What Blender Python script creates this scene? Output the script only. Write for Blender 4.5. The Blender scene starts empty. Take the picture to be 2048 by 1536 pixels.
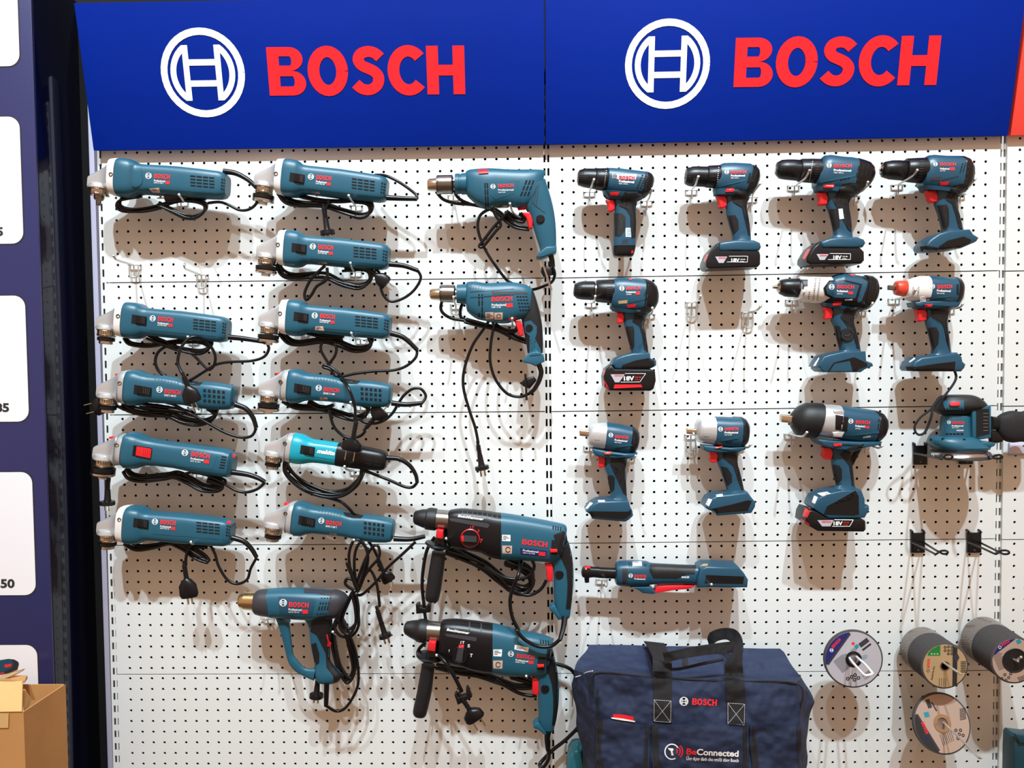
import bpy, bmesh, math, random
from mathutils import Vector, Matrix
from mathutils.bvhtree import BVHTree

# ------------------------------------------------------------------ camera
# world: x right along the wall, y away from the camera, z up; millimetres until a mesh is written
SCN = bpy.context.scene
FOC = 1600.0
CAM = Vector((950.86, -1787.96, -166.73))
YAW, PIT, ROL = 0.0179, 0.0392, -0.0104
def _rows():
    ca, sa, cb, sb, cc, sc = math.cos(YAW), math.sin(YAW), math.cos(PIT), math.sin(PIT), math.cos(ROL), math.sin(ROL)
    yaw = Matrix(((ca, 0, sa), (0, 1, 0), (-sa, 0, ca)))
    pit = Matrix(((1, 0, 0), (0, cb, -sb), (0, sb, cb)))
    rol = Matrix(((cc, -sc, 0), (sc, cc, 0), (0, 0, 1)))
    m = rol @ pit @ yaw
    return [Vector((r[0], r[2], -r[1])) for r in m]
RX, RY, RF = _rows()                      # right, down, forward in world axes
cam_data = bpy.data.cameras.new('camera')
cam_data.sensor_width = 36.0
cam_data.lens = FOC / 2048 * 36.0
cam_data.clip_start, cam_data.clip_end = 0.05, 60
cam = bpy.data.objects.new('camera', cam_data)
SCN.collection.objects.link(cam)
cam.matrix_world = Matrix(((RX.x, -RY.x, -RF.x, CAM.x / 1000), (RX.y, -RY.y, -RF.y, CAM.y / 1000), (RX.z, -RY.z, -RF.z, CAM.z / 1000), (0, 0, 0, 1)))
SCN.camera = cam
def ray(u, v):
    return (RF + RX * ((u - 1024) / FOC) + RY * ((v - 768) / FOC)).normalized()
def at(u, v, d):
    """the point of the place that stands d mm in front of the board and shows at photo pixel (u, v)"""
    r = ray(u, v)
    return CAM + r * ((-d - CAM.y) / r.y)

# ------------------------------------------------------------------ light
SCN.view_settings.view_transform = 'Standard'
SCN.view_settings.look = 'None'
SCN.view_settings.exposure = 0.04
SCN.view_settings.gamma = 1.0
SCN.view_settings.use_curve_mapping = False
world = bpy.data.worlds.new('shop_light')
SCN.world = world
world.use_nodes = True
wn = world.node_tree
wn.nodes['Background'].inputs[0].default_value = (1.0, 0.617, 0.395, 1)
wn.nodes['Background'].inputs[1].default_value = 0.62
def spot(name, loc, aim, power, angle, blend, radius, col):
    l = bpy.data.lights.new(name, 'SPOT')
    l.energy, l.spot_size, l.spot_blend, l.shadow_soft_size, l.color = power, math.radians(angle), blend, radius, col
    o = bpy.data.objects.new(name, l)
    SCN.collection.objects.link(o)
    o.location = loc
    o.rotation_euler = (Vector(aim) - Vector(loc)).to_track_quat('-Z', 'Y').to_euler()
for lx in (-0.35, 0.45, 1.3, 2.0):
    spot('track_spot', (lx, -2.6, 3.4), (lx, 0, -0.03), 660, 36, 1.0, 0.05, (0.77, 0.92, 1.0))
# added weak warm fill for the tool fronts, placed behind the viewer
pl = bpy.data.lights.new('added_fill_light', 'AREA')
pl.shape, pl.size, pl.size_y, pl.energy, pl.color = 'RECTANGLE', 3.2, 0.8, 8, (1.0, 0.9, 0.82)
po = bpy.data.objects.new('added_fill_light', pl)
SCN.collection.objects.link(po)
po.location = (0.9, -3.4, 2.6)
po.rotation_euler = (Vector((0.9, 0, -0.4)) - Vector((0.9, -3.4, 2.6))).to_track_quat('-Z', 'Y').to_euler()

# ------------------------------------------------------------------ materials
def lin(h):
    c = [int(h[i:i + 2], 16) / 255 for i in (0, 2, 4)]
    return tuple(x / 12.92 if x <= 0.04045 else ((x + 0.055) / 1.055) ** 2.4 for x in c) + (1.0,)
def mat(name, hexcol, rough=0.45, metal=0.0, bump=0.0, bscale=900.0, spec=0.5, vary=0.0, coat=0.0):
    m = bpy.data.materials.new(name)
    m.use_nodes = True
    nt = m.node_tree
    b = nt.nodes['Principled BSDF']
    col = lin(hexcol)
    b.inputs['Base Color'].default_value = col
    b.inputs['Roughness'].default_value = rough
    b.inputs['Metallic'].default_value = metal
    b.inputs['Specular IOR Level'].default_value = spec
    b.inputs['Coat Weight'].default_value = coat
    tc = nt.nodes.new('ShaderNodeTexCoord')
    nz = nt.nodes.new('ShaderNodeTexNoise')
    nz.inputs['Scale'].default_value = bscale
    nz.inputs['Detail'].default_value = 3
    nt.links.new(tc.outputs['Object'], nz.inputs['Vector'])
    mr = nt.nodes.new('ShaderNodeMapRange')
    mr.inputs['To Min'].default_value, mr.inputs['To Max'].default_value = max(0.02, rough - 0.06), min(1, rough + 0.06)
    nt.links.new(nz.outputs['Fac'], mr.inputs['Value'])
    nt.links.new(mr.outputs['Result'], b.inputs['Roughness'])
    if bump:
        bp = nt.nodes.new('ShaderNodeBump')
        bp.inputs['Strength'].default_value = bump
        bp.inputs['Distance'].default_value = 0.0006
        nt.links.new(nz.outputs['Fac'], bp.inputs['Height'])
        nt.links.new(bp.outputs['Normal'], b.inputs['Normal'])
    if vary:
        n2 = nt.nodes.new('ShaderNodeTexNoise')
        n2.inputs['Scale'].default_value = 14
        nt.links.new(tc.outputs['Object'], n2.inputs['Vector'])
        mx = nt.nodes.new('ShaderNodeMix')
        mx.data_type = 'RGBA'
        mx.inputs['A'].default_value = tuple(c * (1 - vary) for c in col[:3]) + (1,)
        mx.inputs['B'].default_value = tuple(min(1, c * (1 + vary)) for c in col[:3]) + (1,)
        nt.links.new(n2.outputs['Fac'], mx.inputs['Factor'])
        nt.links.new(mx.outputs['Result'], b.inputs['Base Color'])
    return m
class M: pass
M.board = mat('white_powder_coat', 'e4e6e4', 0.5, bump=0.02, bscale=400, vary=0.02)
M.lilac = mat('white_trim_blue_bounce', 'b2b0c6', 0.4)  # white post; blue bounce and shade are put into the base colour
M.void = mat('cavity_shade', '0b0b0d', 0.9)  # near-black colour paints the shade inside openings onto surface patches
M.teal = mat('teal_plastic', '1d586e', 0.4, bump=0.12)
M.blue = mat('petrol_blue_plastic', '1a4960', 0.38, bump=0.12)
M.cyan = mat('turquoise_plastic', '119fb4', 0.35, bump=0.08)
M.black = mat('black_plastic', '0c0d11', 0.36, bump=0.1, spec=0.4)
M.rubber = mat('black_rubber', '0f1014', 0.5, bump=0.35, bscale=1500)
M.grey = mat('dark_grey_plastic', '36353c', 0.5, bump=0.1)
M.cord = mat('black_cable', '07080c', 0.3, spec=0.4)
M.red = mat('red_plastic', 'e0202a', 0.35)
M.orange = mat('orange_red_plastic', 'dc4630', 0.35)
M.white = mat('white_print', 'f4f4f4', 0.5)
M.redp = mat('red_print', 'ee2c34', 0.5)
M.darkp = mat('dark_print', '26262a', 0.6)
M.greenp = mat('green_print', '1d7a34', 0.5)
M.tealp = mat('teal_print', '1b8fa0', 0.5)
M.navyp = mat('navy_print', '1b2468', 0.45)
M.silver = mat('cast_aluminium', 'd0d3d6', 0.36, metal=0.6, bump=0.12)
M.whiteh = mat('pale_housing_paint', 'e6e2de', 0.4, bump=0.05)
M.steel = mat('polished_steel', 'c9c4be', 0.22, metal=1.0)
M.chrome = mat('dark_steel', '8d8984', 0.28, metal=1.0)
M.brass = mat('steel_warm_reflection', 'd0c0aa', 0.25, metal=1.0)  # plain steel with warm reflections put into its base colour
M.gold = mat('heat_tinted_steel', 'd2bd92', 0.25, metal=1.0)
M.wire = mat('zinc_wire', 'd8d6d2', 0.33, metal=0.75)
M.bwire = mat('black_wire', '19191b', 0.4)
M.sign = mat('sign_blue', '00248a', 0.6, spec=0.08, vary=0.04)
M.signr = mat('sign_red', 'ff4a3e', 0.4)
M.navy = mat('glossy_navy', '080c26', 0.09, spec=0.35)
M.navyf = mat('navy_front', '2a2e5e', 0.3, bump=0.05, bscale=300)
M.card = mat('white_card', 'f3f4fa', 0.4)
M.board_c = mat('cardboard', 'c8945a', 0.8, bump=0.3, bscale=200, vary=0.12)
M.board_t = mat('torn_cardboard', 'e0b678', 0.8, bump=0.3, bscale=200, vary=0.1)
M.knurl = mat('grey_abrasive', '8d857f', 0.9, bump=0.9, bscale=900, vary=0.2)
M.abras = mat('black_abrasive', '464343', 0.85, bump=0.9, bscale=700, vary=0.2)
M.lab_w = mat('grey_paper_label', 'b5b2ba', 0.55, vary=0.03)
M.lab_t = mat('tan_paper_label', 'b3966f', 0.55, vary=0.03)
M.lab_p = mat('pinkish_paper_label', 'd3b5a4', 0.55, vary=0.03)
M.lab_q = mat('muted_tan_label', 'b39a8a', 0.6, vary=0.04)
M.case2 = mat('dark_teal_case_plastic', '14424f', 0.4, bump=0.1)
M.tag = mat('pale_tag', 'ddd8ee', 0.4)
M.case = mat('teal_case_plastic', '1f6a78', 0.4, bump=0.1)
M.mesh = mat('black_mesh_fabric', '1c1b1d', 0.8, bump=0.9, bscale=500)
def woven(name, h, sc, strength, rough=0.75):
    m = mat(name, h, rough, vary=0.1)
    nt = m.node_tree
    b = nt.nodes['Principled BSDF']
    tc = nt.nodes.new('ShaderNodeTexCoord')
    w = nt.nodes.new('ShaderNodeTexWave')
    w.bands_direction = 'Z'
    w.inputs['Scale'].default_value = sc
    w.inputs['Distortion'].default_value = 0.4
    nt.links.new(tc.outputs['Object'], w.inputs['Vector'])
    n = nt.nodes.new('ShaderNodeTexNoise')
    n.inputs['Scale'].default_value = 16
    nt.links.new(tc.outputs['Object'], n.inputs['Vector'])
    b1 = nt.nodes.new('ShaderNodeBump')
    b1.inputs['Strength'].default_value, b1.inputs['Distance'].default_value = 0.9, 0.035
    nt.links.new(n.outputs['Fac'], b1.inputs['Height'])
    b2 = nt.nodes.new('ShaderNodeBump')
    b2.inputs['Strength'].default_value, b2.inputs['Distance'].default_value = strength, 0.0006
    nt.links.new(w.outputs['Fac'], b2.inputs['Height'])
    nt.links.new(b1.outputs['Normal'], b2.inputs['Normal'])
    nt.links.new(b2.outputs['Normal'], b.inputs['Normal'])
    return m
M.cloth = woven('navy_polyester', '1f2c4a', 330, 0.35)
M.web = woven('black_webbing', '17161a', 420, 0.5)

# ------------------------------------------------------------------ objects
def link(o): SCN.collection.objects.link(o)
def tag(o, label=None, cat=None, group=None, kind=None):
    for k, v in (('label', label), ('category', cat), ('group', group), ('kind', kind)):
        if v: o[k] = v
    return o
def empty(name, loc):
    o = bpy.data.objects.new(name, None)
    o.empty_display_size = 0.02
    link(o)
    o.location = loc * 0.001
    return o
def mesh_obj(name, V, F, mats, parent=None, origin=Vector((0, 0, 0)), smooth=35, fm=None):
    me = bpy.data.meshes.new(name)
    me.from_pydata([tuple((Vector(p) - origin) * 0.001) for p in V], [], F)
    for m in (mats if isinstance(mats, (list, tuple)) else [mats]): me.materials.append(m)
    if fm: me.polygons.foreach_set('material_index', fm)
    if smooth:
        me.polygons.foreach_set('use_smooth', [True] * len(F))
        me.set_sharp_from_angle(angle=math.radians(smooth))
    me.update()
    o = bpy.data.objects.new(name, me)
    link(o)
    if parent is not None: o.parent = parent
    else: o.location = origin * 0.001
    return o

# ------------------------------------------------------------------ shapes: each returns (verts, faces) in mm
def join(*parts):
    V, F = [], []
    for v, f in parts:
        k = len(V)
        V += list(v)
        F += [tuple(i + k for i in q) for q in f]
    return V, F
def cr(P, n):
    """Catmull-Rom through points (tuples or Vectors of any length)"""
    if n <= 1 or len(P) < 3: return [tuple(p) for p in P]
    out, P = [], [tuple(p) for p in P]
    for i in range(len(P) - 1):
        a, b, c, d = P[max(i - 1, 0)], P[i], P[i + 1], P[min(i + 2, len(P) - 1)]
        for k in range(n):
            t = k / n
            out.append(tuple(0.5 * (2 * q + (r - p) * t + (2 * p - 5 * q + 4 * r - s) * t * t + (3 * q - p - 3 * r + s) * t ** 3) for p, q, r, s in zip(a, b, c, d)))
    out.append(P[-1])
    return out
def skin(rings, cap=True):
    n = len(rings[0])
    V = [p for r in rings for p in r]
    F = []
    for i in range(len(rings) - 1):
        for j in range(n):
            k = (j + 1) % n
            F.append((i * n + j, i * n + k, (i + 1) * n + k, (i + 1) * n + j))
    if cap:
        F.append(tuple(range(n - 1, -1, -1)))
        F.append(tuple(range((len(rings) - 1) * n, len(rings) * n)))
    return V, F
def tube_pts(P, r, n=8, sub=6):
    P = [Vector(p) for p in cr(P, sub)]
    Q = [P[0]]
    for p in P[1:]:
        if (p - Q[-1]).length > 0.2: Q.append(p)
    P = Q
    rings, nrm = [], None
    for i, p in enumerate(P):
        t = (P[min(i + 1, len(P) - 1)] - P[max(i - 1, 0)]).normalized()
        if nrm is None:
            nrm = t.cross(Vector((0.3, 1, 0.2))).normalized()
        nrm = (nrm - t * nrm.dot(t)).normalized()
        bn = t.cross(nrm)
        rr = r(i / (len(P) - 1)) if callable(r) else r
        rings.append([p + (nrm * math.cos(2 * math.pi * k / n) + bn * math.sin(2 * math.pi * k / n)) * rr for k in range(n)])
    return skin(rings)
def lathe(p0, p1, prof, n=28):
    """profile [(t mm along p0->p1, r mm)]"""
    ax = (p1 - p0).normalized()
    a = ax.cross(Vector((0.13, 0.2, 0.97))).normalized()
    b = ax.cross(a)
    return skin([[p0 + ax * t + (a * math.cos(2 * math.pi * k / n) + b * math.sin(2 * math.pi * k / n)) * max(r, 0.05) for k in range(n)] for t, r in prof])
def box(x0, x1, y0, y1, z0, z1):
    V = [Vector((x, y, z)) for x in (x0, x1) for y in (y0, y1) for z in (z0, z1)]
    return V, [(0, 1, 3, 2), (4, 6, 7, 5), (0, 4, 5, 1), (2, 3, 7, 6), (0, 2, 6, 4), (1, 5, 7, 3)]
def bevelled(V, F, off, seg=2, ang=30):
    bm = bmesh.new()
    vs = [bm.verts.new(v) for v in V]
    for f in F: bm.faces.new([vs[i] for i in f])
    bm.normal_update()
    bmesh.ops.recalc_face_normals(bm, faces=bm.faces)
    es = [e for e in bm.edges if len(e.link_faces) == 2 and e.calc_face_angle(0) > math.radians(ang)]
    bmesh.ops.bevel(bm, geom=es, offset=off, segments=seg, affect='EDGES', profile=0.6, clamp_overlap=True)
    bm.verts.index_update()
    out = [v.co.copy() for v in bm.verts], [tuple(v.index for v in f.verts) for f in bm.faces]
    bm.free()
    return out
def strip2d(path, th, taper=None):
    """a flat stroke of width th along a 2D path"""
    V, F = [], []
    n = len(path)
    for i, p in enumerate(path):
        a, b = path[max(i - 1, 0)], path[min(i + 1, n - 1)]
        dx, dy = b[0] - a[0], b[1] - a[1]
        l = math.hypot(dx, dy) or 1
        nx, ny = -dy / l * th / 2, dx / l * th / 2
        V += [(p[0] + nx, p[1] + ny), (p[0] - nx, p[1] - ny)]
        if i: F.append((2 * i - 2, 2 * i - 1, 2 * i + 1, 2 * i))
    return V, F
def arc(cx, cy, rx, ry, a0, a1, n=16):
    return [(cx + rx * math.cos(math.radians(a0 + (a1 - a0) * i / n)), cy + ry * math.sin(math.radians(a0 + (a1 - a0) * i / n))) for i in range(n + 1)]
def rect2(x0, y0, x1, y1): return [(x0, y0), (x1, y0), (x1, y1), (x0, y1)], [(0, 1, 2, 3)]
def logo_word():
    """the five heavy capitals of the shop sign, cap height 1"""
    t = 0.235
    def B(x):
        def bowl(y0, y1, i0, i1, xo):
            ro, ri = (y1 - y0) / 2, (i1 - i0) / 2
            o = [(x + t, y1)] + arc(x + xo - .27, y0 + ro, .27, ro, 90, -90, 12) + [(x + t, y0)]
            n = [(x + t, i1)] + arc(x + xo - .27, i0 + ri, .27 - t * .98, ri, 90, -90, 12) + [(x + t, i0)]
            k = len(o)
            return o + n, [(i, i + 1, k + i + 1, k + i) for i in range(k - 1)]
        return join(rect2(x, 0, x + t, 1), bowl(.51, 1, .62, .81, .715), bowl(0, .51, .19, .40, .755))
    def O(x): return strip2d(arc(x + .405, .5, .405 - t / 2, .52 - t / 2, 0, 360, 28), t)
    def S(x):
        P = [(.575, .77), (.47, .865), (.33, .895), (.19, .84), (.145, .72), (.21, .61), (.34, .545), (.46, .475), (.53, .36), (.49, .2), (.35, .108), (.19, .13), (.07, .235)]
        return strip2d([(x + .01 + p[0] * 1.02, p[1]) for p in cr(P, 3)], t * .95)
    def C(x): return strip2d(arc(x + .42, .5, .42 - t / 2, .52 - t / 2, 42, 318, 24), t)
    def H(x): return join(rect2(x, 0, x + t, 1), rect2(x + .76 - t, 0, x + .76, 1), rect2(x + t, .39, x + .76 - t, .61))
    V, F = join(B(0), O(.80), S(1.67), C(2.405), H(3.19))
    return [(p[0] / 3.95, p[1]) for p in V], F
def logo_mark():
    """armature in a ring, outer radius 1"""
    a = []
    a.append(strip2d(arc(0, 0, .92, .92, 0, 360, 40), .16))
    for s in (-1, 1):
        a.append(strip2d([(s * .38, .62), (s * .38, -.62)], .14))
        o, i = arc(0, 0, .77, .77, 54, -54, 14), [(max(p[0], .45), p[1]) for p in arc(0, 0, .63, .63, 44.4, -44.4, 14)]
        a.append(([(s * x, y) for x, y in o + i], [(k, k + 1, k + 16, k + 15) for k in range(14)]))
    for y in (.235, -.235): a.append(rect2(-.31, y - .07, .31, y + .07))
    return join(*a)
LOGO_W, LOGO_M = logo_word(), logo_mark()
_txt = {}
def text2d(s, bold=0.0, shear=0.0):
    """flat text mesh, scaled to x 0..1 and cap height 1"""
    key = (s, bold, shear)
    if key not in _txt:
        c = bpy.data.curves.new('lettering', 'FONT')
        c.body, c.offset, c.shear, c.resolution_u = s, bold, shear, 3
        o = bpy.data.objects.new('lettering', c)
        link(o)
        dg = bpy.context.evaluated_depsgraph_get()
        me = o.evaluated_get(dg).to_mesh()
        V = [(v.co.x, v.co.y) for v in me.vertices]
        F = [tuple(p.vertices) for p in me.polygons]
        o.evaluated_get(dg).to_mesh_clear()
        bpy.data.objects.remove(o)
        x0, x1 = min(p[0] for p in V), max(p[0] for p in V)
        _txt[key] = ([((p[0] - x0) / (x1 - x0), p[1] / 0.727) for p in V], F)
    return _txt[key]

# ------------------------------------------------------------------ a thing with parts, traced at its own distance
def crop(x, y, s): return lambda p: (x + p[0] / s, y + p[1] / s)
def axis_frame(tf, a, b):
    """local frame in photo pixels: u from a towards b, v at right angles downwards"""
    (ax, ay), (bx, by) = tf(a), tf(b)
    l = math.hypot(bx - ax, by - ay)
    c, s = (bx - ax) / l, (by - ay) / l
    return (lambda p: (ax + p[0] * c - p[1] * s, ay + p[0] * s + p[1] * c)), l
class Thing:
    def __init__(self, name, label, cat, tf, d, anchor, group=None):
        self.tf, self.d = tf, d
        self.org = at(*tf(anchor), d)
        self.root = tag(empty(name, self.org), label, cat, group)
        self.solid, self.bvh, self.ink = [], None, []
        self.D = (d - 0)
    def T(self, p, w=0.0):
        q = at(*self.tf(p), self.d)
        return Vector((q.x, q.y - w, q.z))
    def add(self, name, m, VF, parent=None, solid=True, smooth=35, label=None, fm=None):
        V, F = VF
        if solid:
            self.solid.append((V, F))
            self.bvh = None
        o = mesh_obj(name, V, F, m, parent or self.root, self.org, smooth, fm)
        if label: o['label'] = label
        return o
    def loft(self, name, m, st, k=1.0, e=2.0, sm=0, n=22, w=0.0, parent=None, label=None, cap=0.0):
        """st: (ax, ay, bx, by[, k]) silhouette edges of each section; depth radius = k * half height"""
        st = [tuple(s[:4]) + ((s[4],) if len(s) > 4 else (k,)) for s in st]
        if cap:                                            # rounded ends
            def shrink(s, t, q):
                mx, my = (s[0] + s[2]) / 2, (s[1] + s[3]) / 2
                ox, oy = mx - (t[0] + t[2]) / 2, my - (t[1] + t[3]) / 2
                l = math.hypot(ox, oy) or 1
                h = math.hypot(s[2] - s[0], s[3] - s[1])
                ox, oy = ox / l * h * cap * .35, oy / l * h * cap * .35
                f = 1 - cap
                return (mx + (s[0] - mx) * f + ox, my + (s[1] - my) * f + oy, mx + (s[2] - mx) * f + ox, my + (s[3] - my) * f + oy, s[4])
            st = [shrink(st[0], st[1], 0)] + st + [shrink(st[-1], st[-2], 1)]
        if sm: st = cr(st, sm)
        rings = []
        for ax, ay, bx, by, kk in st:
            A, B = self.T((ax, ay)), self.T((bx, by))
            mid, h = (A + B) / 2, (B - A) / 2
            hd = h.length * kk
            r = []
            for i in range(n):
                c, s = math.cos(2 * math.pi * i / n), math.sin(2 * math.pi * i / n)
                cc = math.copysign(abs(c) ** (2 / e), c)
                ss = math.copysign(abs(s) ** (2 / e), s)
                r.append(mid + h * cc + Vector((0, -hd * ss - w, 0)))
            rings.append(r)
        return self.add(name, m, skin(rings), parent, label=label)
    def grip_handle(self, m, st, trig, k=.58, e=2.6):
        """pistol handle whose front edge steps back behind the trigger; trig: (x, top, bottom)"""
        x, y0, y1 = trig
        out, stepped = [], False
        for ax, ay, bx, by in st:
            if ay < y0 - 2: out.append((ax, ay, bx, by)); continue
            if not stepped:
                lx, ly, rx, ry = out[-1]
                f = min(1, (y0 - ly) / max(ay - ly, 1))
                ex, ey = rx + (bx - rx) * f, ry + (by - ry) * f
                out += [(lx + (x - lx) * .22, y0 - 8, ex, ey), (x - 4, y0 + 2, ex - 2, ey + 6)]
                stepped = True
            if ay <= y1: ax = max(ax, x + (ay - y0) / (y1 - y0) * 8)
            out.append((ax, ay, bx, by))
        return self.loft('handle', m, cr([tuple(s) for s in out], 1), k, e)
    def prism(self, name, m, pts, w0, w1, bev=2.0, sm=0, seg=3, parent=None, label=None, front=False):
        if sm:
            pts = cr(list(pts) + [pts[0]], sm)[:-1]
        n = len(pts)
        P = [self.T(p) for p in pts]
        wm = w1 if front else (w0 + w1) / 2
        if wm:                                     # a piece that stands forward is set where it is seen
            k = (-self.d - wm - CAM.y) / (-self.d - CAM.y)
            P = [Vector((CAM.x + (p.x - CAM.x) * k, p.y, CAM.z + (p.z - CAM.z) * k)) for p in P]
        V = [p + Vector((0, -w1, 0)) for p in P] + [p + Vector((0, -w0, 0)) for p in P]
        F = [tuple(range(n)), tuple(range(2 * n - 1, n - 1, -1))] + [(i, (i + 1) % n, n + (i + 1) % n, n + i) for i in range(n)]
        bm = bmesh.new()
        vs = [bm.verts.new(v) for v in V]
        for f in F: bm.faces.new([vs[i] for i in f])
        bmesh.ops.recalc_face_normals(bm, faces=bm.faces)
        if bev:
            es = [e for e in bm.edges if not (e.verts[0].co.y != e.verts[1].co.y and abs(e.verts[0].co.y - e.verts[1].co.y) > abs(w1 - w0) * .9)]
            bmesh.ops.bevel(bm, geom=es, offset=bev, segments=seg, affect='EDGES', profile=0.5, clamp_overlap=True)
        bm.verts.index_update()
        VF = [v.co.copy() for v in bm.verts], [tuple(v.index for v in f.verts) for f in bm.faces]
        bm.free()
        return self.add(name, m, VF, parent, label=label)
    def hit(self, px, raise_=0.5):
        if self.bvh is None:
            V, F = join(*self.solid)
            self.bvh = BVHTree.FromPolygons([Vector(v) for v in V], F)
        r = ray(*px)
        loc = self.bvh.ray_cast(CAM, r)[0]
        if loc is None:
            q = at(px[0], px[1], self.d)
            loc = self.bvh.find_nearest(q)[0]
            loc = at(px[0], px[1], -loc.y)
        return loc - r * raise_
    def patch(self, name, m, pts, h=0.8, g=3.0, parent=None, sm=0, label=None, solid=False, px=None, skirt=1.6, lines=0):
        """a thin overlay with the outline pts that follows the surface below it"""
        tf = px or self.tf
        if sm: pts = cr(list(pts) + [pts[0]], sm)[:-1]
        P = [tf(p) for p in pts]
        bm = bmesh.new()
        bm.faces.new([bm.verts.new((p[0], p[1], 0)) for p in P])
        bmesh.ops.triangulate(bm, faces=bm.faces)
        for ax in (0, 1):
            lo, hi = min(p[ax] for p in P), max(p[ax] for p in P)
            k = int((hi - lo) / g)
            for i in range(1, k + 1):
                c = lo + (hi - lo) * i / (k + 1)
                bmesh.ops.bisect_plane(bm, geom=bm.verts[:] + bm.edges[:] + bm.faces[:], plane_co=(c, 0, 0) if ax == 0 else (0, c, 0), plane_no=(1, 0, 0) if ax == 0 else (0, 1, 0))
        bmesh.ops.remove_doubles(bm, verts=bm.verts, dist=0.02)
        bm.verts.index_update()
        V = [self.hit((v.co.x, v.co.y), h) for v in bm.verts]
        F = []
        for f in bm.faces:
            q = [v.index for v in f.verts]
            F.append(tuple(q if f.normal.z < 0 else q[::-1]))
        if skirt:
            n, low = len(V), {}
            for e in bm.edges:
                if len(e.link_faces) == 1:
                    a, b = e.verts[0].index, e.verts[1].index
                    for i in (a, b):
                        if i not in low:
                            low[i] = len(V)
                            V.append(V[i] + (V[i] - CAM).normalized() * (h + skirt))
                    F.append((a, b, low[b], low[a]))
        bm.free()
        solid = solid or name in ('label_field', 'name_panel', 'label_glare', 'plate', 'switch_panel')
        o = self.add(name, m, (V, F), parent, solid=solid, smooth=50, label=label)
        if name in ('rating_label', 'address_label') and len(P) == 4:
            keep, self.ink = self.ink, []
            for k in range(3):
                a, b = .2 + .24 * k, .30 + .24 * k
                w = (.55, .8, .4)[k]
                Q = [tuple(P[0][i] + (P[1][i] - P[0][i]) * s + (P[3][i] - P[0][i]) * r for i in (0, 1)) for s, r in ((.12, a), (.12 + w * .9, a), (.12 + w * .9, b), (.12, b))]
                self.flat((Q, [(0, 1, 2, 3)]), lambda p: p, M.darkp, h + .3)
            self.inked('label_print')
            self.ink = keep
        if lines:
            keep, self.ink = self.ink, []
            cx, cy = sum(p[0] for p in P) / len(P), sum(p[1] for p in P) / len(P)
            for k in range(lines):
                f = .80 - .24 * k
                Q = [(cx + (p[0] - cx) * f, cy + (p[1] - cy) * f) for p in P]
                self.flat(strip2d(Q + [Q[0]], .9), lambda p: p, M.void, h + .35)
            self.inked('grip_grooves')
            self.ink = keep
        return o
    def slots(self, name, m, p00, p10, p01, nu, nv, fu=.7, fv=.6, h=0.35, parent=None, skip=()):
        V, F = [], []
        for i in range(nu):
            for j in range(nv):
                if (i, j) in skip: continue
                q = []
                for a, b in [(i / 2, j / 3) for j in range(4) for i in range(3)]:
                    s, t = (i + .5 + (a - .5) * fu) / nu, (j + .5 + (b - .5) * fv) / nv
                    q.append((p00[0] + (p10[0] - p00[0]) * s + (p01[0] - p00[0]) * t, p00[1] + (p10[1] - p00[1]) * s + (p01[1] - p00[1]) * t))
                k = len(V)
                V += [self.hit(self.tf(p), h) for p in q]
                F += [(k + 3 * j + i, k + 3 * j + i + 1, k + 3 * j + i + 4, k + 3 * j + i + 3) for j in range(3) for i in range(2)]
        return self.add(name, m, (V, F), parent, solid=False, smooth=0)
    def flat(self, VF2, f, m, h=0.9):
        V, F = VF2
        self.ink.append(([self.hit(f(p), h) for p in V], F, m))
    def _line(self, p0, p1, hgt):
        a, b = self.tf(p0), self.tf(p1)
        l = math.hypot(b[0] - a[0], b[1] - a[1])
        q = self.tf((p0[0], p0[1] + hgt))
        hh = math.hypot(q[0] - a[0], q[1] - a[1])
        c, s = (b[0] - a[0]) / l, (b[1] - a[1]) / l
        return lambda p: (a[0] + c * l * p[0] + s * hh * p[1], a[1] + s * l * p[0] - c * hh * p[1])
    def word(self, p0, p1, hgt, m=None): self.flat(LOGO_W, self._line(p0, p1, hgt), m or M.redp)
    def text(self, s, p0, p1, hgt, m=None, bold=0.01, shear=0.0): self.flat(text2d(s, bold, shear), self._line(p0, p1, hgt), m or M.white)
    def bar(self, p0, p1, hgt, m): self.flat(rect2(0, 0, 1, 1), self._line(p0, p1, hgt), m, 0.8)
    def mark(self, c, r, m=None, ang=0.0):
        x, y = self.tf(c)
        q = self.tf((c[0] + r, c[1]))
        R = math.hypot(q[0] - x, q[1] - y)
        ux, uy = (q[0] - x), (q[1] - y)
        self.flat(LOGO_M, lambda p: (x + ux * p[0] + uy * p[1], y + uy * p[0] - ux * p[1]), m or M.white)
    def inked(self, name='lettering'):
        if not self.ink: return
        mats, V, F, fm = [], [], [], []
        for v, f, m in self.ink:
            if m not in mats: mats.append(m)
            k = len(V)
            V += v
            F += [tuple(i + k for i in q) for q in f]
            fm += [mats.index(m)] * len(f)
        self.ink = []
        return self.add(name, mats, (V, F), solid=False, smooth=0, fm=fm)
    def tube(self, name, m, pts, r, d=None, parent=None, n=8, sub=6, px=None, cord=None):
        """pts: (u, v[, distance from the board]) in this thing's pixel frame"""
        tf = px or self.tf
        P = [at(*tf(p[:2]), p[2] if len(p) > 2 else (d if d is not None else self.d)) for p in pts]
        VF = tube_pts(P, r, n, sub)
        if cord is not None:
            cord.append(VF)
            return
        return self.add(name, m, VF, parent, solid=False)
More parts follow.
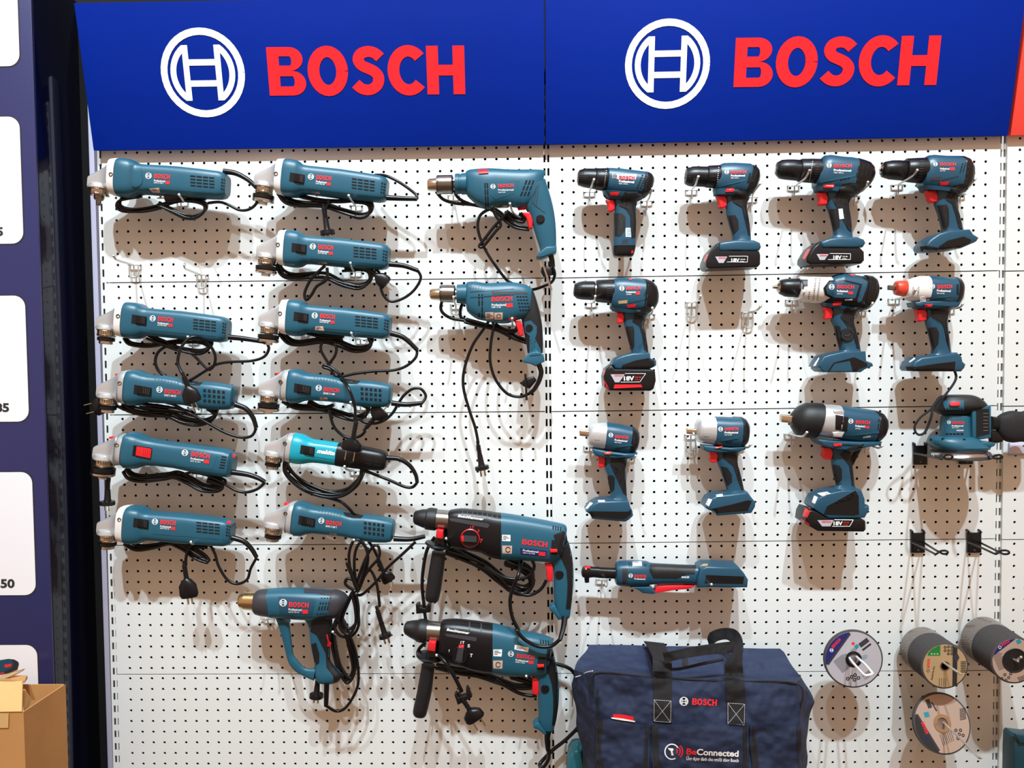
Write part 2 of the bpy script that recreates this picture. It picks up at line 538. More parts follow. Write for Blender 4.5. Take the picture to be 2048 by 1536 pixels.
    def bundle(self, cord, pts, n, spread, r=3.0, d=62, seed=1, px=None):
        rnd = random.Random(seed)
        tf = px or self.tf
        for k in range(n):
            ph, am = rnd.uniform(0, 6.28), rnd.uniform(.5, 1)
            a0 = 2 * math.pi * k / n
            P = []
            for i, p in enumerate(pts):
                q = at(*tf(p[:2]), p[2] if len(p) > 2 else d)
                a = a0 + 0.5 * math.sin(i * 1.3 + ph)
                P.append(q + Vector((math.cos(a) * spread * am * .6, math.sin(a) * spread * .8, math.sin(a + .6) * spread * am)))
            cord.append(tube_pts(P, r, 8, 5))
    def cable(self, cord, name='cord'):
        if cord: return self.add(name, M.cord, join(*cord), solid=False, smooth=60)
    def plug(self, p, q, d=75, kind='round', r=9.0, px=None, prong=11.0, ribs=True, back=22.0, spread=9.0, side=(0, 0)):
        """mains plug whose body runs from pixel p to pixel q, pins beyond q"""
        tf = px or self.tf
        A, B = at(*tf(p), d), at(*tf(q), d)
        ax = (B - A).normalized()
        L = (B - A).length
        prof = [(-back - 9, 3.3), (-back, 3.4)]
        if ribs:
            for k in range(6):
                t = -back + back * (k + .3) / 6
                prof += [(t, 5.4), (t + back * .08, 5.4), (t + back * .09, 4.4), (t + back * .15, 4.4)]
        if kind == 'round':
            prof += [(0, 5.5), (L * .15, r * .75), (L * .6, r * .85), (L * .72, r), (L * .74, r * 1.9), (L * .97, r * 1.95), (L, r * 1.8), (L, .1)]
        else:
            prof += [(0, 5.5), (L * .1, r * .8), (L * .35, r * 1.15), (L * .8, r * 1.2), (L * .97, r), (L, .1)]
        sd = ax.cross(Vector((0, 1, 0))).normalized()
        V, F = lathe(A, A + ax, prof, 24)
        if kind == 'flat':                      # broad and flat body
            fd = sd.cross(ax)
            W = []
            for v in V:
                q = v - A
                t, x, y = q.dot(ax), q.dot(sd), q.dot(fd)
                k = min(1, max(0, t / (L * .4)))
                W.append(A + ax * t + sd * (x * (1 + .45 * k)) + fd * (y * (1 - .35 * k)))
            V = W
        o = self.add('plug', M.black, (V, F), solid=False)
        for s in (-1, 1):
            c = B + sd * (s * spread * .5)
            if kind == 'flat': VF = bevelled(*box(-1.0, 1.0, -3, 3, 0, prong + 4), .4, 1); VF = ([c + sd * v.x + Vector((0, 1, 0)) * v.y + ax * v.z for v in VF[0]], VF[1])
            else: VF = lathe(c, c + ax, [(-1, 2.2), (prong, 2.2), (prong + 1.5, 1.2), (prong + 1.5, .1)], 10)
            self.add('prong', M.brass, VF, o, solid=False)
        return o
# ------------------------------------------------------------------ the display wall
def skew(x, z):                                   # the bays were not hung quite level
    if 1000 <= x < 2000: return z - 2.2 + 4.6 * (x - 1000) / 1000
    if x < 1000: return z - 1.2 * (x / 1000) - .5
    return z + 1.0
RIM = [(math.cos(math.radians(15 + 30 * k)), math.sin(math.radians(15 + 30 * k))) for k in range(12)]
def holed_panel(x0, x1, z0, z1, xs, zs, r, y, depth=2.0, flange=11.0, rise=2.5):
    """sheet steel with a grid of round holes, folded edges; returns verts, faces"""
    V, F, idx = [], [], {}
    def vert(x, yy, z):
        V.append(Vector((x, yy, skew((x0 + x1) / 2 if x > 1999 or x < 1 else x, z))))
        return len(V) - 1
    bx = [(a + b) / 2 for a, b in zip(xs, xs[1:])]
    bz = [(a + b) / 2 for a, b in zip(zs, zs[1:])]
    gx = [xs[0] - (bx[0] - xs[0])] + bx + [xs[-1] + (xs[-1] - bx[-1])]
    gz = [zs[0] - (bz[0] - zs[0])] + bz + [zs[-1] + (zs[-1] - bz[-1])]
    gz = [min(max(z, z0), z1) for z in gz]
    G = [[vert(x, y, z) for z in gz] for x in gx]
    for i, hx in enumerate(xs):
        for j, hz in enumerate(zs):
            f = [vert(hx + r * c, y, hz + r * s) for c, s in RIM]
            b = [vert(hx + r * c, y + depth, hz + r * s) for c, s in RIM]
            up = 1 if gz[1] > gz[0] else 0
            C = [G[i + 1][j + up], G[i][j + up], G[i][j + 1 - up], G[i + 1][j + 1 - up]]
            for q in range(4):
                a = 3 * q
                F.append((C[q], f[a + 1], f[a]))
                F.append((C[q], f[a + 2], f[a + 1]))
                F.append((C[q], C[(q + 1) % 4], f[(a + 3) % 12], f[a + 2]))
            for k in range(12): F.append((f[k], f[(k + 1) % 12], b[(k + 1) % 12], b[k]))
    # plain margins and folded-back edges
    L, R = gx[0], gx[-1]
    lo, hi = min(gz), max(gz)
    def quad(xa, xb, za, zb):
        a = [vert(xa, y, za), vert(xb, y, za), vert(xb, y, zb), vert(xa, y, zb)]
        F.append(tuple(a))
    quad(x0, L, lo, hi); quad(R, x1, lo, hi)
    if z1 - hi > .1: quad(x0, x1, hi, z1)
    if lo - z0 > .1: quad(x0, x1, z0, lo)
    for (xa, za, xb, zb) in ((x0, z0, x1, z0), (x1, z0, x1, z1), (x1, z1, x0, z1), (x0, z1, x0, z0)):
        a = [vert(xa, y, za), vert(xb, y, zb), vert(xb, y + flange, zb), vert(xa, y + flange, za)]
        F.append(tuple(a))
    return V, F
PH = 297.66
BAYS = (('left', 0, 1000, 37.5, 38, 0), ('middle', 1000, 2000, 1034.6, 38, 0), ('right', 2000, 2400, 2033.8, 14, -3.0))
ROWN = ('topmost', 'second', 'third', 'fourth', 'lowest')
WHAT = {('left', 0): 'behind the highest corded tools', ('left', 1): 'behind the second band of grinders', ('left', 2): 'behind the turquoise grinder', ('left', 3): 'behind the heat gun', ('left', 4): 'below the heat gun',
        ('middle', 0): 'behind the highest row of cordless drills', ('middle', 1): 'behind the drill with the brute white collar', ('middle', 2): 'behind the impact wrenches', ('middle', 3): 'behind the cordless ratchet', ('middle', 4): 'behind the navy tool bag',
        ('right', 0): 'under the red sign', ('right', 1): 'above the black dust bag', ('right', 2): 'behind the black dust bag', ('right', 3): 'below the small price tag', ('right', 4): 'behind the teal case at the corner'}
for bay, xa, xb, hx0, nx, yb in BAYS:
    for p in range(5):
        z1 = PH * (1 - p)
        zs = [z1 - 9.5 - 24.9 * k for k in range(12)]
        xs = [hx0 + 25.06 * k for k in range(nx)]
        r = 3.0
        VF = holed_panel(xa + (8 if bay == 'left' else 6.5), xb - 6.5, z1 - PH + 1.15, z1 - 1.15, xs, zs, r, yb)
        o = mesh_obj('pegboard_panel', VF[0], VF[1], M.board, None, at(0, 0, 0) * 0 + Vector((xa, 0, z1)), 30)
        tag(o, '%s white perforated panel of the %s bay, %s' % (ROWN[p], bay, WHAT[(bay, p)]), 'panel', 'perforated panels of the %s bay' % bay)
    # the sheet that continues above, behind the shop signs
# slotted uprights
def upright(name, xc, w, label, y=4.0, z0=-1200.0, z1=420.0, off=0.0, lean=0.0):
    V, F = [], []
    def quad(a): 
        k = len(V)
        V.extend(Vector((q[0] + lean * (q[2] + 430) / 680, q[1], q[2])) for q in a)
        F.append((k, k + 1, k + 2, k + 3))
    sx = (-4.3, 4.3)
    sw, sh, pit = 2.2, 8.3, 25.4 * 1.155
    xs = [-w / 2, sx[0] - sw, sx[0] + sw, sx[1] - sw, sx[1] + sw, w / 2]
    n = int((z1 - z0) / pit)
    for j in range(n):
        za = z0 + j * pit + off
        zb, s0, s1 = za + pit, za + pit / 2 - sh, za + pit / 2 + sh
        for i in range(5):
            a, b = xc + xs[i], xc + xs[i + 1]
            if i in (1, 3):
                quad(((a, y, za), (b, y, za), (b, y, s0), (a, y, s0)))
                quad(((a, y, s1), (b, y, s1), (b, y, zb), (a, y, zb)))
                for q in (((a, y, s0), (b, y, s0), (b, y + 2, s0), (a, y + 2, s0)), ((a, y, s1), (b, y, s1), (b, y + 2, s1), (a, y + 2, s1)),
                          ((a, y, s0), (a, y, s1), (a, y + 2, s1), (a, y + 2, s0)), ((b, y, s0), (b, y, s1), (b, y + 2, s1), (b, y + 2, s0))): quad(q)
            else: quad(((a, y, za), (b, y, za), (b, y, zb), (a, y, zb)))
    za, zb = z0 + off, z0 + off + n * pit
    for x in (xc - w / 2, xc + w / 2): quad(((x, y, za), (x, y, zb), (x, y + 40, zb), (x, y + 40, za)))
    o = mesh_obj(name, V, F, M.board, None, Vector((xc, y, z0)), 0)
    return tag(o, label, 'upright', 'slotted steel uprights')
upright('slotted_upright', 4.2, 22.0, 'white slotted upright at the outer edge of the left bay, by the dark gap', off=4, lean=2.8)
upright('slotted_upright', 1000.0, 16.0, 'white slotted steel upright between the left and middle bays', off=10)
upright('slotted_upright', 2000.5, 16.0, 'white slotted steel upright beside the sander, between middle and right bays', off=7)
# back wall coloured near-black as the shade behind the holes, and the setting
def slab(name, VF, m, kind='structure'):
    o = mesh_obj(name, VF[0], VF[1], m, None, Vector(VF[0][0]), 0)
    o['kind'] = kind
    return o
slab('wall_back', box(-200, 2500, 46, 60, -1900, 1400), M.void)
M.floor = mat('grey_floor', '8d8781', 0.35, vary=0.05)
slab('floor', box(-2500, 4500, -5500, 60, -1950, -1900), M.floor)
# pale end post of the shelving, left of the left upright
a, b = at(179.5, 400, 0).x, at(192, 400, 0).x
VF = bevelled(*box(a, min(b, -10.2), 2.5, 45, -1230, 470), 1.0, 2)
tag(mesh_obj('shelf_end_post', VF[0], VF[1], M.lilac, None, Vector((a, 0, -1230)), 30), 'pale lilac-looking edge of the shelving post beside the dark gap at left', 'post')
# ------------------------------------------------------------------ navy price board on its column, at the left
xm = at(157, 807, 0).x                               # its glossy flank meets the wall here
dfront = next(d for d in range(40, 400) if at(90, 807, d).x >= xm)
COLD = dfront
root = tag(empty('price_board', Vector((xm - 250, -COLD, -1230))), 'navy price board of big white cards on a column at the left', 'board')
VF = bevelled(*box(xm - 520, xm, -COLD + 5, 44, -1230, 640), 1.5, 2)
mesh_obj('column_body', VF[0], VF[1], M.navy, root, root.location * 1000, 30)['label'] = 'glossy dark navy flank that mirrors the slotted upright'
VF = bevelled(*box(xm - 520, xm - 1, -COLD, -COLD + 6, -1230, 640), 1.5, 2)
mesh_obj('board_face', VF[0], VF[1], M.navyf, root, root.location * 1000, 30)
def card(y0, y1, ax, pic=None, s=None):
    """white rounded card; ax right edge px at its middle"""
    A, B = at(ax, y0, COLD + .6), at(ax, y1, COLD + .6)
    xr = (A.x + B.x) / 2
    xl, zt, zb, r = xr - 190, A.z, B.z, 24
    pts = []
    for cx, cz, a0 in ((xr - r, zt - r, 90), (xr - r, zb + r, 0), (xl + r, zb + r, -90), (xl + r, zt - r, 180)):
        for k in range(9):
            t = math.radians(a0 - 90 * k / 8)
            pts.append((cx + r * math.cos(t), cz + r * math.sin(t)))
    n = len(pts)
    V = [Vector((x, -COLD - 1.0, z)) for x, z in pts] + [Vector((x, -COLD + .5, z)) for x, z in pts]
    F = [tuple(range(n))] + [(i, (i + 1) % n, n + (i + 1) % n, n + i) for i in range(n)]
    o = mesh_obj('price_card', V, F, M.card, root, root.location * 1000, 30)
    rim = [Vector((x, -COLD - .4, z)) for x, z in pts]
    c = Vector((sum(p[0] for p in pts) / n, 0, sum(p[1] for p in pts) / n))
    W = [Vector((c.x + (p.x - c.x) * 1.022, p.y, c.z + (p.z - c.z) * 1.016)) for p in rim]
    mesh_obj('card_outline', rim + W, [(i, (i + 1) % n, n + (i + 1) % n, n + i) for i in range(n)], M.darkp, o, root.location * 1000, 0)
    if s:
        t, (px0, px1, py, h) = text2d(s[0], 0.035), s[1]
        P0, P1, P2 = at(px0, py, COLD + 1.6), at(px1, py, COLD + 1.6), at(px1, py - h, COLD + 1.6)
        V = [P0 + (P1 - P0) * p[0] + (P2 - P1) * p[1] for p in t[0]]
        mesh_obj('price_digits', V, t[1], M.darkp, o, root.location * 1000, 0)
    return o
card(-140, 132, 35)
card(233, 487, 43, s=('5', (-7, 6, 471, 17)))
card(591, 843, 54, s=('85', (-10, 18, 823, 17)))
card(944, 1190, 68, s=('50', (1, 29, 1175, 17)))
pc = card(1290, 1532, 78)
# printed picture of a drill on the lowest card
def flatpic(pts, m, nm, dd):
    V = [at(*crop(0, 1270, 5.775)(p), COLD + dd) for p in pts]
    mesh_obj(nm, V, [tuple(range(len(V)))], m, pc, root.location * 1000, 0)
flatpic([(-200, 300), (0, 290), (100, 275), (160, 283), (210, 310), (218, 335), (200, 400), (100, 440), (0, 460), (-200, 500)], M.blue, 'printed_picture', 1.4)
flatpic([(130, 280), (165, 283), (210, 310), (218, 335), (200, 400), (100, 440), (0, 460), (-200, 500), (-200, 470), (0, 440), (130, 385), (160, 340)], M.darkp, 'printed_picture', 1.6)
flatpic([(50, 345), (130, 332), (132, 362), (60, 378)], M.redp, 'printed_picture', 1.8)
flatpic([(0, 440), (45, 428), (50, 440), (0, 455)], M.redp, 'printed_picture', 1.8)

# ------------------------------------------------------------------ cardboard box in front of the column
BXc = crop(0, 1270, 5.775)
t = Thing('cardboard_box', 'torn open brown cardboard box standing before the navy price board', 'box', BXc, COLD + 150, (130, 1500))
D1, D2 = COLD + 170, COLD + 40
def P(x, y, d): return at(*BXc((x, y)), d)
ytop, ybot = 890, 2300
fl, fr, bk = P(-700, 905, D1), P(272, 890, D1), P(436, 832, D2)
bk = Vector((fr.x + 4, -D2, fr.z))
xr2 = at(*BXc((430, 1100)), D2).x
def sheet(name, q, m, th=3.0, lab=None):
    V = [Vector(p) for p in q]
    n = len(V)
    nrm = (V[1] - V[0]).cross(V[2] - V[0]).normalized()
    W = [p + nrm * th for p in V]
    F = [tuple(range(n)), tuple(range(2 * n - 1, n - 1, -1))] + [(i, (i + 1) % n, n + (i + 1) % n, n + i) for i in range(n)]
    return t.add(name, m, (V + W, F), smooth=0, label=lab)
down = Vector((0, 0, -330))
sheet('front_panel', (fl, fr, fr + down, fl + down), M.board_c)
br = Vector((max(xr2, fr.x + 6), -D2, fr.z))
sheet('side_panel', (fr, br, br + down, fr + down), M.board_c)
sheet('back_panel', (br, br + Vector((-420, 0, 0)), br + Vector((-420, 0, 0)) + down, br + down), M.board_c)
ftop = [P(-700, 530, D1 - 45), P(0, 540, D1 - 45), P(140, 545, D1 - 45), P(268, 535, D1 - 45)]
sheet('front_flap', (fr + Vector((-2, 0, 0)), ftop[3], ftop[2], ftop[1], ftop[0], fl), M.board_t, lab='torn front flap standing up')
sheet('inner_flap', (P(0, 520, D2 + 30), P(0, 480, D2), P(120, 470, D2), P(310, 465, D2), P(318, 485, D2), P(285, 535, D2 + 30)), M.board_c)
sheet('side_flap', (P(272, 885, D1), P(280, 620, D1 - 60), P(300, 640, D1 - 60), P(365, 735, D1 - 70), P(355, 780, D1 - 60), P(300, 885, D1 - 20)), M.board_t)
sheet('paper_scrap', (P(0, 520, D2 + 20), P(0, 475, D2 + 10), P(150, 425, D2 + 8), P(285, 388, D2 + 5), P(270, 405, D2 + 5), P(160, 470, D2 + 10)), M.lab_t, 1.0)
sheet('tape_patch', (P(-20, 905, D1 + 2), P(100, 905, D1 + 2), P(95, 1072, D1 + 2), P(-20, 1075, D1 + 2)), M.board_t, 0.6)

# ------------------------------------------------------------------ leaning shop signs
def shop_sign(label, bl, br, tl, tr, dbot, dtop, emb, er, word, m, thick=26):
    """bl, br, tl, tr: px of the face corners"""
    A, B = at(*bl, dbot), at(*br, dbot)
    xl, xr = A.x, B.x
    zb = (A.z + B.z) / 2
    C, D = at(*tl, dtop), at(*tr, dtop)
    zt = (C.z + D.z) / 2
    up = Vector((0, -(dtop - dbot), zt - zb))
    o = Vector((xl, -dbot, zb))
    ex, eu = Vector((1, 0, (B.z - A.z) / (xr - xl))), up.normalized()
    nrm = ex.cross(eu).normalized()
    if nrm.y > 0: nrm = -nrm
    root = tag(empty('shop_sign', o), label, 'sign', 'blue shop signs above the tools' if emb else None)
    q = [A, A + ex * (xr - xl), A + ex * (xr - xl) + up, A + up]
    V, F = bevelled([p for p in q] + [p - nrm * thick for p in q], [(0, 1, 2, 3), (7, 6, 5, 4), (0, 4, 5, 1), (1, 5, 6, 2), (2, 6, 7, 3), (3, 7, 4, 0)], 1.2, 2)
    mesh_obj('sign_board', V, F, m, root, o, 30)
    def onp(px):
        r = ray(*px)
        return CAM + r * ((A - CAM).dot(nrm) / r.dot(nrm)) + nrm * .9
    if emb:
        c = onp(emb)
        R = (onp((emb[0] + er, emb[1])) - c).length
        mesh_obj('round_emblem', [c + ex * (p[0] * R) + eu * (p[1] * R) for p in LOGO_M[0]], LOGO_M[1], M.signw, root, o, 0)
        (x0, y0), (x1, y1), (xt, yt) = word
        p0, p1, p2 = onp((x0, y0)), onp((x1, y1)), onp((xt, yt))
        ph = (p2 - p0).dot(eu)
        mesh_obj('lettering', [p0 + (p1 - p0) * p[0] + eu * (p[1] * ph) for p in LOGO_W[0]], LOGO_W[1], M.signl, root, o, 0)
        # brackets that carry the sign on the uprights
    for x in ((xl + 25, xr - 25) if emb else (xl + 25,)):
        mesh_obj('bracket', *bevelled(*box(x - 3, x + 3, -dbot + thick * .6, 4, zb + 60, zb + 85), 1, 1), M.board, root, o, 30)
    return root
M.signw = mat('sign_white_vinyl', 'ffffff', 0.4)
M.signl = mat('sign_red_vinyl', 'ff1a26', 0.4)
dB, dT = 20, 80
shop_sign('left one of the two blue shop signs, over the corded tools', (187, 301), (1089, 289), (152, 4), (1088, -8), dB, dT, (406, 146), 84, ((540, 191.5), (930.8, 188.5), (534, 94.5)), M.sign)
shop_sign('right one of the two blue shop signs, over the cordless tools beside the red sign', (1091.5, 289), (2016, 271.5), (1090, -8), (2040, -20), dB, dT, (1334.8, 128.6), 85, ((1466.6, 174.5), (1872, 170), (1470, 76)), M.sign)
shop_sign('plain red shop sign cut off at the picture edge, next to the blue sign', (2021, 271), (2420, 262), (2046, -14), (2470, -20), dB, dT, None, 0, None, M.signr, 34)
# ------------------------------------------------------------------ angle grinders
A1, A2, A3, A4 = crop(170, 300, 4.8), crop(500, 300, 4.8), crop(170, 580, 4.8), crop(500, 580, 4.8)
A5, A6, A7 = crop(170, 840, 4.0421), crop(500, 820, 4.8), crop(450, 1060, 4.0425)
DG = 76
def grinder(label, cr_, a, b, style='slim', flange='both', switch='black', head=1.0, collar=True, red_lever=False, D=DG, glare=False, led=False):
    fr, L = axis_frame(cr_, a, b)
    k = L / 204.0
    t = Thing('angle_grinder', label, 'grinder', fr, D, (0, 0), 'corded angle grinders')
    t.cr, t.k = cr_, k
    K = lambda *s: tuple(v * k for v in s[:4]) + tuple(s[4:])
    body = M.cyan if style == 'turq' else M.teal
    hm = M.silver
    # gear head: sloping wedge
    hd = [K(-60, 6, -60, 19, .9), K(-59, 1, -59, 23, .8), K(-50, -5, -50, 24, .74), K(-38, -11.5, -37, 24, .72), K(-26, -19, -26, 24, .75), K(-16, -27, -16, 27, .85), K(-11, -31, -11, 30, .95)]
    t.loft('gear_head', hm, hd, e=4.2, sm=1)
    if style in ('slim',):
        t.loft('collar', M.whiteh if collar else hm, [K(-15, -30, -13, 30), K(-14, -34, -12, 34), K(-2, -36, 0, 36), K(0, -36, 1, 36)], k=.86, e=3.2)
        t.loft('motor_housing', body, [K(0, -35, 1, 35), K(4, -36, 5, 36.5), K(12, -36, 12, 37), K(22, -35, 24, 36), K(28, -33, 30, 34), K(34, -28.5, 38, 28.5), K(46, -27.5, 48, 27.5), K(110, -28, 110, 28.5), K(150, -26.5, 150, 28.5), K(188, -24.5, 190, 27.5), K(199, -22, 200, 25), K(204, -17, 204.5, 20)], k=.84, e=3.7, n=36)
        t.prism('housing_rib', body, [tuple(v * k for v in p) for p in ((34, 17), (196, 17.5), (198, 19.5), (36, 19))], 22 * k, 25.2 * k, .6) if False else None
        t.slots('vent_slots', M.void, K(130, -16, 0, 0)[:2], K(178, -15, 0, 0)[:2], K(132, 8, 0, 0)[:2], 4, 4, .82, .5)
        t.slots('tail_vents', M.void, K(190, -14, 0, 0)[:2], K(200, -12, 0, 0)[:2], K(190, 10, 0, 0)[:2], 2, 4, .7, .55)
        sw = [(9, -12), (38, -10), (38, 8), (9, 6)]
    elif style == 'grip':
        t.loft('collar', hm, [K(-14, -26, -12, 28), K(-10, -31, -8, 31), K(-4, -33, -1, 32), K(0, -33, 1, 32)], k=.9, e=3.2)
        t.loft('motor_housing', body, [K(-4, -28, -6, 22), K(0, -32, 1, 31), K(8, -35, 6, 34), K(18, -34, 20, 33), K(28, -30, 30, 28), K(40, -28, 42, 25), K(70, -28.5, 70, 24), K(95, -26, 95, 23.5), K(108, -22, 110, 24), K(120, -21, 122, 25.5), K(140, -24.5, 140, 27), K(165, -25, 165, 27.5), K(190, -23, 190, 25), K(199, -21, 200, 22), K(203, -15, 203, 16)], k=.86, e=3.3, n=36, sm=1)
        t.slots('vent_slots', M.void, K(138, -12, 0, 0)[:2], K(183, -12, 0, 0)[:2], K(141, 17, 0, 0)[:2], 5, 3, .62, .62)
        t.slots('grip_dots', M.rubber, K(44, -22, 0, 0)[:2], K(94, -19, 0, 0)[:2], K(44, -18, 0, 0)[:2], 8, 2, .45, .45)
        t.patch('grip_band', M.rubber, [tuple(v * k for v in p) for p in ((96, -24), (138, -23), (132, -16), (112, -15), (100, -18))], 1.0)
        sw = [(9, -6), (42, -3), (42, 13), (9, 12)]
    elif style == 'long':
        t.loft('collar', M.black, [K(-6, -20, -6, 16), K(0, -20, 0, 16)], k=.95, e=4)
        t.loft('gear_case', hm, [K(-16, -24, -16, 27), K(-8, -29, -8, 29), K(0, -30, 0, 30)], k=.9, e=3)
        t.loft('motor_housing', body, [K(-2, -30, 0, 28), K(4, -34, 5, 33), K(14, -34, 16, 33.5), K(24, -32, 26, 31), K(34, -28, 40, 24), K(55, -26, 60, 22), K(95, -25, 95, 22), K(120, -26, 120, 24), K(150, -26, 150, 26), K(185, -25, 185, 27), K(196, -22, 196, 26), K(203, -13, 203, 18)], k=.86, e=3.3, n=36, sm=1)
        t.slots('vent_slots', M.void, K(176, -12, 0, 0)[:2], K(196, -12, 0, 0)[:2], K(174, 14, 0, 0)[:2], 1, 5, .9, .5)
        sw = [(12, -10), (46, -9), (46, 12), (12, 10)]
    else:
        t.loft('collar', hm, [K(-14, -28, -12, 28), K(-10, -30, -8, 31), K(-1, -32, 0, 32), K(1, -32, 1, 32)], k=.9, e=3.2)
        t.loft('motor_housing', body, [K(0, -31, 0, 31), K(5, -32, 5, 33), K(16, -31, 16, 33), K(26, -28, 28, 31), K(38, -24, 40, 27), K(60, -24, 60, 25), K(98, -24, 98, 25)], k=.9, e=2.6, n=28, sm=2)
        t.loft('tail_housing', M.black, [K(96, -24.5, 96, 25.5), K(112, -25, 112, 26), K(150, -24, 150, 25), K(185, -22, 185, 23), K(200, -18, 200, 19), K(204, -12, 204, 13)], k=.9, e=2.6, n=28, sm=2)
        t.slots('vent_slots', M.void, K(150, -9, 0, 0)[:2], K(196, -7, 0, 0)[:2], K(150, 15, 0, 0)[:2], 2, 3, .7, .3)
        sw = [(16, -8), (46, -7), (46, 12), (16, 11)]
    w = lambda p: (p[0] * k, p[1] * k)
    if switch:
        fr_ = t.patch('switch_recess', M.void if switch != 'red' else M.black, [w((sw[0][0] - 1, sw[0][1])), w(sw[1]), w(sw[2]), w((sw[3][0] - 1, sw[3][1]))], .5, 3)
        x0 = sw[0][0] + 5 + (7 if style in ('slim', 'turq') else 0) * .4
        sl = t.patch('slide_switch', M.red if switch == 'red' else M.black, [w((x0, sw[0][1] + 1.5)), w((sw[1][0] - 1, sw[1][1] + 1.5)), w((sw[2][0] - 1, sw[2][1] - 1.5)), w((x0, sw[3][1] - 1.5))], 3.2, 4, skirt=3)
        t.slots('switch_ridges', M.grey if switch != 'red' else M.red, w((x0 + 11, sw[0][1] + 3)), w((sw[1][0] - 3, sw[1][1] + 3)), w((x0 + 11, sw[3][1] - 3)), 4, 1, .35, 1, 4.0, parent=sl)
    # guard bolt, bearing flange, spindle, clamping flanges under the head
    cx = -39 * k
    ax0 = t.T((cx, 20 * k)); ax1 = t.T((cx, 60 * k))
    s = (ax1 - ax0).length / 40.0
    t.add('gear_cover', hm, lathe(ax0, ax1, [(u * s, r * s) for u, r in ((-7, 15), (-5, 18.5), (1, 20.5), (3, 20.5), (3.5, 19), (3.5, .1))], 28))
    def cyl(name, m, prof, par=None): return t.add(name, m, lathe(ax0, ax1, [(u * s, r * s) for u, r in prof], 24), par)
    cyl('bearing_flange', M.brass, [(2, 17), (4, 19), (5, 19.5), (6, 17.5), (13, 17.2), (14, 18.5), (17, 17), (17, .1)])
    t.slots('flange_notches', M.chrome, (cx - 14 * k, 27 * k), (cx + 14 * k, 27 * k), (cx - 14 * k, 33 * k), 6, 1, .35, 1, .6)
    if flange == 'bare':
        cyl('spindle', M.chrome, [(14, 9), (22, 9.5), (23, 8), (25, 8), (25, 4.5), (34, 4.5), (35, 3.8), (35, .1)])
    else:
        sp = cyl('spindle', M.chrome, [(14, 8.5), (20, 8.5), (20, .1)])
        if flange == 'both':
            cyl('rubber_flange', M.black, [(18, 16), (19, 21), (26, 21), (27, 18), (27, .1)])
            cyl('clamp_nut', M.steel, [(27, 19), (28, 21.5), (32, 21.5), (34, 19), (34, 9), (39, 9), (39, .1)])
        else:
            cyl('rubber_flange', M.black, [(18, 14), (19, 16.5), (25, 16.5), (26, 15), (26, .1)])
            cyl('clamp_nut', M.steel, [(26, 13), (31, 13), (32, 12), (32, .1)])
    q = t.hit(t.tf(w((-20, -6))), 1.0)
    t.add('side_handle_thread', M.chrome, lathe(q + Vector((0, 6, 0)), q, [(0, 4.6), (6, 4.6), (6.4, 4.2), (6.4, 2.6), (2, 2.4), (2, .1)], 16), solid=False)
    if red_lever:
        t.prism('lock_button', M.red, [w((p[0], p[1] + 1.5)) for p in red_lever], -7, 7, 1.2)
    return t
def ink_slim(t, u0=62, model='', glare=False):
    k = t.k
    w = lambda x, y: (x * k, y * k)
    t.mark(w(u0 - 12, -8), 6 * k)
    t.word(w(u0 - 1, -4), w(u0 + 29, -4), 9 * k)
    t.text('Professional', w(u0 - 1, 2), w(u0 + 20, 2), 4 * k, bold=.02)
    t.text(model, w(u0 - 1, 5.4), w(u0 + 17, 5.4), 2.6 * k)
    t.bar(w(u0 + 21, 5.6), w(u0 + 29, 5.6), 6 * k, M.redp)
    t.patch('side_seam', M.darkp, [w(47, 16.4), w(193, 16.8), w(193, 17.6), w(47, 17.2)], .25, 8, skirt=0)
def ink_grip(t, u0, model):
    k = t.k
    w = lambda x, y: (x * k, y * k)
    t.mark(w(u0, -1), 6 * k)
    t.word(w(u0 + 10, 5), w(u0 + 41, 5), 8.5 * k)
    t.text(model, w(u0 + 10, 10.5), w(u0 + 33, 10.5), 4 * k, bold=.02)
def sticker(t, pts, m=None, name='rating_label'):
    return t.patch(name, m or M.lab_p, pts, .4, 4, px=t.cr if hasattr(t, 'cr') else None)
def sleeve(t, pts, d=84, r=6.0, r1=4.6, px=None):
    return t.tube('strain_relief', M.cord, pts, lambda s: r + (r1 - r) * s, d, px=px or t.cr, n=14)

# row 1, left: no flange, plain side
t = grinder('teal angle grinder with bare spindle, topmost of the far left column', A1, (345, 270), (1372, 340), flange='bare', switch=None)
ink_slim(t, 64, 'GWS 9-100 S'); t.inked()
t.patch('side_grip_panel', M.teal, [(8 * t.k, -22 * t.k), (30 * t.k, -30 * t.k), (38 * t.k, -18 * t.k), (40 * t.k, 8 * t.k), (22 * t.k, 14 * t.k)], 1.2, 4, sm=3)
sticker(t, [(615, 370), (710, 362), (722, 412), (650, 408)])
sleeve(t, [(1330, 205), (1450, 225), (1570, 290), (1660, 375)])
c = []
t.tube('', None, [(1655, 365, 80), (1668, 440), (1640, 520), (1570, 572), (1480, 576), (1380, 528), (1290, 500), (1180, 510)], 3.2, 74, px=A1, cord=c)
t.bundle(c, [(560, 430), (420, 450), (335, 480), (325, 540), (400, 575), (560, 575), (720, 545), (860, 490), (1000, 470), (1150, 480)], 5, 7, px=A1, d=64, seed=2)
t.bundle(c, [(700, 520), (850, 590), (980, 640), (1080, 635), (1150, 580), (1150, 530), (1080, 490), (960, 470)], 4, 5, px=A1, d=70, seed=5)
t.cable(c)
t.plug((1000, 430), (760, 440), 84, 'flat', 8, px=A1)

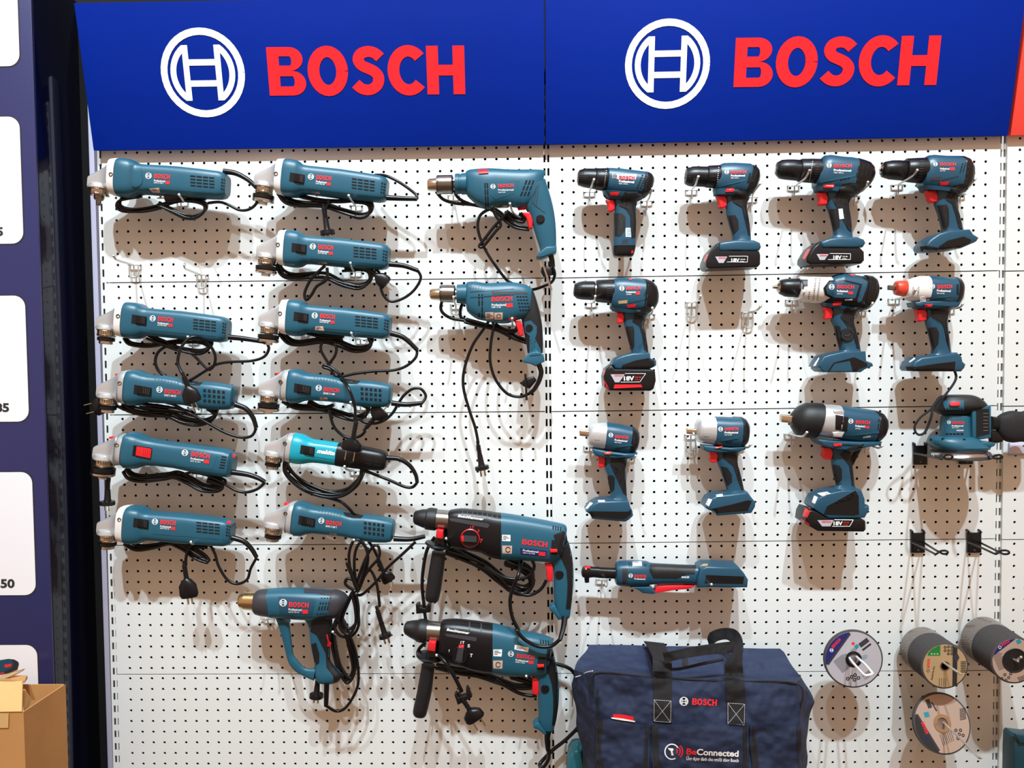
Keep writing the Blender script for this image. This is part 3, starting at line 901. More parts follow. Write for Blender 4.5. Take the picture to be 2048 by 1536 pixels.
t = grinder('teal angle grinder with disc flange, topmost of the second grinder column', A2, (340, 267), (1320, 378))
ink_slim(t, 62, 'GWS 900-100'); t.inked()
sticker(t, [(595, 405), (660, 402), (685, 440), (610, 430)])
sleeve(t, [(1310, 458), (1450, 465), (1605, 470)])
c = []
t.tube('', None, [(1605, 470, 80), (1590, 425), (1480, 340), (1380, 280), (1290, 245, 70), (1200, 240, 50)], 3.2, 76, px=A2, cord=c)
t.bundle(c, [(280, 400), (350, 480), (480, 520), (700, 530), (900, 590), (1050, 635), (1140, 610), (1165, 550), (1120, 500), (1000, 490)], 6, 7, px=A2, d=64, seed=3)
t.bundle(c, [(480, 440), (650, 478), (850, 490), (1000, 480)], 3, 4, px=A2, d=66, seed=4)
t.tube('', None, [(760, 470), (745, 520), (728, 560), (722, 600)], 3.4, 76, px=A2, cord=c)
t.cable(c)
t.plug((724, 655), (748, 815), 76, 'round', 8, px=A2)

t = grinder('teal angle grinder second from top in the second column, plug dangling at its right', A2, (360, 945), (1337, 1025), red_lever=((-34, -12), (-24, -19), (-20, -17), (-30, -9)))
ink_slim(t, 62, 'GWS 750-100'); t.inked()
sticker(t, [(652, 1080), (735, 1080), (745, 1105), (665, 1105)])
sleeve(t, [(1335, 1095), (1480, 1112), (1612, 1158)])
c = []
t.tube('', None, [(1610, 1156, 80), (1640, 1230), (1580, 1340), (1480, 1420), (1360, 1455), (1285, 1400), (1252, 1300), (1240, 1180), (1200, 1150)], 3.2, 76, px=A2, cord=c)
t.bundle(c, [(265, 1080), (310, 1170), (420, 1215), (700, 1200), (900, 1280), (1050, 1310), (1150, 1250), (1160, 1170), (1100, 1130), (900, 1140)], 6, 7, px=A2, d=66, seed=6)
t.tube('', None, [(720, 1110), (660, 1165), (580, 1250), (525, 1370), (540, 1438), (590, 1390), (640, 1310), (735, 1240), (740, 1130)], 3.4, 84, px=A2, cord=c)
t.cable(c)
t.plug((1210, 1200), (1320, 1290), 80, 'flat', 9, px=A2)

t = grinder('teal angle grinder below the two empty hooks, its plug hanging over the grinder beneath', A3, (408, 288), (1380, 378), flange='small', red_lever=((-34, -12), (-16, -21), (-14, -17), (-32, -8)))
ink_slim(t, 62, 'GWS 060'); t.inked()
sleeve(t, [(1380, 452), (1550, 470), (1735, 500)])
c = []
t.tube('', None, [(1735, 498, 80), (1765, 560), (1720, 640), (1600, 680), (1400, 690), (1260, 715), (1150, 780), (1030, 855), (930, 900, 70)], 3.2, 80, px=A3, cord=c)
t.tube('', None, [(1190, 770), (1150, 735), (1040, 625), (940, 560), (800, 530)], 3.2, 74, px=A3, cord=c)
t.tube('', None, [(946, 825, 132), (912, 760, 128), (890, 690, 125), (915, 570, 120), (985, 475, 112), (1080, 450, 104), (1180, 510, 90), (1248, 620, 84), (1240, 720, 82), (1190, 770, 82)], 3.3, 100, px=A3, cord=c)
t.tube('', None, [(860, 520), (780, 540), (700, 600), (675, 690), (710, 780), (800, 845), (900, 860)], 3.3, 74, px=A3, cord=c)
t.bundle(c, [(380, 450), (430, 515), (600, 530), (800, 500), (1000, 485), (1130, 500), (1190, 540)], 4, 6, px=A3, d=66, seed=7)
t.bundle(c, [(600, 450), (800, 530), (950, 580), (1100, 600), (1190, 560), (1190, 510), (1050, 470)], 4, 6, px=A3, d=70, seed=8)
t.cable(c)
t.plug((985, 925), (1045, 1085), 136, 'flat', 11, px=A3, prong=14)

t = grinder('teal angle grinder with ribbed grip, behind a hanging plug in the far left column', A3, (430, 935), (1450, 1030), style='grip', flange='small', red_lever=((-28, -25), (-16, -29), (-14, -24), (-27, -21)))
ink_grip(t, 57, 'GWS 7-100 ET'); t.inked()
sleeve(t, [(1440, 1098), (1545, 1140), (1612, 1225), (1645, 1325)])
c = []
t.tube('', None, [(1645, 1325, 80), (1600, 1400), (1500, 1415), (1350, 1370), (1200, 1290), (1000, 1180), (850, 1100), (780, 1080)], 3.2, 80, px=A3, cord=c)
t.bundle(c, [(365, 1080), (430, 1140), (600, 1180), (800, 1195), (950, 1255), (1100, 1275), (1220, 1240), (1255, 1170), (1180, 1120)], 6, 7, px=A3, d=64, seed=9)
t.bundle(c, [(540, 1100), (700, 1120), (900, 1150), (1050, 1190)], 3, 5, px=A3, d=66, seed=10)
t.tube('', None, [(380, 1150), (300, 1110), (230, 1085)], 3.4, 70, px=A3, cord=c)
t.cable(c)
t.plug((215, 1090), (85, 1125), 72, 'flat', 12, px=A3, prong=15, spread=19)

t = grinder('teal angle grinder with a red slide switch', A5, (340, 240), (1215, 352), style='long', switch='red', red_lever=((-34, -22), (-22, -25), (-21, -21), (-33, -18)))
t.cr = A5
t.patch('label_field', M.teal, [tuple(A5(p)) for p in ((790, 235), (1070, 290), (1030, 400), (765, 375))], .5, 5, px=lambda p: p)
t.mark(tuple(v for v in (108 * t.k, -8 * t.k)), 6 * t.k)
t.word((120 * t.k, -3 * t.k), (155 * t.k, -3 * t.k), 9 * t.k); t.text('Professional', (120 * t.k, 3 * t.k), (144 * t.k, 3 * t.k), 4 * t.k, bold=.02); t.text('GWS 12-125 S', (120 * t.k, 7 * t.k), (139 * t.k, 7 * t.k), 2.6 * t.k)
t.bar((145 * t.k, 6.5 * t.k), (155 * t.k, 6.5 * t.k), 6.5 * t.k, M.redp); t.inked()
t.patch('speed_wheel', M.red, [(197 * t.k, -19 * t.k), (203 * t.k, -16 * t.k), (203 * t.k, -9 * t.k), (197 * t.k, -11 * t.k)], .8, 3)
sleeve(t, [(1185, 422), (1310, 440), (1400, 470), (1455, 502)])
c = []
t.tube('', None, [(1455, 505, 80), (1390, 560), (1290, 585), (1200, 560), (1120, 510), (1000, 450), (880, 425), (810, 435)], 3.2, 80, px=A5, cord=c)
t.bundle(c, [(325, 390), (370, 450), (480, 470), (650, 455), (740, 440), (850, 490), (960, 545), (1080, 550), (1120, 510), (1000, 470)], 6, 8, px=A5, d=66, seed=11)
t.bundle(c, [(200, 410, 58), (185, 440, 62), (192, 480, 66), (182, 520, 70)], 2, 4, r=3.2, px=A5, d=68, seed=12)
t.cable(c)
t.plug((183, 565), (182, 688), 74, 'round', 8, px=A5)

t = grinder('teal angle grinder lowest in the far left column, plug hanging straight below it', A5, (357, 838), (1195, 905), flange='small', red_lever=((-30, -16), (-17, -24), (-15, -20), (-28, -12)))
ink_slim(t, 62, 'GWS 750-125'); t.inked()
t.patch('speed_wheel', M.red, [(192 * t.k, -22 * t.k), (199 * t.k, -21 * t.k), (199 * t.k, -14 * t.k), (192 * t.k, -15 * t.k)], .8, 3)
sleeve(t, [(1190, 952), (1280, 980), (1345, 1040), (1388, 1112)])
c = []
t.tube('', None, [(1388, 1112, 80), (1340, 1200), (1310, 1290), (1230, 1325), (1150, 1290), (1080, 1180), (1050, 1080), (1005, 1010), (940, 990)], 3.2, 80, px=A5, cord=c)
t.bundle(c, [(325, 985), (420, 1035), (560, 1025), (680, 995), (780, 990), (900, 1010), (1000, 1015)], 5, 6, px=A5, d=68, seed=13)
t.bundle(c, [(700, 1000), (800, 1050), (900, 1110), (1000, 1140), (960, 1090), (850, 1035), (740, 1000)], 2, 4, px=A5, d=72, seed=14)
t.tube('', None, [(870, 1000), (835, 1050), (817, 1110), (815, 1180)], 3.3, 84, px=A5, cord=c)
t.cable(c)
t.plug((820, 1280), (846, 1440), 84, 'flat', 12, px=A5, back=30, prong=9)

t = grinder('teal angle grinder third from top in the second column, cord looping to the turquoise one', A4, (380, 262), (1350, 345), red_lever=None)
ink_slim(t, 62, 'GWS 900-100'); t.inked()
sticker(t, [(630, 350), (700, 348), (712, 392), (625, 385)])
sleeve(t, [(1350, 415), (1480, 460), (1608, 578)])
c = []
t.tube('', None, [(1605, 575, 80), (1590, 650), (1500, 730), (1380, 770), (1200, 780), (1030, 800), (900, 825), (820, 820), (770, 765), (705, 742), (720, 722), (800, 760), (880, 830, 95), (940, 930, 124), (985, 1040, 130), (1010, 1150, 128), (1008, 1260, 126)], 3.2, 84, px=A4, cord=c)
t.tube('', None, [(700, 500), (680, 540), (690, 600), (755, 710), (775, 770)], 3.3, 80, px=A4, cord=c)
t.tube('', None, [(755, 710), (810, 640), (830, 570), (815, 520)], 3.3, 78, px=A4, cord=c)
t.bundle(c, [(295, 390), (370, 480), (480, 505), (700, 475), (850, 505), (1000, 560), (1120, 550), (1170, 495), (1150, 450)], 6, 7, px=A4, d=64, seed=15)
t.bundle(c, [(540, 400), (700, 440), (900, 450)], 3, 4, px=A4, d=66, seed=16)
t.cable(c)
t.plug(A6((990, 275)), A6((968, 395)), 128, 'flat', 13, px=lambda p: p, prong=16, back=36, spread=18)

t = grinder('teal angle grinder with ribbed grip just above the turquoise one', A4, (385, 920), (1365, 1010), style='grip', red_lever=((-30, -25), (-17, -27), (-17, -23), (-29, -21)))
ink_grip(t, 57, 'GWS 7-100'); t.inked()
sticker(t, [(668, 1030), (742, 1035), (748, 1065), (675, 1060)])
sleeve(t, [(1360, 1085), (1500, 1100), (1655, 1085)])
c = []
t.tube('', None, [(1650, 1088, 82), (1688, 1020), (1640, 950), (1560, 950), (1480, 1010), (1430, 1080), (1370, 1180), (1290, 1250), (1200, 1280), (1100, 1270), (1040, 1230)], 3.2, 76, px=A4, cord=c)
t.tube('', None, [(760, 1150), (800, 1300), (880, 1390), (960, 1420), (1060, 1400), (1110, 1350)], 3.3, 84, px=A4, cord=c)
t.bundle(c, [(320, 1050), (450, 1120), (700, 1135), (850, 1190), (1000, 1230), (1110, 1195), (1130, 1120), (1080, 1085)], 6, 7, px=A4, d=64, seed=17)
t.bundle(c, [(560, 1070), (680, 1130), (800, 1110)], 3, 4, px=A4, d=70, seed=18)
t.cable(c)
t.plug((1190, 1235), (1270, 1140), 78, 'flat', 12, px=A4, back=26)

t = grinder('turquoise angle grinder with black tail', A6, (418, 360), (1320, 490), style='turq', flange='small')
k = t.k
t.text('makita', (51 * k, 4 * k), (90 * k, 4 * k), 9 * k, bold=.05, shear=.25); t.inked()
t.patch('side_seam', M.darkp, [(38 * k, 13 * k), (97 * k, 14.5 * k), (97 * k, 15.2 * k), (38 * k, 13.8 * k)], .25, 8, skirt=0)
t.patch('side_seam', M.darkp, [(38 * k, -16 * k), (97 * k, -16 * k), (97 * k, -15.3 * k), (38 * k, -15.3 * k)], .25, 8, skirt=0)
t.cr = A6
sleeve(t, [(1315, 460), (1430, 470), (1530, 530), (1590, 620), (1605, 700)], r=5.4, r1=4)
c = []
t.tube('', None, [(1605, 695, 80), (1560, 740), (1480, 735), (1330, 670), (1150, 600), (1080, 570)], 3.4, 78, px=A6, cord=c)
t.bundle(c, [(350, 470), (345, 560), (430, 670), (560, 755), (750, 810), (900, 795), (1020, 715), (1075, 620), (1080, 560)], 6, 9, r=3.4, px=A6, d=66, seed=19)
t.tube('', None, [(600, 800), (760, 845), (870, 880), (940, 935), (985, 985, 60), (1060, 1080, 50), (1120, 1200, 52), (1160, 1270, 60)], 3.4, 66, px=A6, cord=c)
t.tube('', None, [(1160, 90), (1200, 150), (1245, 240), (1270, 300)], 3.4, 66, px=A7, cord=c)
t.cable(c)
t.plug((1285, 340), (1335, 420), 66, 'flat', 9, px=A7, prong=8)

t = grinder('teal angle grinder with ribbed grip below the turquoise one, above the heat gun', A6, (430, 1035), (1390, 1157), style='grip', flange='small', red_lever=((-24, -30), (-14, -31), (-13, -26), (-23, -25)))
ink_grip(t, 54, 'GWS 7-100 T'); t.inked()
sticker(t, [(765, 1182), (830, 1190), (835, 1205), (780, 1203)])
sleeve(t, [(1380, 1235), (1540, 1240), (1682, 1212)], r1=4.4)
c = []
t.tube('', None, [(1540, 95), (1440, 190), (1320, 300), (1220, 420), (1110, 520), (1060, 520)], 3.2, 86, px=A7, cord=c)
for P in ([(1075, 500), (1045, 430), (1015, 330), (1002, 200), (1035, 95), (1090, 85), (1150, 170), (1130, 300), (1080, 470)],
          [(1080, 500), (1055, 400), (1045, 250), (1065, 140), (1110, 105), (1155, 200), (1140, 330), (1085, 480)],
          [(1060, 500), (1100, 420), (1170, 310), (1245, 220), (1240, 135), (1190, 140), (1120, 270), (1060, 450)],
          [(1080, 480), (1030, 380), (1000, 310), (985, 265), (1010, 300), (1050, 420)],
          [(1050, 500), (950, 640), (885, 760), (925, 850), (1020, 860), (1080, 770), (1070, 620), (1035, 500)],
          [(1030, 500), (935, 680), (930, 790), (1000, 845), (1055, 760), (1050, 620), (1020, 510)],
          [(1060, 520), (1080, 640), (1065, 740), (1000, 800), (950, 720), (1010, 560)],
          [(1045, 490), (975, 440), (985, 395), (1040, 410), (1075, 500)]):
    t.tube('', None, P, 3.2, 100 + 3 * (len(P) % 4), px=A7, cord=c)
t.tube('', None, [(1120, 310), (1180, 330), (1225, 430), (1245, 560), (1250, 620)], 3.2, 92, px=A7, cord=c)
t.cable(c)
t.plug((1265, 755), (1300, 870), 92, 'round', 7, px=A7, prong=12, back=30)
# ------------------------------------------------------------------ heat gun, corded drills, rotary hammers
ident = lambda p: p
t = Thing('heat_gun', 'teal heat gun with brass-coloured nozzle and loop handle', 'heat gun', A7, 80, (600, 700))
t.loft('nozzle', M.gold, [(118, 520, 116, 615), (122, 515, 120, 622), (135, 508, 132, 630), (160, 505, 157, 638), (162, 502, 159, 642), (250, 500, 244, 650)], k=1.0, n=28)
t.loft('nozzle_collar', M.grey, [(246, 500, 240, 665), (262, 488, 255, 680), (300, 480, 292, 690), (358, 480, 388, 703)], k=.9, e=2.2)
t.loft('motor_housing', M.teal, [(354, 478, 384, 705), (420, 474, 415, 705), (500, 472, 480, 708), (640, 472, 580, 716), (760, 480, 700, 722), (850, 486, 830, 715), (890, 490, 868, 705)], k=.85, e=2.6, sm=2)
t.patch('top_cover', M.grey, [(636, 472), (760, 480), (880, 488), (880, 540), (860, 535), (740, 510), (640, 508)], 1.2, 5)
t.loft('rear_cap', M.grey, [(868, 486, 852, 714), (900, 487, 888, 708), (960, 508, 935, 690), (1002, 555, 985, 640), (1010, 580, 1000, 610)], k=.85, e=2.6, sm=2)
t.loft('front_strut', M.teal, [(400, 690, 530, 740), (425, 745, 520, 760), (460, 860, 535, 875), (485, 960, 548, 975), (498, 1020, 556, 1015), (520, 1080, 585, 1050), (570, 1140, 620, 1095), (640, 1180, 660, 1120), (720, 1215, 735, 1120)], k=.62, e=3, sm=2)
t.loft('handle', M.teal, [(620, 700, 860, 700), (660, 740, 868, 740), (683, 800, 862, 790), (690, 900, 850, 890), (705, 990, 845, 985), (722, 1060, 850, 1050), (728, 1120, 890, 1110), (730, 1180, 938, 1160), (760, 1235, 935, 1200), (850, 1245, 920, 1225)], k=.42, e=3, sm=2)
t.patch('rear_grip', M.rubber, [(700, 730), (760, 700), (868, 690), (868, 760), (850, 900), (850, 1060), (890, 1110), (938, 1160), (925, 1222), (880, 1240), (875, 1180), (820, 1110), (815, 1000), (810, 860), (740, 850), (690, 820)], 1.2, 4)
t.patch('front_grip', M.rubber, [(696, 925), (735, 910), (762, 1000), (760, 1075), (725, 1100), (710, 1000)], 1.0, 4)
t.patch('heat_switch', M.red, [(818, 845), (830, 845), (840, 895), (860, 912), (852, 945), (826, 942), (832, 905)], 2.5, 4)
t.slots('vent_slots', M.void, (772, 545), (865, 545), (735, 690), 4, 1, .5, .98)
t.patch('label_field', M.blue, [(432, 535), (738, 556), (700, 700), (470, 700), (440, 690)], .4, 5)
t.mark((470, 588), 30); t.word((516, 622), (676, 628), 40); t.text('Professional', (513, 650), (620, 655), 18, bold=.02); t.text('GHG 20-63', (513, 668), (600, 671), 11)
t.bar((625, 676), (670, 678), 34, M.redp); t.inked()
t.tube('strain_relief', M.cord, [(822, 1235), (820, 1330), (817, 1425)], lambda s: 6 - 1.2 * s, 86)
c = []
t.tube('', None, [(817, 1420, 84), (900, 1465), (980, 1432), (1060, 1300), (1080, 1180), (1060, 1000), (1010, 850)], 3.2, 72, cord=c)
t.bundle(c, [(900, 740), (870, 850), (890, 980), (930, 1120), (985, 1210), (1030, 1180), (1045, 1080), (1020, 950), (985, 820), (930, 720)], 6, 8, px=A7, d=66, seed=21)
t.tube('', None, [(930, 1180), (840, 1190), (760, 1190), (748, 1230)], 3.2, 66, cord=c)
t.cable(c)
t.plug((746, 1250), (738, 1355), 70, 'round', 8)

B1, B2 = crop(830, 310, 4.956), crop(830, 540, 3.49)
t = Thing('impact_drill', 'teal corded drill with keyed chuck and red lever on top, uppermost', 'drill', B1, 80, (800, 400))
ch = t.loft('chuck', M.chrome, [(216, 208, 216, 382), (222, 202, 222, 386), (300, 200, 298, 388), (368, 198, 366, 388), (376, 205, 374, 380), (384, 240, 384, 350), (402, 240, 402, 350)], k=1, n=32)
t.loft('chuck_nose', M.brass, [(124, 262, 124, 335), (128, 248, 128, 350), (142, 236, 140, 358), (218, 232, 216, 364)], k=1, n=28, parent=ch)
t.slots('chuck_teeth', M.darkp, (214, 215), (232, 215), (212, 375), 1, 14, .8, .5, parent=ch)
t.loft('gear_neck', M.teal, [(400, 188, 400, 388), (440, 184, 440, 390), (444, 190, 444, 384), (456, 190, 456, 384), (460, 184, 460, 390), (512, 180, 516, 392)], k=.95, n=28)
t.loft('motor_housing', M.teal, [(504, 172, 512, 395), (516, 160, 524, 415), (545, 148, 560, 450), (600, 142, 610, 495), (680, 138, 690, 535), (740, 136, 740, 540), (800, 138, 790, 515), (900, 145, 890, 505), (1000, 148, 1000, 520), (1080, 148, 1080, 540), (1180, 147, 1200, 480), (1250, 148, 1260, 380), (1290, 156, 1276, 230)], k=.6, e=2.7, n=28)
t.loft('handle', M.teal, [(1030, 400, 1292, 240), (1060, 480, 1320, 330), (1110, 560, 1352, 440), (1150, 640, 1378, 560), (1175, 730, 1394, 690), (1205, 830, 1400, 810), (1232, 910, 1400, 900), (1240, 955, 1398, 940), (1232, 1000, 1390, 985)], k=.62, e=2.6, sm=2)
t.prism('handle_foot', M.teal, [(1200, 1022), (1226, 975), (1300, 920), (1400, 915), (1398, 975), (1320, 1008), (1240, 1034)], -22, 22, 3)
t.patch('mode_slider', M.red, [(622, 145), (726, 140), (728, 178), (634, 184)], 3, 4)
t.patch('direction_lever', M.red, [(1014, 522), (1106, 514), (1092, 544), (1022, 548)], 4, 4)
t.prism('trigger', M.red, [(1064, 578), (1140, 568), (1160, 600), (1168, 660), (1164, 732), (1126, 736), (1118, 680), (1100, 625), (1072, 598)], -10, 10, 3)
q = t.hit(B1((1243, 635)), 0)
t.add('lock_button', M.black, lathe(q + Vector((0, 4, 0)), q + Vector((0, -4, 0)), [(0, 9), (5.5, 9), (7, 7.5), (7, .1)], 24), solid=False)
t.slots('vent_slots', M.void, (682, 272), (728, 272), (692, 530), 2, 4, .62, .86)
t.slots('rear_vents', M.void, (1092, 245), (1196, 245), (1030, 412), 3, 3, .5, .8)
for dx in (0, 22, 44):
    t.patch('grip_line', M.darkp, [(1150 + dx, 470 + dx), (1210 + dx * .6, 300 - dx), (1214 + dx * .6, 302 - dx), (1157 + dx, 470 + dx), (1270 + dx * .6, 560 + dx * .4), (1264 + dx * .6, 562 + dx * .4)], .25, 5, skirt=0)
t.patch('label_field', M.teal, [(730, 268), (1040, 250), (980, 385), (800, 440), (745, 400)], .4, 5)
t.mark((773, 312), 25); t.word((825, 322), (976, 318), 34); t.text('Professional', (825, 355), (976, 352), 17, bold=.02); t.text('GSB 550', (825, 376), (896, 374), 11); t.inked()
t.patch('rating_label', M.lab_w, [(752, 505), (930, 495), (928, 524), (760, 530)], .4, 4)
t.loft('cord_sleeve', M.cord, [(1318, 985, 1372, 975), (1330, 1050, 1385, 1050), (1335, 1110, 1390, 1110)], k=.9)
c = []
t.tube('', None, [(1362, 1100, 88), (1385, 1180, 84), (1360, 1255, 70), (1290, 1295, 50), (1160, 1335, 34), (1050, 1310, 30), (960, 1272, 40), (900, 1230, 60), (800, 1100), (720, 980), (660, 860), (622, 720), (640, 610), (700, 555), (770, 530)], 3.3, 72, cord=c)
t.tube('', None, [(930, 560, 84), (800, 690), (690, 830), (638, 900), (660, 915), (700, 880), (800, 755), (850, 690), (800, 600), (770, 540)], 3.4, 80, cord=c)
t.bundle(c, [(740, 520), (820, 570), (900, 635), (1000, 700), (1130, 730)], 4, 6, d=66, seed=31)
t.bundle(c, [(900, 560), (980, 620), (1070, 650), (1090, 620), (1040, 580)], 3, 5, d=68, seed=32)
t.tube('', None, [(210, 365, 60), (280, 440), (400, 478), (560, 492), (700, 520)], 3.6, 64, cord=c)
t.tube('', None, [(385, 320, 60), (410, 400), (470, 455), (560, 490)], 3.6, 62, cord=c)
t.cable(c)
kh = t.loft('chuck_key_holder', M.black, [(1255, 1110, 1330, 1100), (1245, 1160, 1380, 1140), (1270, 1210, 1370, 1190)], k=.5, e=3)
t.tube('chuck_key', M.steel, [(1255, 1040, 92), (1305, 1190, 94), (1352, 1340, 96)], 2.4)

t = Thing('impact_drill', 'teal corded drill with dotted black grip and a plug dangling far below', 'drill', B2, 78, (560, 250))
ch = t.loft('chuck', M.chrome, [(174, 108, 174, 218), (178, 104, 178, 224), (228, 103, 226, 227), (276, 104, 274, 229), (282, 110, 280, 222), (284, 130, 284, 205), (298, 130, 298, 205)], k=1, n=32)
t.loft('chuck_nose', M.brass, [(104, 146, 105, 190), (107, 138, 108, 200), (120, 130, 119, 208), (176, 126, 174, 214)], k=1, n=28, parent=ch)
t.slots('chuck_teeth', M.darkp, (172, 112), (186, 112), (171, 218), 1, 12, .8, .5, parent=ch)
t.loft('gear_neck', M.teal, [(294, 102, 292, 232), (330, 99, 330, 236), (362, 98, 362, 242)], k=.95, n=28)
t.loft('motor_housing', M.teal, [(358, 92, 358, 258), (366, 84, 366, 290), (400, 80, 398, 320), (450, 84, 440, 345), (500, 92, 490, 355), (580, 88, 570, 372), (660, 85, 650, 372), (720, 90, 712, 350), (780, 105, 770, 335), (816, 126, 800, 300)], k=.62, e=2.7, n=28, sm=2)
t.loft('handle', M.rubber, [(736, 180, 800, 110), (735, 250, 832, 160), (742, 340, 866, 270), (754, 400, 884, 360), (766, 460, 892, 440), (778, 520, 894, 520), (785, 580, 893, 580)], k=.6, e=2.6, sm=2)
t.prism('handle_foot', M.teal, [(744, 640), (760, 620), (795, 580), (850, 565), (896, 590), (904, 638), (838, 672), (815, 658)], -21, 21, 3)
t.patch('handle_stripe', M.teal, [(762, 362), (808, 352), (850, 395), (850, 440), (838, 480), (880, 560), (880, 590), (800, 600), (835, 545), (846, 500), (800, 460), (765, 430)], 1.2, 3)
q = t.hit(B2((798, 405)), 0)
t.add('lock_button', M.black, lathe(q + Vector((0, 4, 0)), q + Vector((0, -4, 0)), [(0, 8), (5, 8), (6.5, 7), (6.5, .1)], 24), solid=False)
t.prism('trigger', M.red, [(690, 356), (738, 352), (752, 390), (758, 455), (728, 466), (716, 420), (705, 385)], -10, 10, 3)
t.patch('direction_lever', M.red, [(651, 336), (702, 330), (700, 348), (655, 352)], 3, 3)
t.slots('vent_slots', M.void, (436, 165), (480, 165), (436, 342), 2, 4, .5, .85, skip=((0, 2),))
t.slots('rear_vents', M.void, (704, 175), (785, 175), (728, 292), 4, 5, .7, .45)
t.patch('top_band', M.grey, [(535, 150), (775, 152), (790, 168), (545, 170)], .6, 4)
for y in (150, 190):
    t.patch('housing_rib', M.blue, [(385, y - 4), (690, y - 22), (690, y - 18), (385, y + 4)], 1.0, 4)
t.slots('thumb_ribs', M.blue, (385, 88), (500, 95), (375, 128), 6, 1, .4, .9, .9)
t.word((535, 220), (680, 216), 34); t.text('Professional', (535, 252), (636, 250), 17, bold=.02); t.text('GSB 13 RE', (535, 265), (600, 264), 10); t.bar((638, 262), (682, 260), 28, M.redp); t.inked()
t.patch('rating_label', M.lab_p, [(490, 296), (547, 294), (548, 342), (494, 345)], .4, 3)
t.patch('check_label', M.lab_p, [(552, 298), (612, 296), (612, 346), (554, 347)], .4, 3)
t.flat(strip2d(arc(585, 322, 14, 14, 30, 360, 20), 4), lambda p: B2(p), M.darkp, 1.0); t.inked('label_print')
t.tube('cord_sleeve', M.cord, [(862, 655), (880, 710), (868, 770), (835, 830), (800, 862)], lambda s: 6.2 - 2 * s, 86)
c = []
t.tube('', None, [(800, 862, 84), (730, 885), (640, 860), (560, 760), (525, 640), (530, 510), (548, 390), (530, 340)], 3.3, 78, cord=c)
t.tube('', None, [(520, 350, 80), (480, 410), (400, 530), (345, 690), (338, 820), (380, 980), (420, 1100), (442, 1210)], 3.3, 66, cord=c)
t.tube('', None, [(188, 220, 56), (180, 262), (195, 300), (250, 335), (350, 355), (450, 385), (540, 405)], 3.6, 62, cord=c)
t.tube('', None, [(330, 235, 56), (315, 290), (330, 340), (420, 375)], 3.6, 60, cord=c)
t.bundle(c, [(350, 352), (450, 378), (540, 400), (620, 430), (700, 475), (790, 500)], 5, 6, d=64, seed=33)
t.bundle(c, [(560, 385), (620, 415), (690, 425), (720, 400)], 3, 5, d=66, seed=34)
t.cable(c)
t.plug((452, 1290), (470, 1395), 64, 'round', 8, prong=13)
kh = t.loft('chuck_key_holder', M.black, [(735, 790, 760, 815), (770, 755, 800, 830), (830, 742, 850, 770)], k=.5, e=3)
t.tube('chuck_key', M.black, [(770, 725, 90), (775, 820, 92), (779, 910, 94)], 2.6)

HA, HB = crop(810, 1000, 5.6889), crop(790, 1220, 5.3895)
def side_handle(t, collar, red, fc, fr_, grip, d):
    s = t.loft('side_handle', M.black, collar, k=.9, e=2.6)
    t.prism('lock_tab', M.red, red, 14, 30, 2, parent=s)
    a, b = t.T(fc[0]), t.T(fc[1])
    t.add('hand_guard', M.black, lathe(a, b, [(0, fr_ * .5), (2, fr_ * .95), (5, fr_), (8, fr_ * .9), (14, fr_ * .5)], 32), s)
    t.loft('grip', M.rubber, grip, k=.95, n=26, parent=s, sm=2)
    return s
def dots(t, p00, p10, p01, nu, nv): t.slots('grip_texture', M.grey, p00, p10, p01, nu, nv, .4, .4, .8)

t = Thing('rotary_hammer', 'teal and black rotary hammer with red dial ring, the higher of the pair', 'rotary hammer', HA, 86, (900, 400), 'corded rotary hammers')
ch = t.loft('chuck', M.rubber, [(97, 165, 93, 225), (104, 140, 97, 252), (122, 124, 112, 275), (190, 108, 170, 300), (252, 104, 222, 318), (264, 92, 234, 332), (300, 88, 270, 340), (362, 98, 345, 346), (368, 104, 352, 340)], k=1, n=30)
t.loft('spindle_neck', M.chrome, [(362, 108, 352, 335), (420, 112, 410, 338), (505, 120, 495, 345)], k=1, n=28)
t.loft('gear_housing', M.black, [(498, 128, 480, 470), (520, 112, 490, 500), (640, 98, 560, 540), (760, 108, 700, 565), (950, 130, 860, 590), (1020, 142, 960, 640), (1098, 152, 1096, 668)], k=.62, e=3, sm=2)
t.slots('top_ribs', M.grey, (630, 104), (1080, 154), (625, 165), 8, 1, .16, 1, 1.0)
t.loft('motor_housing', M.teal, [(1094, 150, 1096, 668), (1220, 166, 1200, 672), (1400, 196, 1360, 680), (1560, 226, 1500, 690), (1700, 254, 1640, 700), (1800, 275, 1720, 690), (1836, 300, 1770, 640), (1842, 330, 1810, 500)], k=.6, e=3, sm=2)
t.loft('handle', M.teal, [(1600, 640, 1860, 470), (1650, 690, 1895, 600), (1680, 760, 1912, 720), (1690, 850, 1918, 830), (1690, 960, 1916, 960), (1692, 1080, 1906, 1080), (1700, 1160, 1895, 1180), (1715, 1250, 1884, 1270), (1730, 1320, 1876, 1330), (1750, 1352, 1850, 1352)], k=.55, e=2.6, sm=2)
t.patch('rear_grip', M.rubber, [(1690, 400), (1800, 350), (1838, 390), (1850, 470), (1895, 600), (1912, 720), (1918, 850), (1916, 960), (1905, 1090), (1885, 1240), (1830, 1240), (1845, 1080), (1850, 950), (1838, 800), (1790, 690), (1760, 640)], 1.2, 4)
t.prism('handle_lip', M.teal, [(1640, 1214), (1668, 1180), (1700, 1165), (1730, 1230), (1780, 1330), (1745, 1350), (1705, 1290), (1650, 1238)], -14, 14, 4)
t.prism('trigger', M.red, [(1588, 715), (1670, 708), (1684, 760), (1684, 840), (1678, 916), (1622, 912), (1608, 850), (1606, 790)], -10, 10, 3)
q = t.hit(HA((1757, 850)), 0)
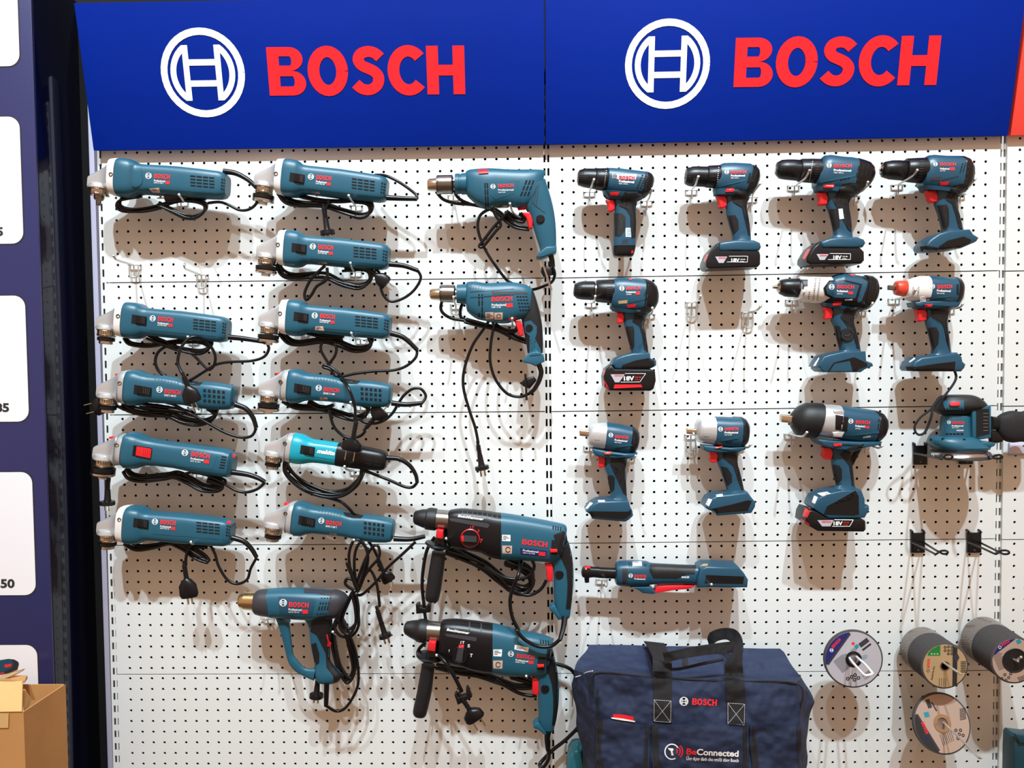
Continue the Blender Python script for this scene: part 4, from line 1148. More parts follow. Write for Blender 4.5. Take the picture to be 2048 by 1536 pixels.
t.add('lock_button', M.black, lathe(q + Vector((0, 4, 0)), q + Vector((0, -4, 0)), [(0, 9), (5, 9), (6.5, 8), (6.5, .1)], 24), solid=False)
sb = t.prism('switch_recess', M.void, [(1668, 440), (1758, 450), (1742, 610), (1655, 600)], 2, 27, 1)
t.prism('direction_slider', M.red, [(1648, 556), (1732, 558), (1734, 592), (1652, 596)], 24, 32, 1.5, parent=sb)
q = t.hit(HA((742, 432)), 0)
dl = t.add('mode_dial', M.black, lathe(q + Vector((0, 4, 0)), q + Vector((0, -9, 0)), [(0, 18.5), (9, 18.5), (11, 17), (11, .1)], 36), solid=True)
t.add('dial_ring', M.red, lathe(q + Vector((0, 2, 0)), q + Vector((0, -9, 0)), [(0, 18.8), (5.5, 20.2), (6.5, 18.8)], 36), dl, solid=False)
t.patch('dial_bar', M.grey, [(640, 400), (815, 412), (815, 480), (640, 470)], 5, 4, parent=dl)
t.patch('dial_pointer', M.red, [(628, 415), (668, 400), (668, 475), (632, 470)], 5.4, 4, parent=dl)
t.patch('side_channel', M.grey, [(500, 205), (600, 215), (930, 262), (965, 285), (940, 320), (520, 240)], 1.4, 5)
t.text('Boschhammer', (600, 192), (895, 232), 30, bold=.03, shear=.25)
t.text('7', (850, 482), (880, 486), 42, M.redp, .03); t.text('T', (760, 322), (782, 326), 28, M.redp, .03); t.text('I', (738, 320), (744, 322), 26, M.redp, .03); t.text('2', (822, 360), (846, 364), 28, M.redp)
t.word((1330, 505), (1616, 540), 62)
t.patch('plate', M.navyp, [(1310, 545), (1620, 580), (1608, 645), (1315, 620)], .3, 5)
t.text('Professional', (1340, 583), (1516, 602), 24, bold=.02); t.text('GBH 2-26 DRE', (1340, 606), (1478, 620), 14); t.bar((1520, 632), (1596, 640), 46, M.redp); t.inked()
t.patch('rating_label', M.white, [(1105, 395), (1200, 398), (1200, 470), (1105, 466)], .4, 4)
t.patch('check_label', M.lab_p, [(1105, 518), (1218, 520), (1215, 612), (1108, 610)], .4, 4)
t.flat(strip2d(arc(1172, 565, 26, 28, 20, 350, 20), 9), lambda p: HA(p), M.darkp, 1.0); t.inked('label_print')
t.slots('rear_vents', M.void, (1672, 288), (1785, 308), (1672, 335), 4, 1, .5, 1)
side_handle(t, [(372, 202, 492, 232), (362, 300, 485, 330), (350, 420, 470, 440), (330, 500, 480, 510)], [(364, 330), (440, 340), (432, 436), (358, 424)], ((382, 485), (362, 590)), 29, [(310, 580, 465, 600), (290, 690, 450, 720), (262, 860, 430, 880), (242, 1000, 408, 1030), (228, 1110, 385, 1135), (245, 1145, 370, 1155)], 95)
dots(t, (320, 620), (430, 630), (240, 1100), 7, 26)
c = []
t.bundle(c, [(480, 560), (700, 650), (900, 750), (1050, 870), (1200, 985), (1350, 1030), (1440, 960), (1425, 850), (1330, 760), (1150, 690)], 7, 9, r=3.5, d=62, seed=41)
t.tube('', None, [(900, 760), (1100, 870), (1250, 900), (1400, 870), (1470, 760), (1440, 670)], 3.7, 84, cord=c)
t.tube('', None, [(1250, 1040), (1400, 1085), (1540, 1020), (1610, 910)], 3.7, 70, cord=c)
t.tube('', None, [(1330, 660, 80), (1290, 850), (1230, 990), (1195, 1150), (1220, 1330), (1290, 1480)] + [((HB(p)[0] - 810) * 5.6889, (HB(p)[1] - 1000) * 5.6889, 130) for p in ((1310, 220), (1400, 320), (1540, 390), (1680, 390), (1775, 320))], 4.0, 118, cord=c)
t.tube('', None, [(340, 420), (250, 570), (205, 800), (195, 1000), (212, 1150), (225, 1290), (245, 1420)], 3.8, 72, cord=c)
t.cable(c)
t.tube('strain_relief', M.cord, [((HB(p)[0] - 810) * 5.6889, (HB(p)[1] - 1000) * 5.6889, dd) for p, dd in (((1830, 75), 98), ((1812, 200), 112), ((1775, 325), 128))], lambda s: 6.8 - 2.4 * s, 95)
t.prism('cord_clip', M.black, [(128, 1180), (165, 1165), (175, 1205), (235, 1215), (262, 1180), (300, 1175), (296, 1262), (135, 1280)], -30, -8, 2)

t = Thing('rotary_hammer', 'teal and black rotary hammer with red pointer dial, the lower of the pair', 'rotary hammer', HB, 88, (900, 400), 'corded rotary hammers')
t.loft('chuck', M.rubber, [(97, 175, 94, 215), (104, 150, 97, 235), (125, 125, 110, 258), (190, 114, 160, 290), (250, 110, 222, 322), (262, 102, 234, 335), (300, 98, 270, 345), (358, 112, 335, 350)], k=1, n=30)
t.loft('spindle_neck', M.chrome, [(355, 118, 345, 335), (500, 130, 490, 345)], k=1, n=28)
t.loft('gear_housing', M.black, [(498, 135, 470, 460), (515, 112, 480, 500), (640, 105, 560, 560), (760, 115, 700, 590), (880, 130, 830, 635), (980, 145, 960, 660), (1058, 156, 1052, 668)], k=.62, e=3, sm=2)
t.slots('top_ribs', M.grey, (740, 118), (1120, 168), (738, 200), 3, 1, .12, 1, .9)
t.loft('motor_housing', M.teal, [(1054, 154, 1050, 668), (1150, 175, 1140, 688), (1260, 205, 1250, 700), (1400, 238, 1380, 705), (1520, 256, 1470, 700), (1640, 290, 1560, 700), (1695, 315, 1620, 690), (1708, 345, 1660, 560)], k=.6, e=3, sm=2)
t.loft('handle', M.teal, [(1440, 660, 1712, 480), (1490, 710, 1745, 620), (1525, 770, 1760, 740), (1538, 860, 1768, 850), (1542, 980, 1766, 980), (1546, 1100, 1752, 1100), (1545, 1180, 1738, 1190), (1560, 1250, 1722, 1250), (1590, 1305, 1705, 1300), (1610, 1325, 1680, 1325)], k=.55, e=2.6, sm=2)
t.patch('rear_grip', M.rubber, [(1640, 420), (1700, 420), (1712, 480), (1745, 620), (1760, 740), (1768, 850), (1766, 980), (1750, 1110), (1722, 1245), (1692, 1240), (1706, 1080), (1705, 940), (1690, 800), (1660, 700), (1625, 660)], 1.2, 4)
t.prism('handle_lip', M.teal, [(1486, 1226), (1508, 1195), (1545, 1180), (1575, 1230), (1640, 1315), (1605, 1315), (1545, 1262), (1500, 1250)], -14, 14, 4)
t.prism('trigger', M.red, [(1478, 715), (1540, 708), (1552, 750), (1552, 840), (1546, 905), (1502, 896), (1476, 872), (1480, 790)], -10, 10, 3)
q = t.hit(HB((1618, 850)), 0)
t.add('lock_button', M.black, lathe(q + Vector((0, 4, 0)), q + Vector((0, -4, 0)), [(0, 9), (5, 9), (6.5, 8), (6.5, .1)], 24), solid=False)
sb = t.prism('switch_recess', M.void, [(1542, 480), (1628, 490), (1612, 630), (1526, 615)], 2, 27, 1)
t.prism('direction_slider', M.red, [(1534, 584), (1606, 584), (1606, 612), (1534, 618)], 24, 32, 1.5, parent=sb)
q = t.hit(HB((700, 475)), 0)
dl = t.add('mode_dial', M.black, lathe(q + Vector((0, 4, 0)), q + Vector((0, -9, 0)), [(0, 18), (8, 18), (10, 16.5), (10, .1)], 36), solid=True)
t.patch('dial_bar', M.grey, [(680, 405), (742, 405), (720, 575), (650, 562)], 6, 4, parent=dl)
t.patch('dial_pointer', M.red, [(688, 372), (744, 374), (742, 408), (686, 406)], 5, 3, parent=dl)
t.patch('side_channel', M.grey, [(530, 255), (620, 262), (850, 290), (885, 300), (875, 340), (560, 285)], 1.4, 5)
t.text('Boschhammer', (556, 222), (800, 262), 28, bold=.03, shear=.2)
t.text('I', (705, 362), (712, 363), 28, bold=.03); t.text('T', (722, 363), (748, 365), 28, bold=.03); t.text('T', (806, 505), (834, 508), 36, bold=.03); t.text('!', (578, 450), (586, 451), 26, bold=.03); t.text('S', (780, 400), (806, 404), 34, bold=.02)
t.mark((1249, 473), 32); t.word((1310, 515), (1502, 538), 45); t.text('Professional', (1300, 548), (1434, 564), 22, bold=.02); t.text('GBH 220', (1296, 566), (1400, 578), 12); t.bar((1438, 578), (1490, 586), 34, M.redp); t.inked()
t.patch('rating_label', M.white, [(1060, 425), (1155, 425), (1150, 502), (1060, 498)], .4, 4)
t.patch('check_label', M.lab_p, [(1056, 545), (1160, 545), (1156, 632), (1060, 632)], .4, 4)
t.patch('address_label', M.white, [(1292, 375), (1442, 405), (1435, 456), (1286, 424)], .4, 4)
t.flat(strip2d(arc(1112, 590, 24, 26, 20, 350, 20), 8), lambda p: HB(p), M.darkp, 1.0); t.inked('label_print')
t.slots('rear_vents', M.void, (1555, 315), (1665, 330), (1560, 362), 4, 1, .5, 1)
side_handle(t, [(388, 205, 500, 235), (372, 300, 478, 322), (350, 420, 470, 440), (310, 490, 470, 500)], [(370, 325), (446, 335), (436, 436), (358, 424)], ((375, 478), (355, 580)), 29, [(288, 585, 432, 600), (270, 690, 415, 710), (242, 850, 398, 865), (215, 980, 370, 1000), (192, 1095, 340, 1125), (205, 1132, 322, 1150)], 95)
dots(t, (300, 620), (400, 630), (210, 1090), 7, 26)
c = []
t.bundle(c, [(450, 610), (700, 660), (900, 690), (1100, 760), (1300, 830), (1470, 820), (1440, 760), (1250, 700)], 5, 7, r=3.5, d=64, seed=42)
t.tube('', None, [(1080, 750), (1300, 880), (1430, 920), (1530, 925)], 3.8, 74, cord=c)
t.tube('', None, [(330, 350), (260, 420), (250, 500), (330, 560)], 3.8, 70, cord=c)
t.tube('', None, [(460, 480, 112), (550, 570, 128), (640, 720, 128), (720, 880, 124)], 4.2, 128, cord=c)
t.tube('', None, [(1650, 1500, 92), (1655, 1600, 80), (1600, 1690, 70), (1560, 1660, 50), (1700, 1510, 40), (1850, 1390), (1990, 1240), (2060, 1080), (2010, 860), (1930, 680), (1850, 615), (1730, 580)], 4.2, 34, cord=c)
t.cable(c)
t.tube('strain_relief', M.cord, [(1648, 1310, 95), (1640, 1400, 95), (1650, 1510, 92)], lambda s: 7.2 - 2 * s, 95)
t.prism('cord_clip', M.black, [(642, 900), (665, 880), (690, 925), (770, 905), (768, 830), (788, 820), (832, 925), (680, 1008)], 24, 42, 2)
t.plug((800, 1070), (880, 1190), 126, 'flat', 13, prong=15, back=34, spread=19)
# ------------------------------------------------------------------ cordless tools
B3, B4, B5, B6, B7, B8 = crop(1130, 290, 4.876), crop(1530, 290, 4.6545), crop(1130, 540, 4.995), crop(1530, 520, 4.6545), crop(1130, 790, 4.763), crop(1540, 760, 4.0315)
DC = 63
def ring_marks(t, p0, p1, p2, n): t.slots('torque_marks', M.white, p0, p1, p2, 1, n, .4, .3, .6)
def battery_label(t, a, b, c, d, v0, v1, vh, par, red=None, frame=None):
    t.patch('label_field', M.lab_w, [a, b, c, d], .4, 4, parent=par, skirt=.4)
    t.text('18V', v0, v1, vh, bold=.04)
    w = (v1[0] - v0[0])
    t.word((a[0] + (b[0] - a[0]) * .3, a[1] + 18), (a[0] + (b[0] - a[0]) * .86, a[1] + 18), 13)
    t.text('Li-Ion', (v1[0] + 8, v1[1] + (v1[1] - v0[1]) * .4), (v1[0] + 8 + w * .45, v1[1] + (v1[1] - v0[1])), vh * .28, red or M.white, .02)
    t.text('2.0 Ah', (v1[0] + 8, v1[1] - vh * .55), (v1[0] + 8 + w * .6, v1[1] - vh * .55 + (v1[1] - v0[1]) * .6), vh * .34, red or M.white, .03)
    if frame:
        for p, q in zip(frame, frame[1:]):
            l = math.hypot(q[0] - p[0], q[1] - p[1])
            nx, ny = -(q[1] - p[1]) / l * 2.2, (q[0] - p[0]) / l * 2.2
            V = [(p[0] + nx, p[1] + ny), (q[0] + nx, q[1] + ny), (q[0] - nx, q[1] - ny), (p[0] - nx, p[1] - ny)]
            t.flat((V, [(0, 1, 2, 3)]), lambda s: t.tf(s), M.white)

GRP = 'cordless drills on the middle bay'
# --- compact drill with stick battery
t = Thing('cordless_drill', 'slim petrol blue cordless drill with a stick battery inside its handle', 'drill', B3, DC, (560, 400))
t.loft('chuck', M.black, [(122, 290, 117, 345), (124, 270, 117, 365), (138, 248, 126, 392), (182, 232, 168, 408), (200, 231, 184, 412), (300, 231, 288, 430), (306, 236, 296, 426)], k=1, n=30)
t.slots('chuck_grooves', M.grey, (150, 262),(235, 258),(138, 375), 1, 6, .9, .22, .5)
t.loft('torque_ring', M.black, [(304, 233, 294, 432), (314, 229, 302, 438), (420, 228, 400, 452), (428, 232, 408, 448)], k=1, n=30)
ring_marks(t, (396, 240), (412, 240), (372, 425), 10)
t.loft('motor_housing', M.blue, [(424, 226, 398, 452), (470, 228, 430, 470), (560, 234, 520, 480), (700, 252, 660, 492), (790, 262, 748, 505), (800, 263, 756, 505)], k=.82, e=2.4, n=28)
t.loft('rear_cap', M.black, [(780, 261, 736, 508), (812, 266, 765, 510), (842, 282, 800, 495), (864, 312, 838, 450), (870, 345, 858, 400)], k=.82, e=2.4)
hd = t.grip_handle(M.blue, [(362, 450, 760, 495), (380, 490, 745, 520), (415, 530, 705, 555), (452, 580, 690, 600), (472, 640, 690, 650), (478, 760, 697, 760), (472, 860, 694, 860), (468, 930, 692, 930), (467, 990, 690, 990)], (478, 538, 640))
bt = t.loft('battery', M.black, [(466, 985, 691, 985), (465, 1040, 680, 1040), (466, 1075, 668, 1078), (480, 1086, 655, 1088)], k=.62, e=3)
t.slots('battery_ribs', M.grey, (560, 915), (625, 915), (552, 965), 1, 4, 1, .3, .7)
t.patch('battery_latch', M.red, [(648, 1030), (668, 1028), (664, 1055), (645, 1058)], 1.5, 3, parent=bt)
t.patch('rear_grip', M.rubber, [(585, 455), (720, 450), (838, 462), (782, 512), (705, 556), (692, 610), (692, 660), (697, 760), (694, 900), (648, 905), (640, 800), (636, 690), (590, 620), (525, 590), (530, 560)], 1.2, 4, lines=2)
t.patch('front_grip', M.rubber, [(476, 665), (560, 665), (592, 700), (592, 820), (540, 888), (474, 885)], 1.0, 4, lines=2)
t.patch('nose_skirt', M.blue, [(362, 448), (395, 446), (440, 520), (405, 532), (375, 500)], 1, 4)
t.prism('trigger', M.red, [(395, 540), (470, 537), (486, 580), (484, 630), (450, 658), (414, 648), (420, 615), (416, 580), (402, 562)], -9, 9, 3)
t.patch('direction_switch', M.red, [(438, 462), (532, 458), (516, 494), (440, 492)], 3.0, 3)
t.slots('vent_slots', M.void, (745, 285), (838, 300), (690, 420), 3, 6, .6, .6)
t.patch('label_glare', M.lab_w, [(460, 282), (702, 283), (690, 338), (520, 336), (500, 326), (462, 324)], .4, 5)  # whitish glare on the label panel, painted as a pale overlay
t.mark((486, 304), 20, M.darkp); t.word((528, 334), (680, 336), 34); t.text('Professional', (525, 362), (674, 372), 24, bold=.03); t.text('GSR 120-LI', (525, 382), (612, 386), 14); t.inked()
t.patch('serial_label', M.white, [(590, 808), (668, 808), (660, 898), (592, 895)], .4, 4)
t.slots('label_lines', M.tealp, (596, 815), (660, 815), (596, 890), 1, 6, .8, .4, .7)

def drill_text(t, m, w0, w1, wh, p0, p1, model, box=None):
    t.mark(*m); t.word(w0, w1, wh); t.text('Professional', p0, p1, wh * .62, bold=.03)
    t.text(model, (p0[0], p0[1] + wh * .62), (p0[0] + (p1[0] - p0[0]) * .55, p0[1] + wh * .62 + (p1[1] - p0[1]) * .55), wh * .36)
    if box: t.bar(box[0], box[1], box[2], M.redp)

# --- 18 V drill on its battery
t = Thing('cordless_drill', 'petrol blue cordless drill with slim battery, left of the drill with the white sticker', 'drill', B3, DC, (1620, 400))
t.loft('chuck', M.black, [(1174, 262, 1166, 350), (1182, 232, 1170, 380), (1208, 222, 1190, 392), (1244, 210, 1218, 402), (1300, 210, 1275, 404), (1384, 212, 1362, 408), (1392, 218, 1370, 402)], k=1, n=30)
t.slots('chuck_grooves', M.grey, (1190, 240),(1235, 232),(1185, 365), 1, 6, .9, .22, .5)
t.loft('torque_ring', M.black, [(1390, 208, 1366, 408), (1400, 203, 1374, 414), (1500, 198, 1472, 425), (1516, 200, 1488, 420)], k=1, n=30)
ring_marks(t, (1490, 210), (1512, 210), (1470, 408), 10)
t.loft('chuck_jaws', M.steel, [(1164, 280, 1158, 335), (1180, 268, 1172, 345)], k=1, n=18)
t.slots('torque_ridges', M.grey, (1415, 215), (1500, 210), (1395, 400), 1, 5, .6, .12, .8)
t.loft('motor_housing', M.blue, [(1514, 190, 1450, 450), (1545, 180, 1490, 470), (1650, 178, 1590, 490), (1800, 186, 1700, 500), (1830, 205, 1740, 505)], k=.78, e=2.5, n=28)
t.loft('rear_cap', M.black, [(1822, 198, 1730, 506), (1860, 212, 1780, 500), (1886, 240, 1830, 470), (1898, 290, 1862, 420), (1899, 330, 1880, 380)], k=.78, e=2.5)
t.grip_handle(M.blue, [(1440, 430, 1800, 480), (1450, 490, 1790, 510), (1500, 545, 1775, 560), (1555, 620, 1772, 620), (1575, 680, 1785, 690), (1600, 780, 1800, 780), (1625, 870, 1808, 870), (1632, 930, 1812, 930), (1570, 965, 1820, 960), (1540, 985, 1830, 980)], (1562, 503, 620))
t.prism('battery_foot', M.blue, [(1462, 1010), (1475, 965), (1560, 952), (1640, 942), (1810, 945), (1866, 970), (1878, 1010), (1862, 1042), (1830, 1054), (1474, 1054)], -30, 30, 6)
t.patch('foot_recess', M.darkp, [(1590, 1020), (1725, 1020), (1725, 1034), (1590, 1038)], .3, 4)
bt = t.prism('battery', M.black, [(1440, 1000), (1462, 975), (1476, 1052), (1852, 1052), (1864, 1090), (1862, 1180), (1838, 1205), (1372, 1222), (1342, 1200), (1346, 1150), (1382, 1060)], -33, 33, 5)
t.patch('battery_latch', M.red, [(1348, 1130), (1388, 1052), (1400, 1062), (1364, 1145)], 1.6, 4, parent=bt)
battery_label(t, (1465, 1088), (1582, 1088), (1546, 1150), (1500, 1150), (1622, 1138), (1702, 1138), 32, bt, frame=[(1578, 1140), (1778, 1142), (1782, 1084), (1600, 1084)])
t.patch('rear_grip', M.rubber, [(1650, 430), (1760, 440), (1862, 420), (1800, 505), (1772, 570), (1775, 640), (1800, 780), (1808, 880), (1790, 880), (1752, 720), (1726, 610), (1645, 560), (1620, 520)], 1.2, 4, lines=2)
t.patch('front_grip', M.rubber, [(1585, 690), (1660, 682), (1690, 730), (1696, 820), (1636, 878), (1610, 800)], 1.0, 4, lines=2)
t.prism('trigger', M.red, [(1470, 506), (1556, 500), (1574, 540), (1570, 600), (1532, 626), (1494, 614), (1498, 580), (1486, 532)], -9, 9, 3)
t.patch('direction_switch', M.red, [(1570, 430), (1656, 420), (1640, 455), (1562, 458)], 3, 3)
for q in ((0, 0), (30, -12), (58, -18)):
    t.patch('vent_slot', M.void, [(1800 + q[0], 385 + q[1] - 110), (1815 + q[0], 388 + q[1] - 118), (1800 + q[0], 395 + q[1] - 30), (1770 + q[0], 410 + q[1] - 30)], .3, 4)
t.patch('body_crease', M.teal, [(1480, 400), (1770, 335), (1768, 348), (1500, 412)], 1.0, 5)
drill_text(t, ((1577, 262), 22), (1618, 282), (1770, 276), 30, (1618, 308), (1756, 306), 'GSR 180-LI'); t.inked()

# --- drill with a white sticker
t = Thing('cordless_drill', 'petrol blue cordless drill with slim battery and a white sticker on its handle', 'drill', B4, DC, (700, 300))
t.loft('chuck', M.black, [(102, 185, 98, 250), (112, 162, 104, 280), (155, 140, 135, 312), (205, 136, 188, 322), (260, 136, 240, 326), (322, 140, 302, 332), (330, 146, 310, 326)], k=1, n=30)
t.slots('chuck_grooves', M.grey, (122, 165),(195, 158),(110, 290), 1, 6, .9, .22, .5)
t.loft('torque_ring', M.black, [(326, 136, 304, 336), (336, 131, 312, 342), (450, 130, 425, 352), (520, 132, 494, 356)], k=1, n=30)
t.loft('chuck_jaws', M.steel, [(98, 195, 94, 245), (112, 180, 108, 262)], k=1, n=18)
ring_marks(t, (435, 145), (455, 145), (405, 340), 11)
t.slots('torque_ridges', M.grey, (470, 145), (520, 145), (450, 330), 1, 8, .7, .2, .8)
t.loft('motor_housing', M.blue, [(518, 130, 452, 400), (545, 104, 490, 430), (600, 98, 540, 440), (720, 114, 660, 455), (800, 120, 730, 465), (864, 132, 790, 468)], k=.76, e=2.5, n=28)
t.loft('rear_cap', M.black, [(850, 126, 776, 470), (905, 140, 850, 460), (965, 160, 915, 425), (1004, 195, 965, 380), (1022, 245, 1005, 325)], k=.76, e=2.5)
t.grip_handle(M.blue, [(448, 385, 850, 440), (460, 430, 835, 470), (500, 500, 790, 500), (570, 570, 775, 560), (590, 620, 785, 620), (612, 700, 800, 700), (630, 780, 807, 780), (640, 840, 810, 840), (600, 880, 815, 875), (540, 905, 830, 900)], (566, 448, 560))
t.prism('battery_foot', M.blue, [(468, 940), (476, 912), (560, 882), (640, 872), (810, 872), (872, 895), (888, 930), (864, 966), (800, 978), (490, 978)], -30, 30, 6)
t.patch('foot_recess', M.darkp, [(590, 945), (765, 948), (765, 962), (590, 960)], .3, 4)
bt = t.prism('battery', M.black, [(400, 965), (468, 915), (490, 975), (832, 975), (866, 1010), (868, 1090), (842, 1118), (370, 1130), (340, 1102), (344, 1060)], -33, 33, 5)
t.patch('battery_latch', M.red, [(346, 1055), (395, 970), (424, 962), (372, 1068)], 1.6, 4, parent=bt)
battery_label(t, (480, 1015), (592, 1015), (556, 1070), (510, 1070), (636, 1060), (714, 1060), 32, bt, frame=[(586, 1066), (795, 1066), (797, 1012), (604, 1010)])
t.patch('rear_grip', M.rubber, [(720, 365), (790, 350), (900, 360), (950, 400), (850, 445), (800, 480), (778, 550), (785, 620), (800, 700), (806, 810), (775, 790), (752, 650), (722, 560), (655, 530), (630, 510)], 1.2, 4, lines=2)
t.patch('front_grip', M.rubber, [(592, 600), (690, 590), (696, 760), (636, 808), (612, 700)], 1.0, 4, lines=2)
t.patch('sticker', M.white, [(683, 595), (722, 592), (736, 686), (694, 692)], 1.6, 3)
t.prism('trigger', M.red, [(480, 450), (560, 444), (578, 500), (566, 560), (500, 566), (492, 550), (502, 518), (494, 480)], -9, 9, 3)
t.patch('direction_switch', M.red, [(545, 370), (652, 360), (630, 398), (545, 396)], 3, 3)
t.slots('vent_slots', M.void, (860, 190), (985, 165), (830, 310), 3, 2, .4, .8)
t.slots('lower_vents', M.void, (700, 318), (800, 300), (690, 338), 4, 1, .6, .9)
t.patch('body_crease', M.teal, [(500, 340), (840, 275), (838, 292), (520, 352)], 1.0, 5)
drill_text(t, ((597, 190), 23), (640, 212), (808, 208), 32, (640, 242), (802, 248), 'GSB 180-LI'); t.inked()

def no_batt(t, foot, dark, mouth):
    t.prism('battery_foot', M.blue, foot, -30, 30, 5)
    t.patch('foot_rail', M.black, dark, 1.2, 4)
    if mouth: t.patch('battery_mouth', M.void, mouth, 1.4, 4)
# --- bare drill, top right
t = Thing('cordless_drill', 'petrol blue cordless drill without battery, highest at the right end', 'drill', B4, DC, (1650, 300))
t.loft('chuck', M.black, [(1094, 175, 1078, 255), (1100, 165, 1080, 275), (1122, 155, 1095, 300), (1180, 145, 1160, 320), (1240, 144, 1220, 325), (1304, 148, 1286, 330), (1312, 154, 1296, 324)], k=1, n=30)
t.loft('chuck_jaws', M.steel, [(1078, 195, 1064, 240), (1096, 180, 1080, 260)], k=1, n=18)
t.slots('chuck_grooves', M.grey, (1105, 178),(1175, 168),(1088, 290), 1, 6, .9, .22, .5)
t.loft('torque_ring', M.black, [(1308, 134, 1290, 334), (1316, 128, 1298, 340), (1400, 123, 1380, 350), (1490, 120, 1470, 356)], k=1, n=30)
t.slots('torque_ridges', M.grey, (1440, 135), (1490, 133), (1420, 330), 1, 8, .7, .2, .8)
t.loft('motor_housing', M.blue, [(1486, 116, 1440, 400), (1510, 102, 1470, 420), (1560, 97, 1520, 430), (1700, 108, 1660, 450), (1800, 112, 1750, 458), (1845, 116, 1790, 460)], k=.76, e=2.5, n=28)
t.loft('rear_cap', M.black, [(1700, 100, 1700, 120), (1830, 108, 1776, 462), (1880, 128, 1845, 448), (1920, 180, 1895, 400), (1936, 240, 1925, 340)], k=.76, e=2.5)
t.grip_handle(M.blue, [(1432, 385, 1830, 440), (1450, 425, 1815, 470), (1510, 490, 1785, 500), (1575, 550, 1776, 550), (1605, 630, 1800, 630), (1628, 710, 1820, 700), (1645, 780, 1836, 770), (1640, 830, 1845, 820), (1600, 850, 1850, 845)], (1582, 430, 535))
no_batt(t, [(1436, 940), (1468, 900), (1510, 870), (1560, 838), (1650, 812), (1842, 802), (1872, 848), (1924, 880), (1900, 916), (1762, 976), (1600, 990), (1450, 996), (1434, 965)],
        [(1620, 945), (1700, 890), (1850, 852), (1924, 884), (1900, 914), (1762, 974), (1612, 988)], [(1440, 945), (1520, 938), (1610, 955), (1606, 985), (1452, 992)])
t.patch('rear_grip', M.rubber, [(1740, 385), (1830, 360), (1905, 380), (1880, 420), (1805, 465), (1785, 540), (1802, 640), (1822, 710), (1838, 790), (1805, 770), (1772, 640), (1740, 545), (1685, 510), (1690, 480)], 1.2, 4, lines=2)
t.patch('front_grip', M.rubber, [(1600, 565), (1690, 552), (1712, 590), (1716, 740), (1690, 790), (1652, 778)], 1.0, 4, lines=2)
t.prism('trigger', M.red, [(1490, 430), (1576, 427), (1597, 480), (1590, 535), (1532, 541), (1512, 510), (1510, 490), (1498, 455)], -9, 9, 3)
t.patch('direction_switch', M.red, [(1630, 346), (1722, 340), (1700, 373), (1630, 378)], 3, 3)
t.slots('vent_slots', M.void, (1650, 322), (1810, 285), (1640, 338), 8, 1, .5, 1)
t.slots('rear_vents', M.void, (1830, 165), (1885, 150), (1800, 270), 2, 1, .4, .9)
t.patch('clutch_window', M.grey, [(1540, 305), (1640, 292), (1636, 328), (1538, 336)], .5, 4)
drill_text(t, ((1587, 178), 20), (1630, 194), (1778, 192), 28, (1630, 228), (1716, 229), 'GSR 18V-50', ((1722, 236), (1766, 236), 28)); t.inked()

# --- drill with the large battery
t = Thing('cordless_drill', 'petrol blue cordless drill on a tall battery with red stripes', 'drill', B5, DC, (640, 300))
t.loft('chuck', M.black, [(90, 165, 82, 225), (96, 138, 86, 258), (140, 118, 120, 288), (182, 110, 165, 296), (290, 110, 280, 302), (298, 118, 288, 296)], k=1, n=30)
t.slots('chuck_grooves', M.grey, (98, 140),(170, 130),(90, 265), 1, 6, .9, .22, .5)
t.loft('chuck_gap', M.chrome, [(290, 125, 280, 290), (318, 125, 308, 290)], k=1, n=26)
t.loft('torque_ring', M.black, [(314, 104, 304, 314), (322, 98, 312, 320), (410, 95, 398, 328), (492, 93, 472, 334)], k=1, n=30)
t.slots('torque_ridges', M.grey, (420, 105), (490, 103), (405, 318), 1, 9, .8, .2, .8)
t.loft('motor_housing', M.blue, [(488, 88, 450, 390), (520, 78, 480, 410), (600, 77, 560, 425), (700, 85, 660, 440), (790, 92, 740, 445), (830, 98, 780, 446)], k=.76, e=2.5, n=28)
t.loft('rear_cap', M.black, [(700, 80, 700, 100), (810, 88, 764, 448), (870, 112, 840, 430), (915, 160, 895, 390), (935, 230, 928, 330)], k=.76, e=2.5)
t.grip_handle(M.blue, [(442, 370, 840, 430), (470, 410, 820, 460), (520, 480, 795, 490), (585, 535, 772, 550), (605, 610, 795, 610), (628, 700, 815, 690), (652, 780, 828, 770), (660, 830, 834, 825), (600, 855, 838, 850)], (580, 424, 535))
no_batt(t, [(455, 945), (470, 910), (495, 878), (570, 850), (660, 828), (830, 828), (836, 880), (890, 902), (892, 950), (870, 966), (830, 984), (560, 992), (482, 984), (470, 958)],
        [(575, 950), (700, 905), (832, 880), (890, 904), (890, 952), (830, 982), (560, 990)], None)
bt = t.prism('battery', M.black, [(396, 985), (452, 940), (482, 985), (832, 985), (878, 1010), (886, 1100), (864, 1180), (832, 1202), (425, 1198), (382, 1160), (372, 1060)], -34, 34, 5)
t.patch('battery_edge', M.red, [(372, 1060), (384, 1002), (400, 984), (408, 1000), (388, 1045)], 1.2, 4, parent=bt)
t.patch('battery_edge', M.red, [(374, 1092), (400, 1108), (446, 1194), (425, 1196), (384, 1160)], 1.2, 4, parent=bt)
t.patch('battery_stripe', M.red, [(490, 1158), (500, 1144), (760, 1144), (774, 1170), (486, 1184)], 1.0, 5, parent=bt)
battery_label(t, (455, 1042), (597, 1042), (542, 1122), (500, 1122), (588, 1104), (692, 1102), 42, bt, M.redp, frame=[(556, 1120), (748, 1118), (806, 1034), (600, 1034)])
t.patch('rear_grip', M.rubber, [(720, 385), (800, 360), (880, 380), (850, 425), (800, 470), (776, 550), (796, 630), (818, 710), (832, 820), (794, 790), (770, 650), (742, 560), (672, 510)], 1.2, 4, lines=2)
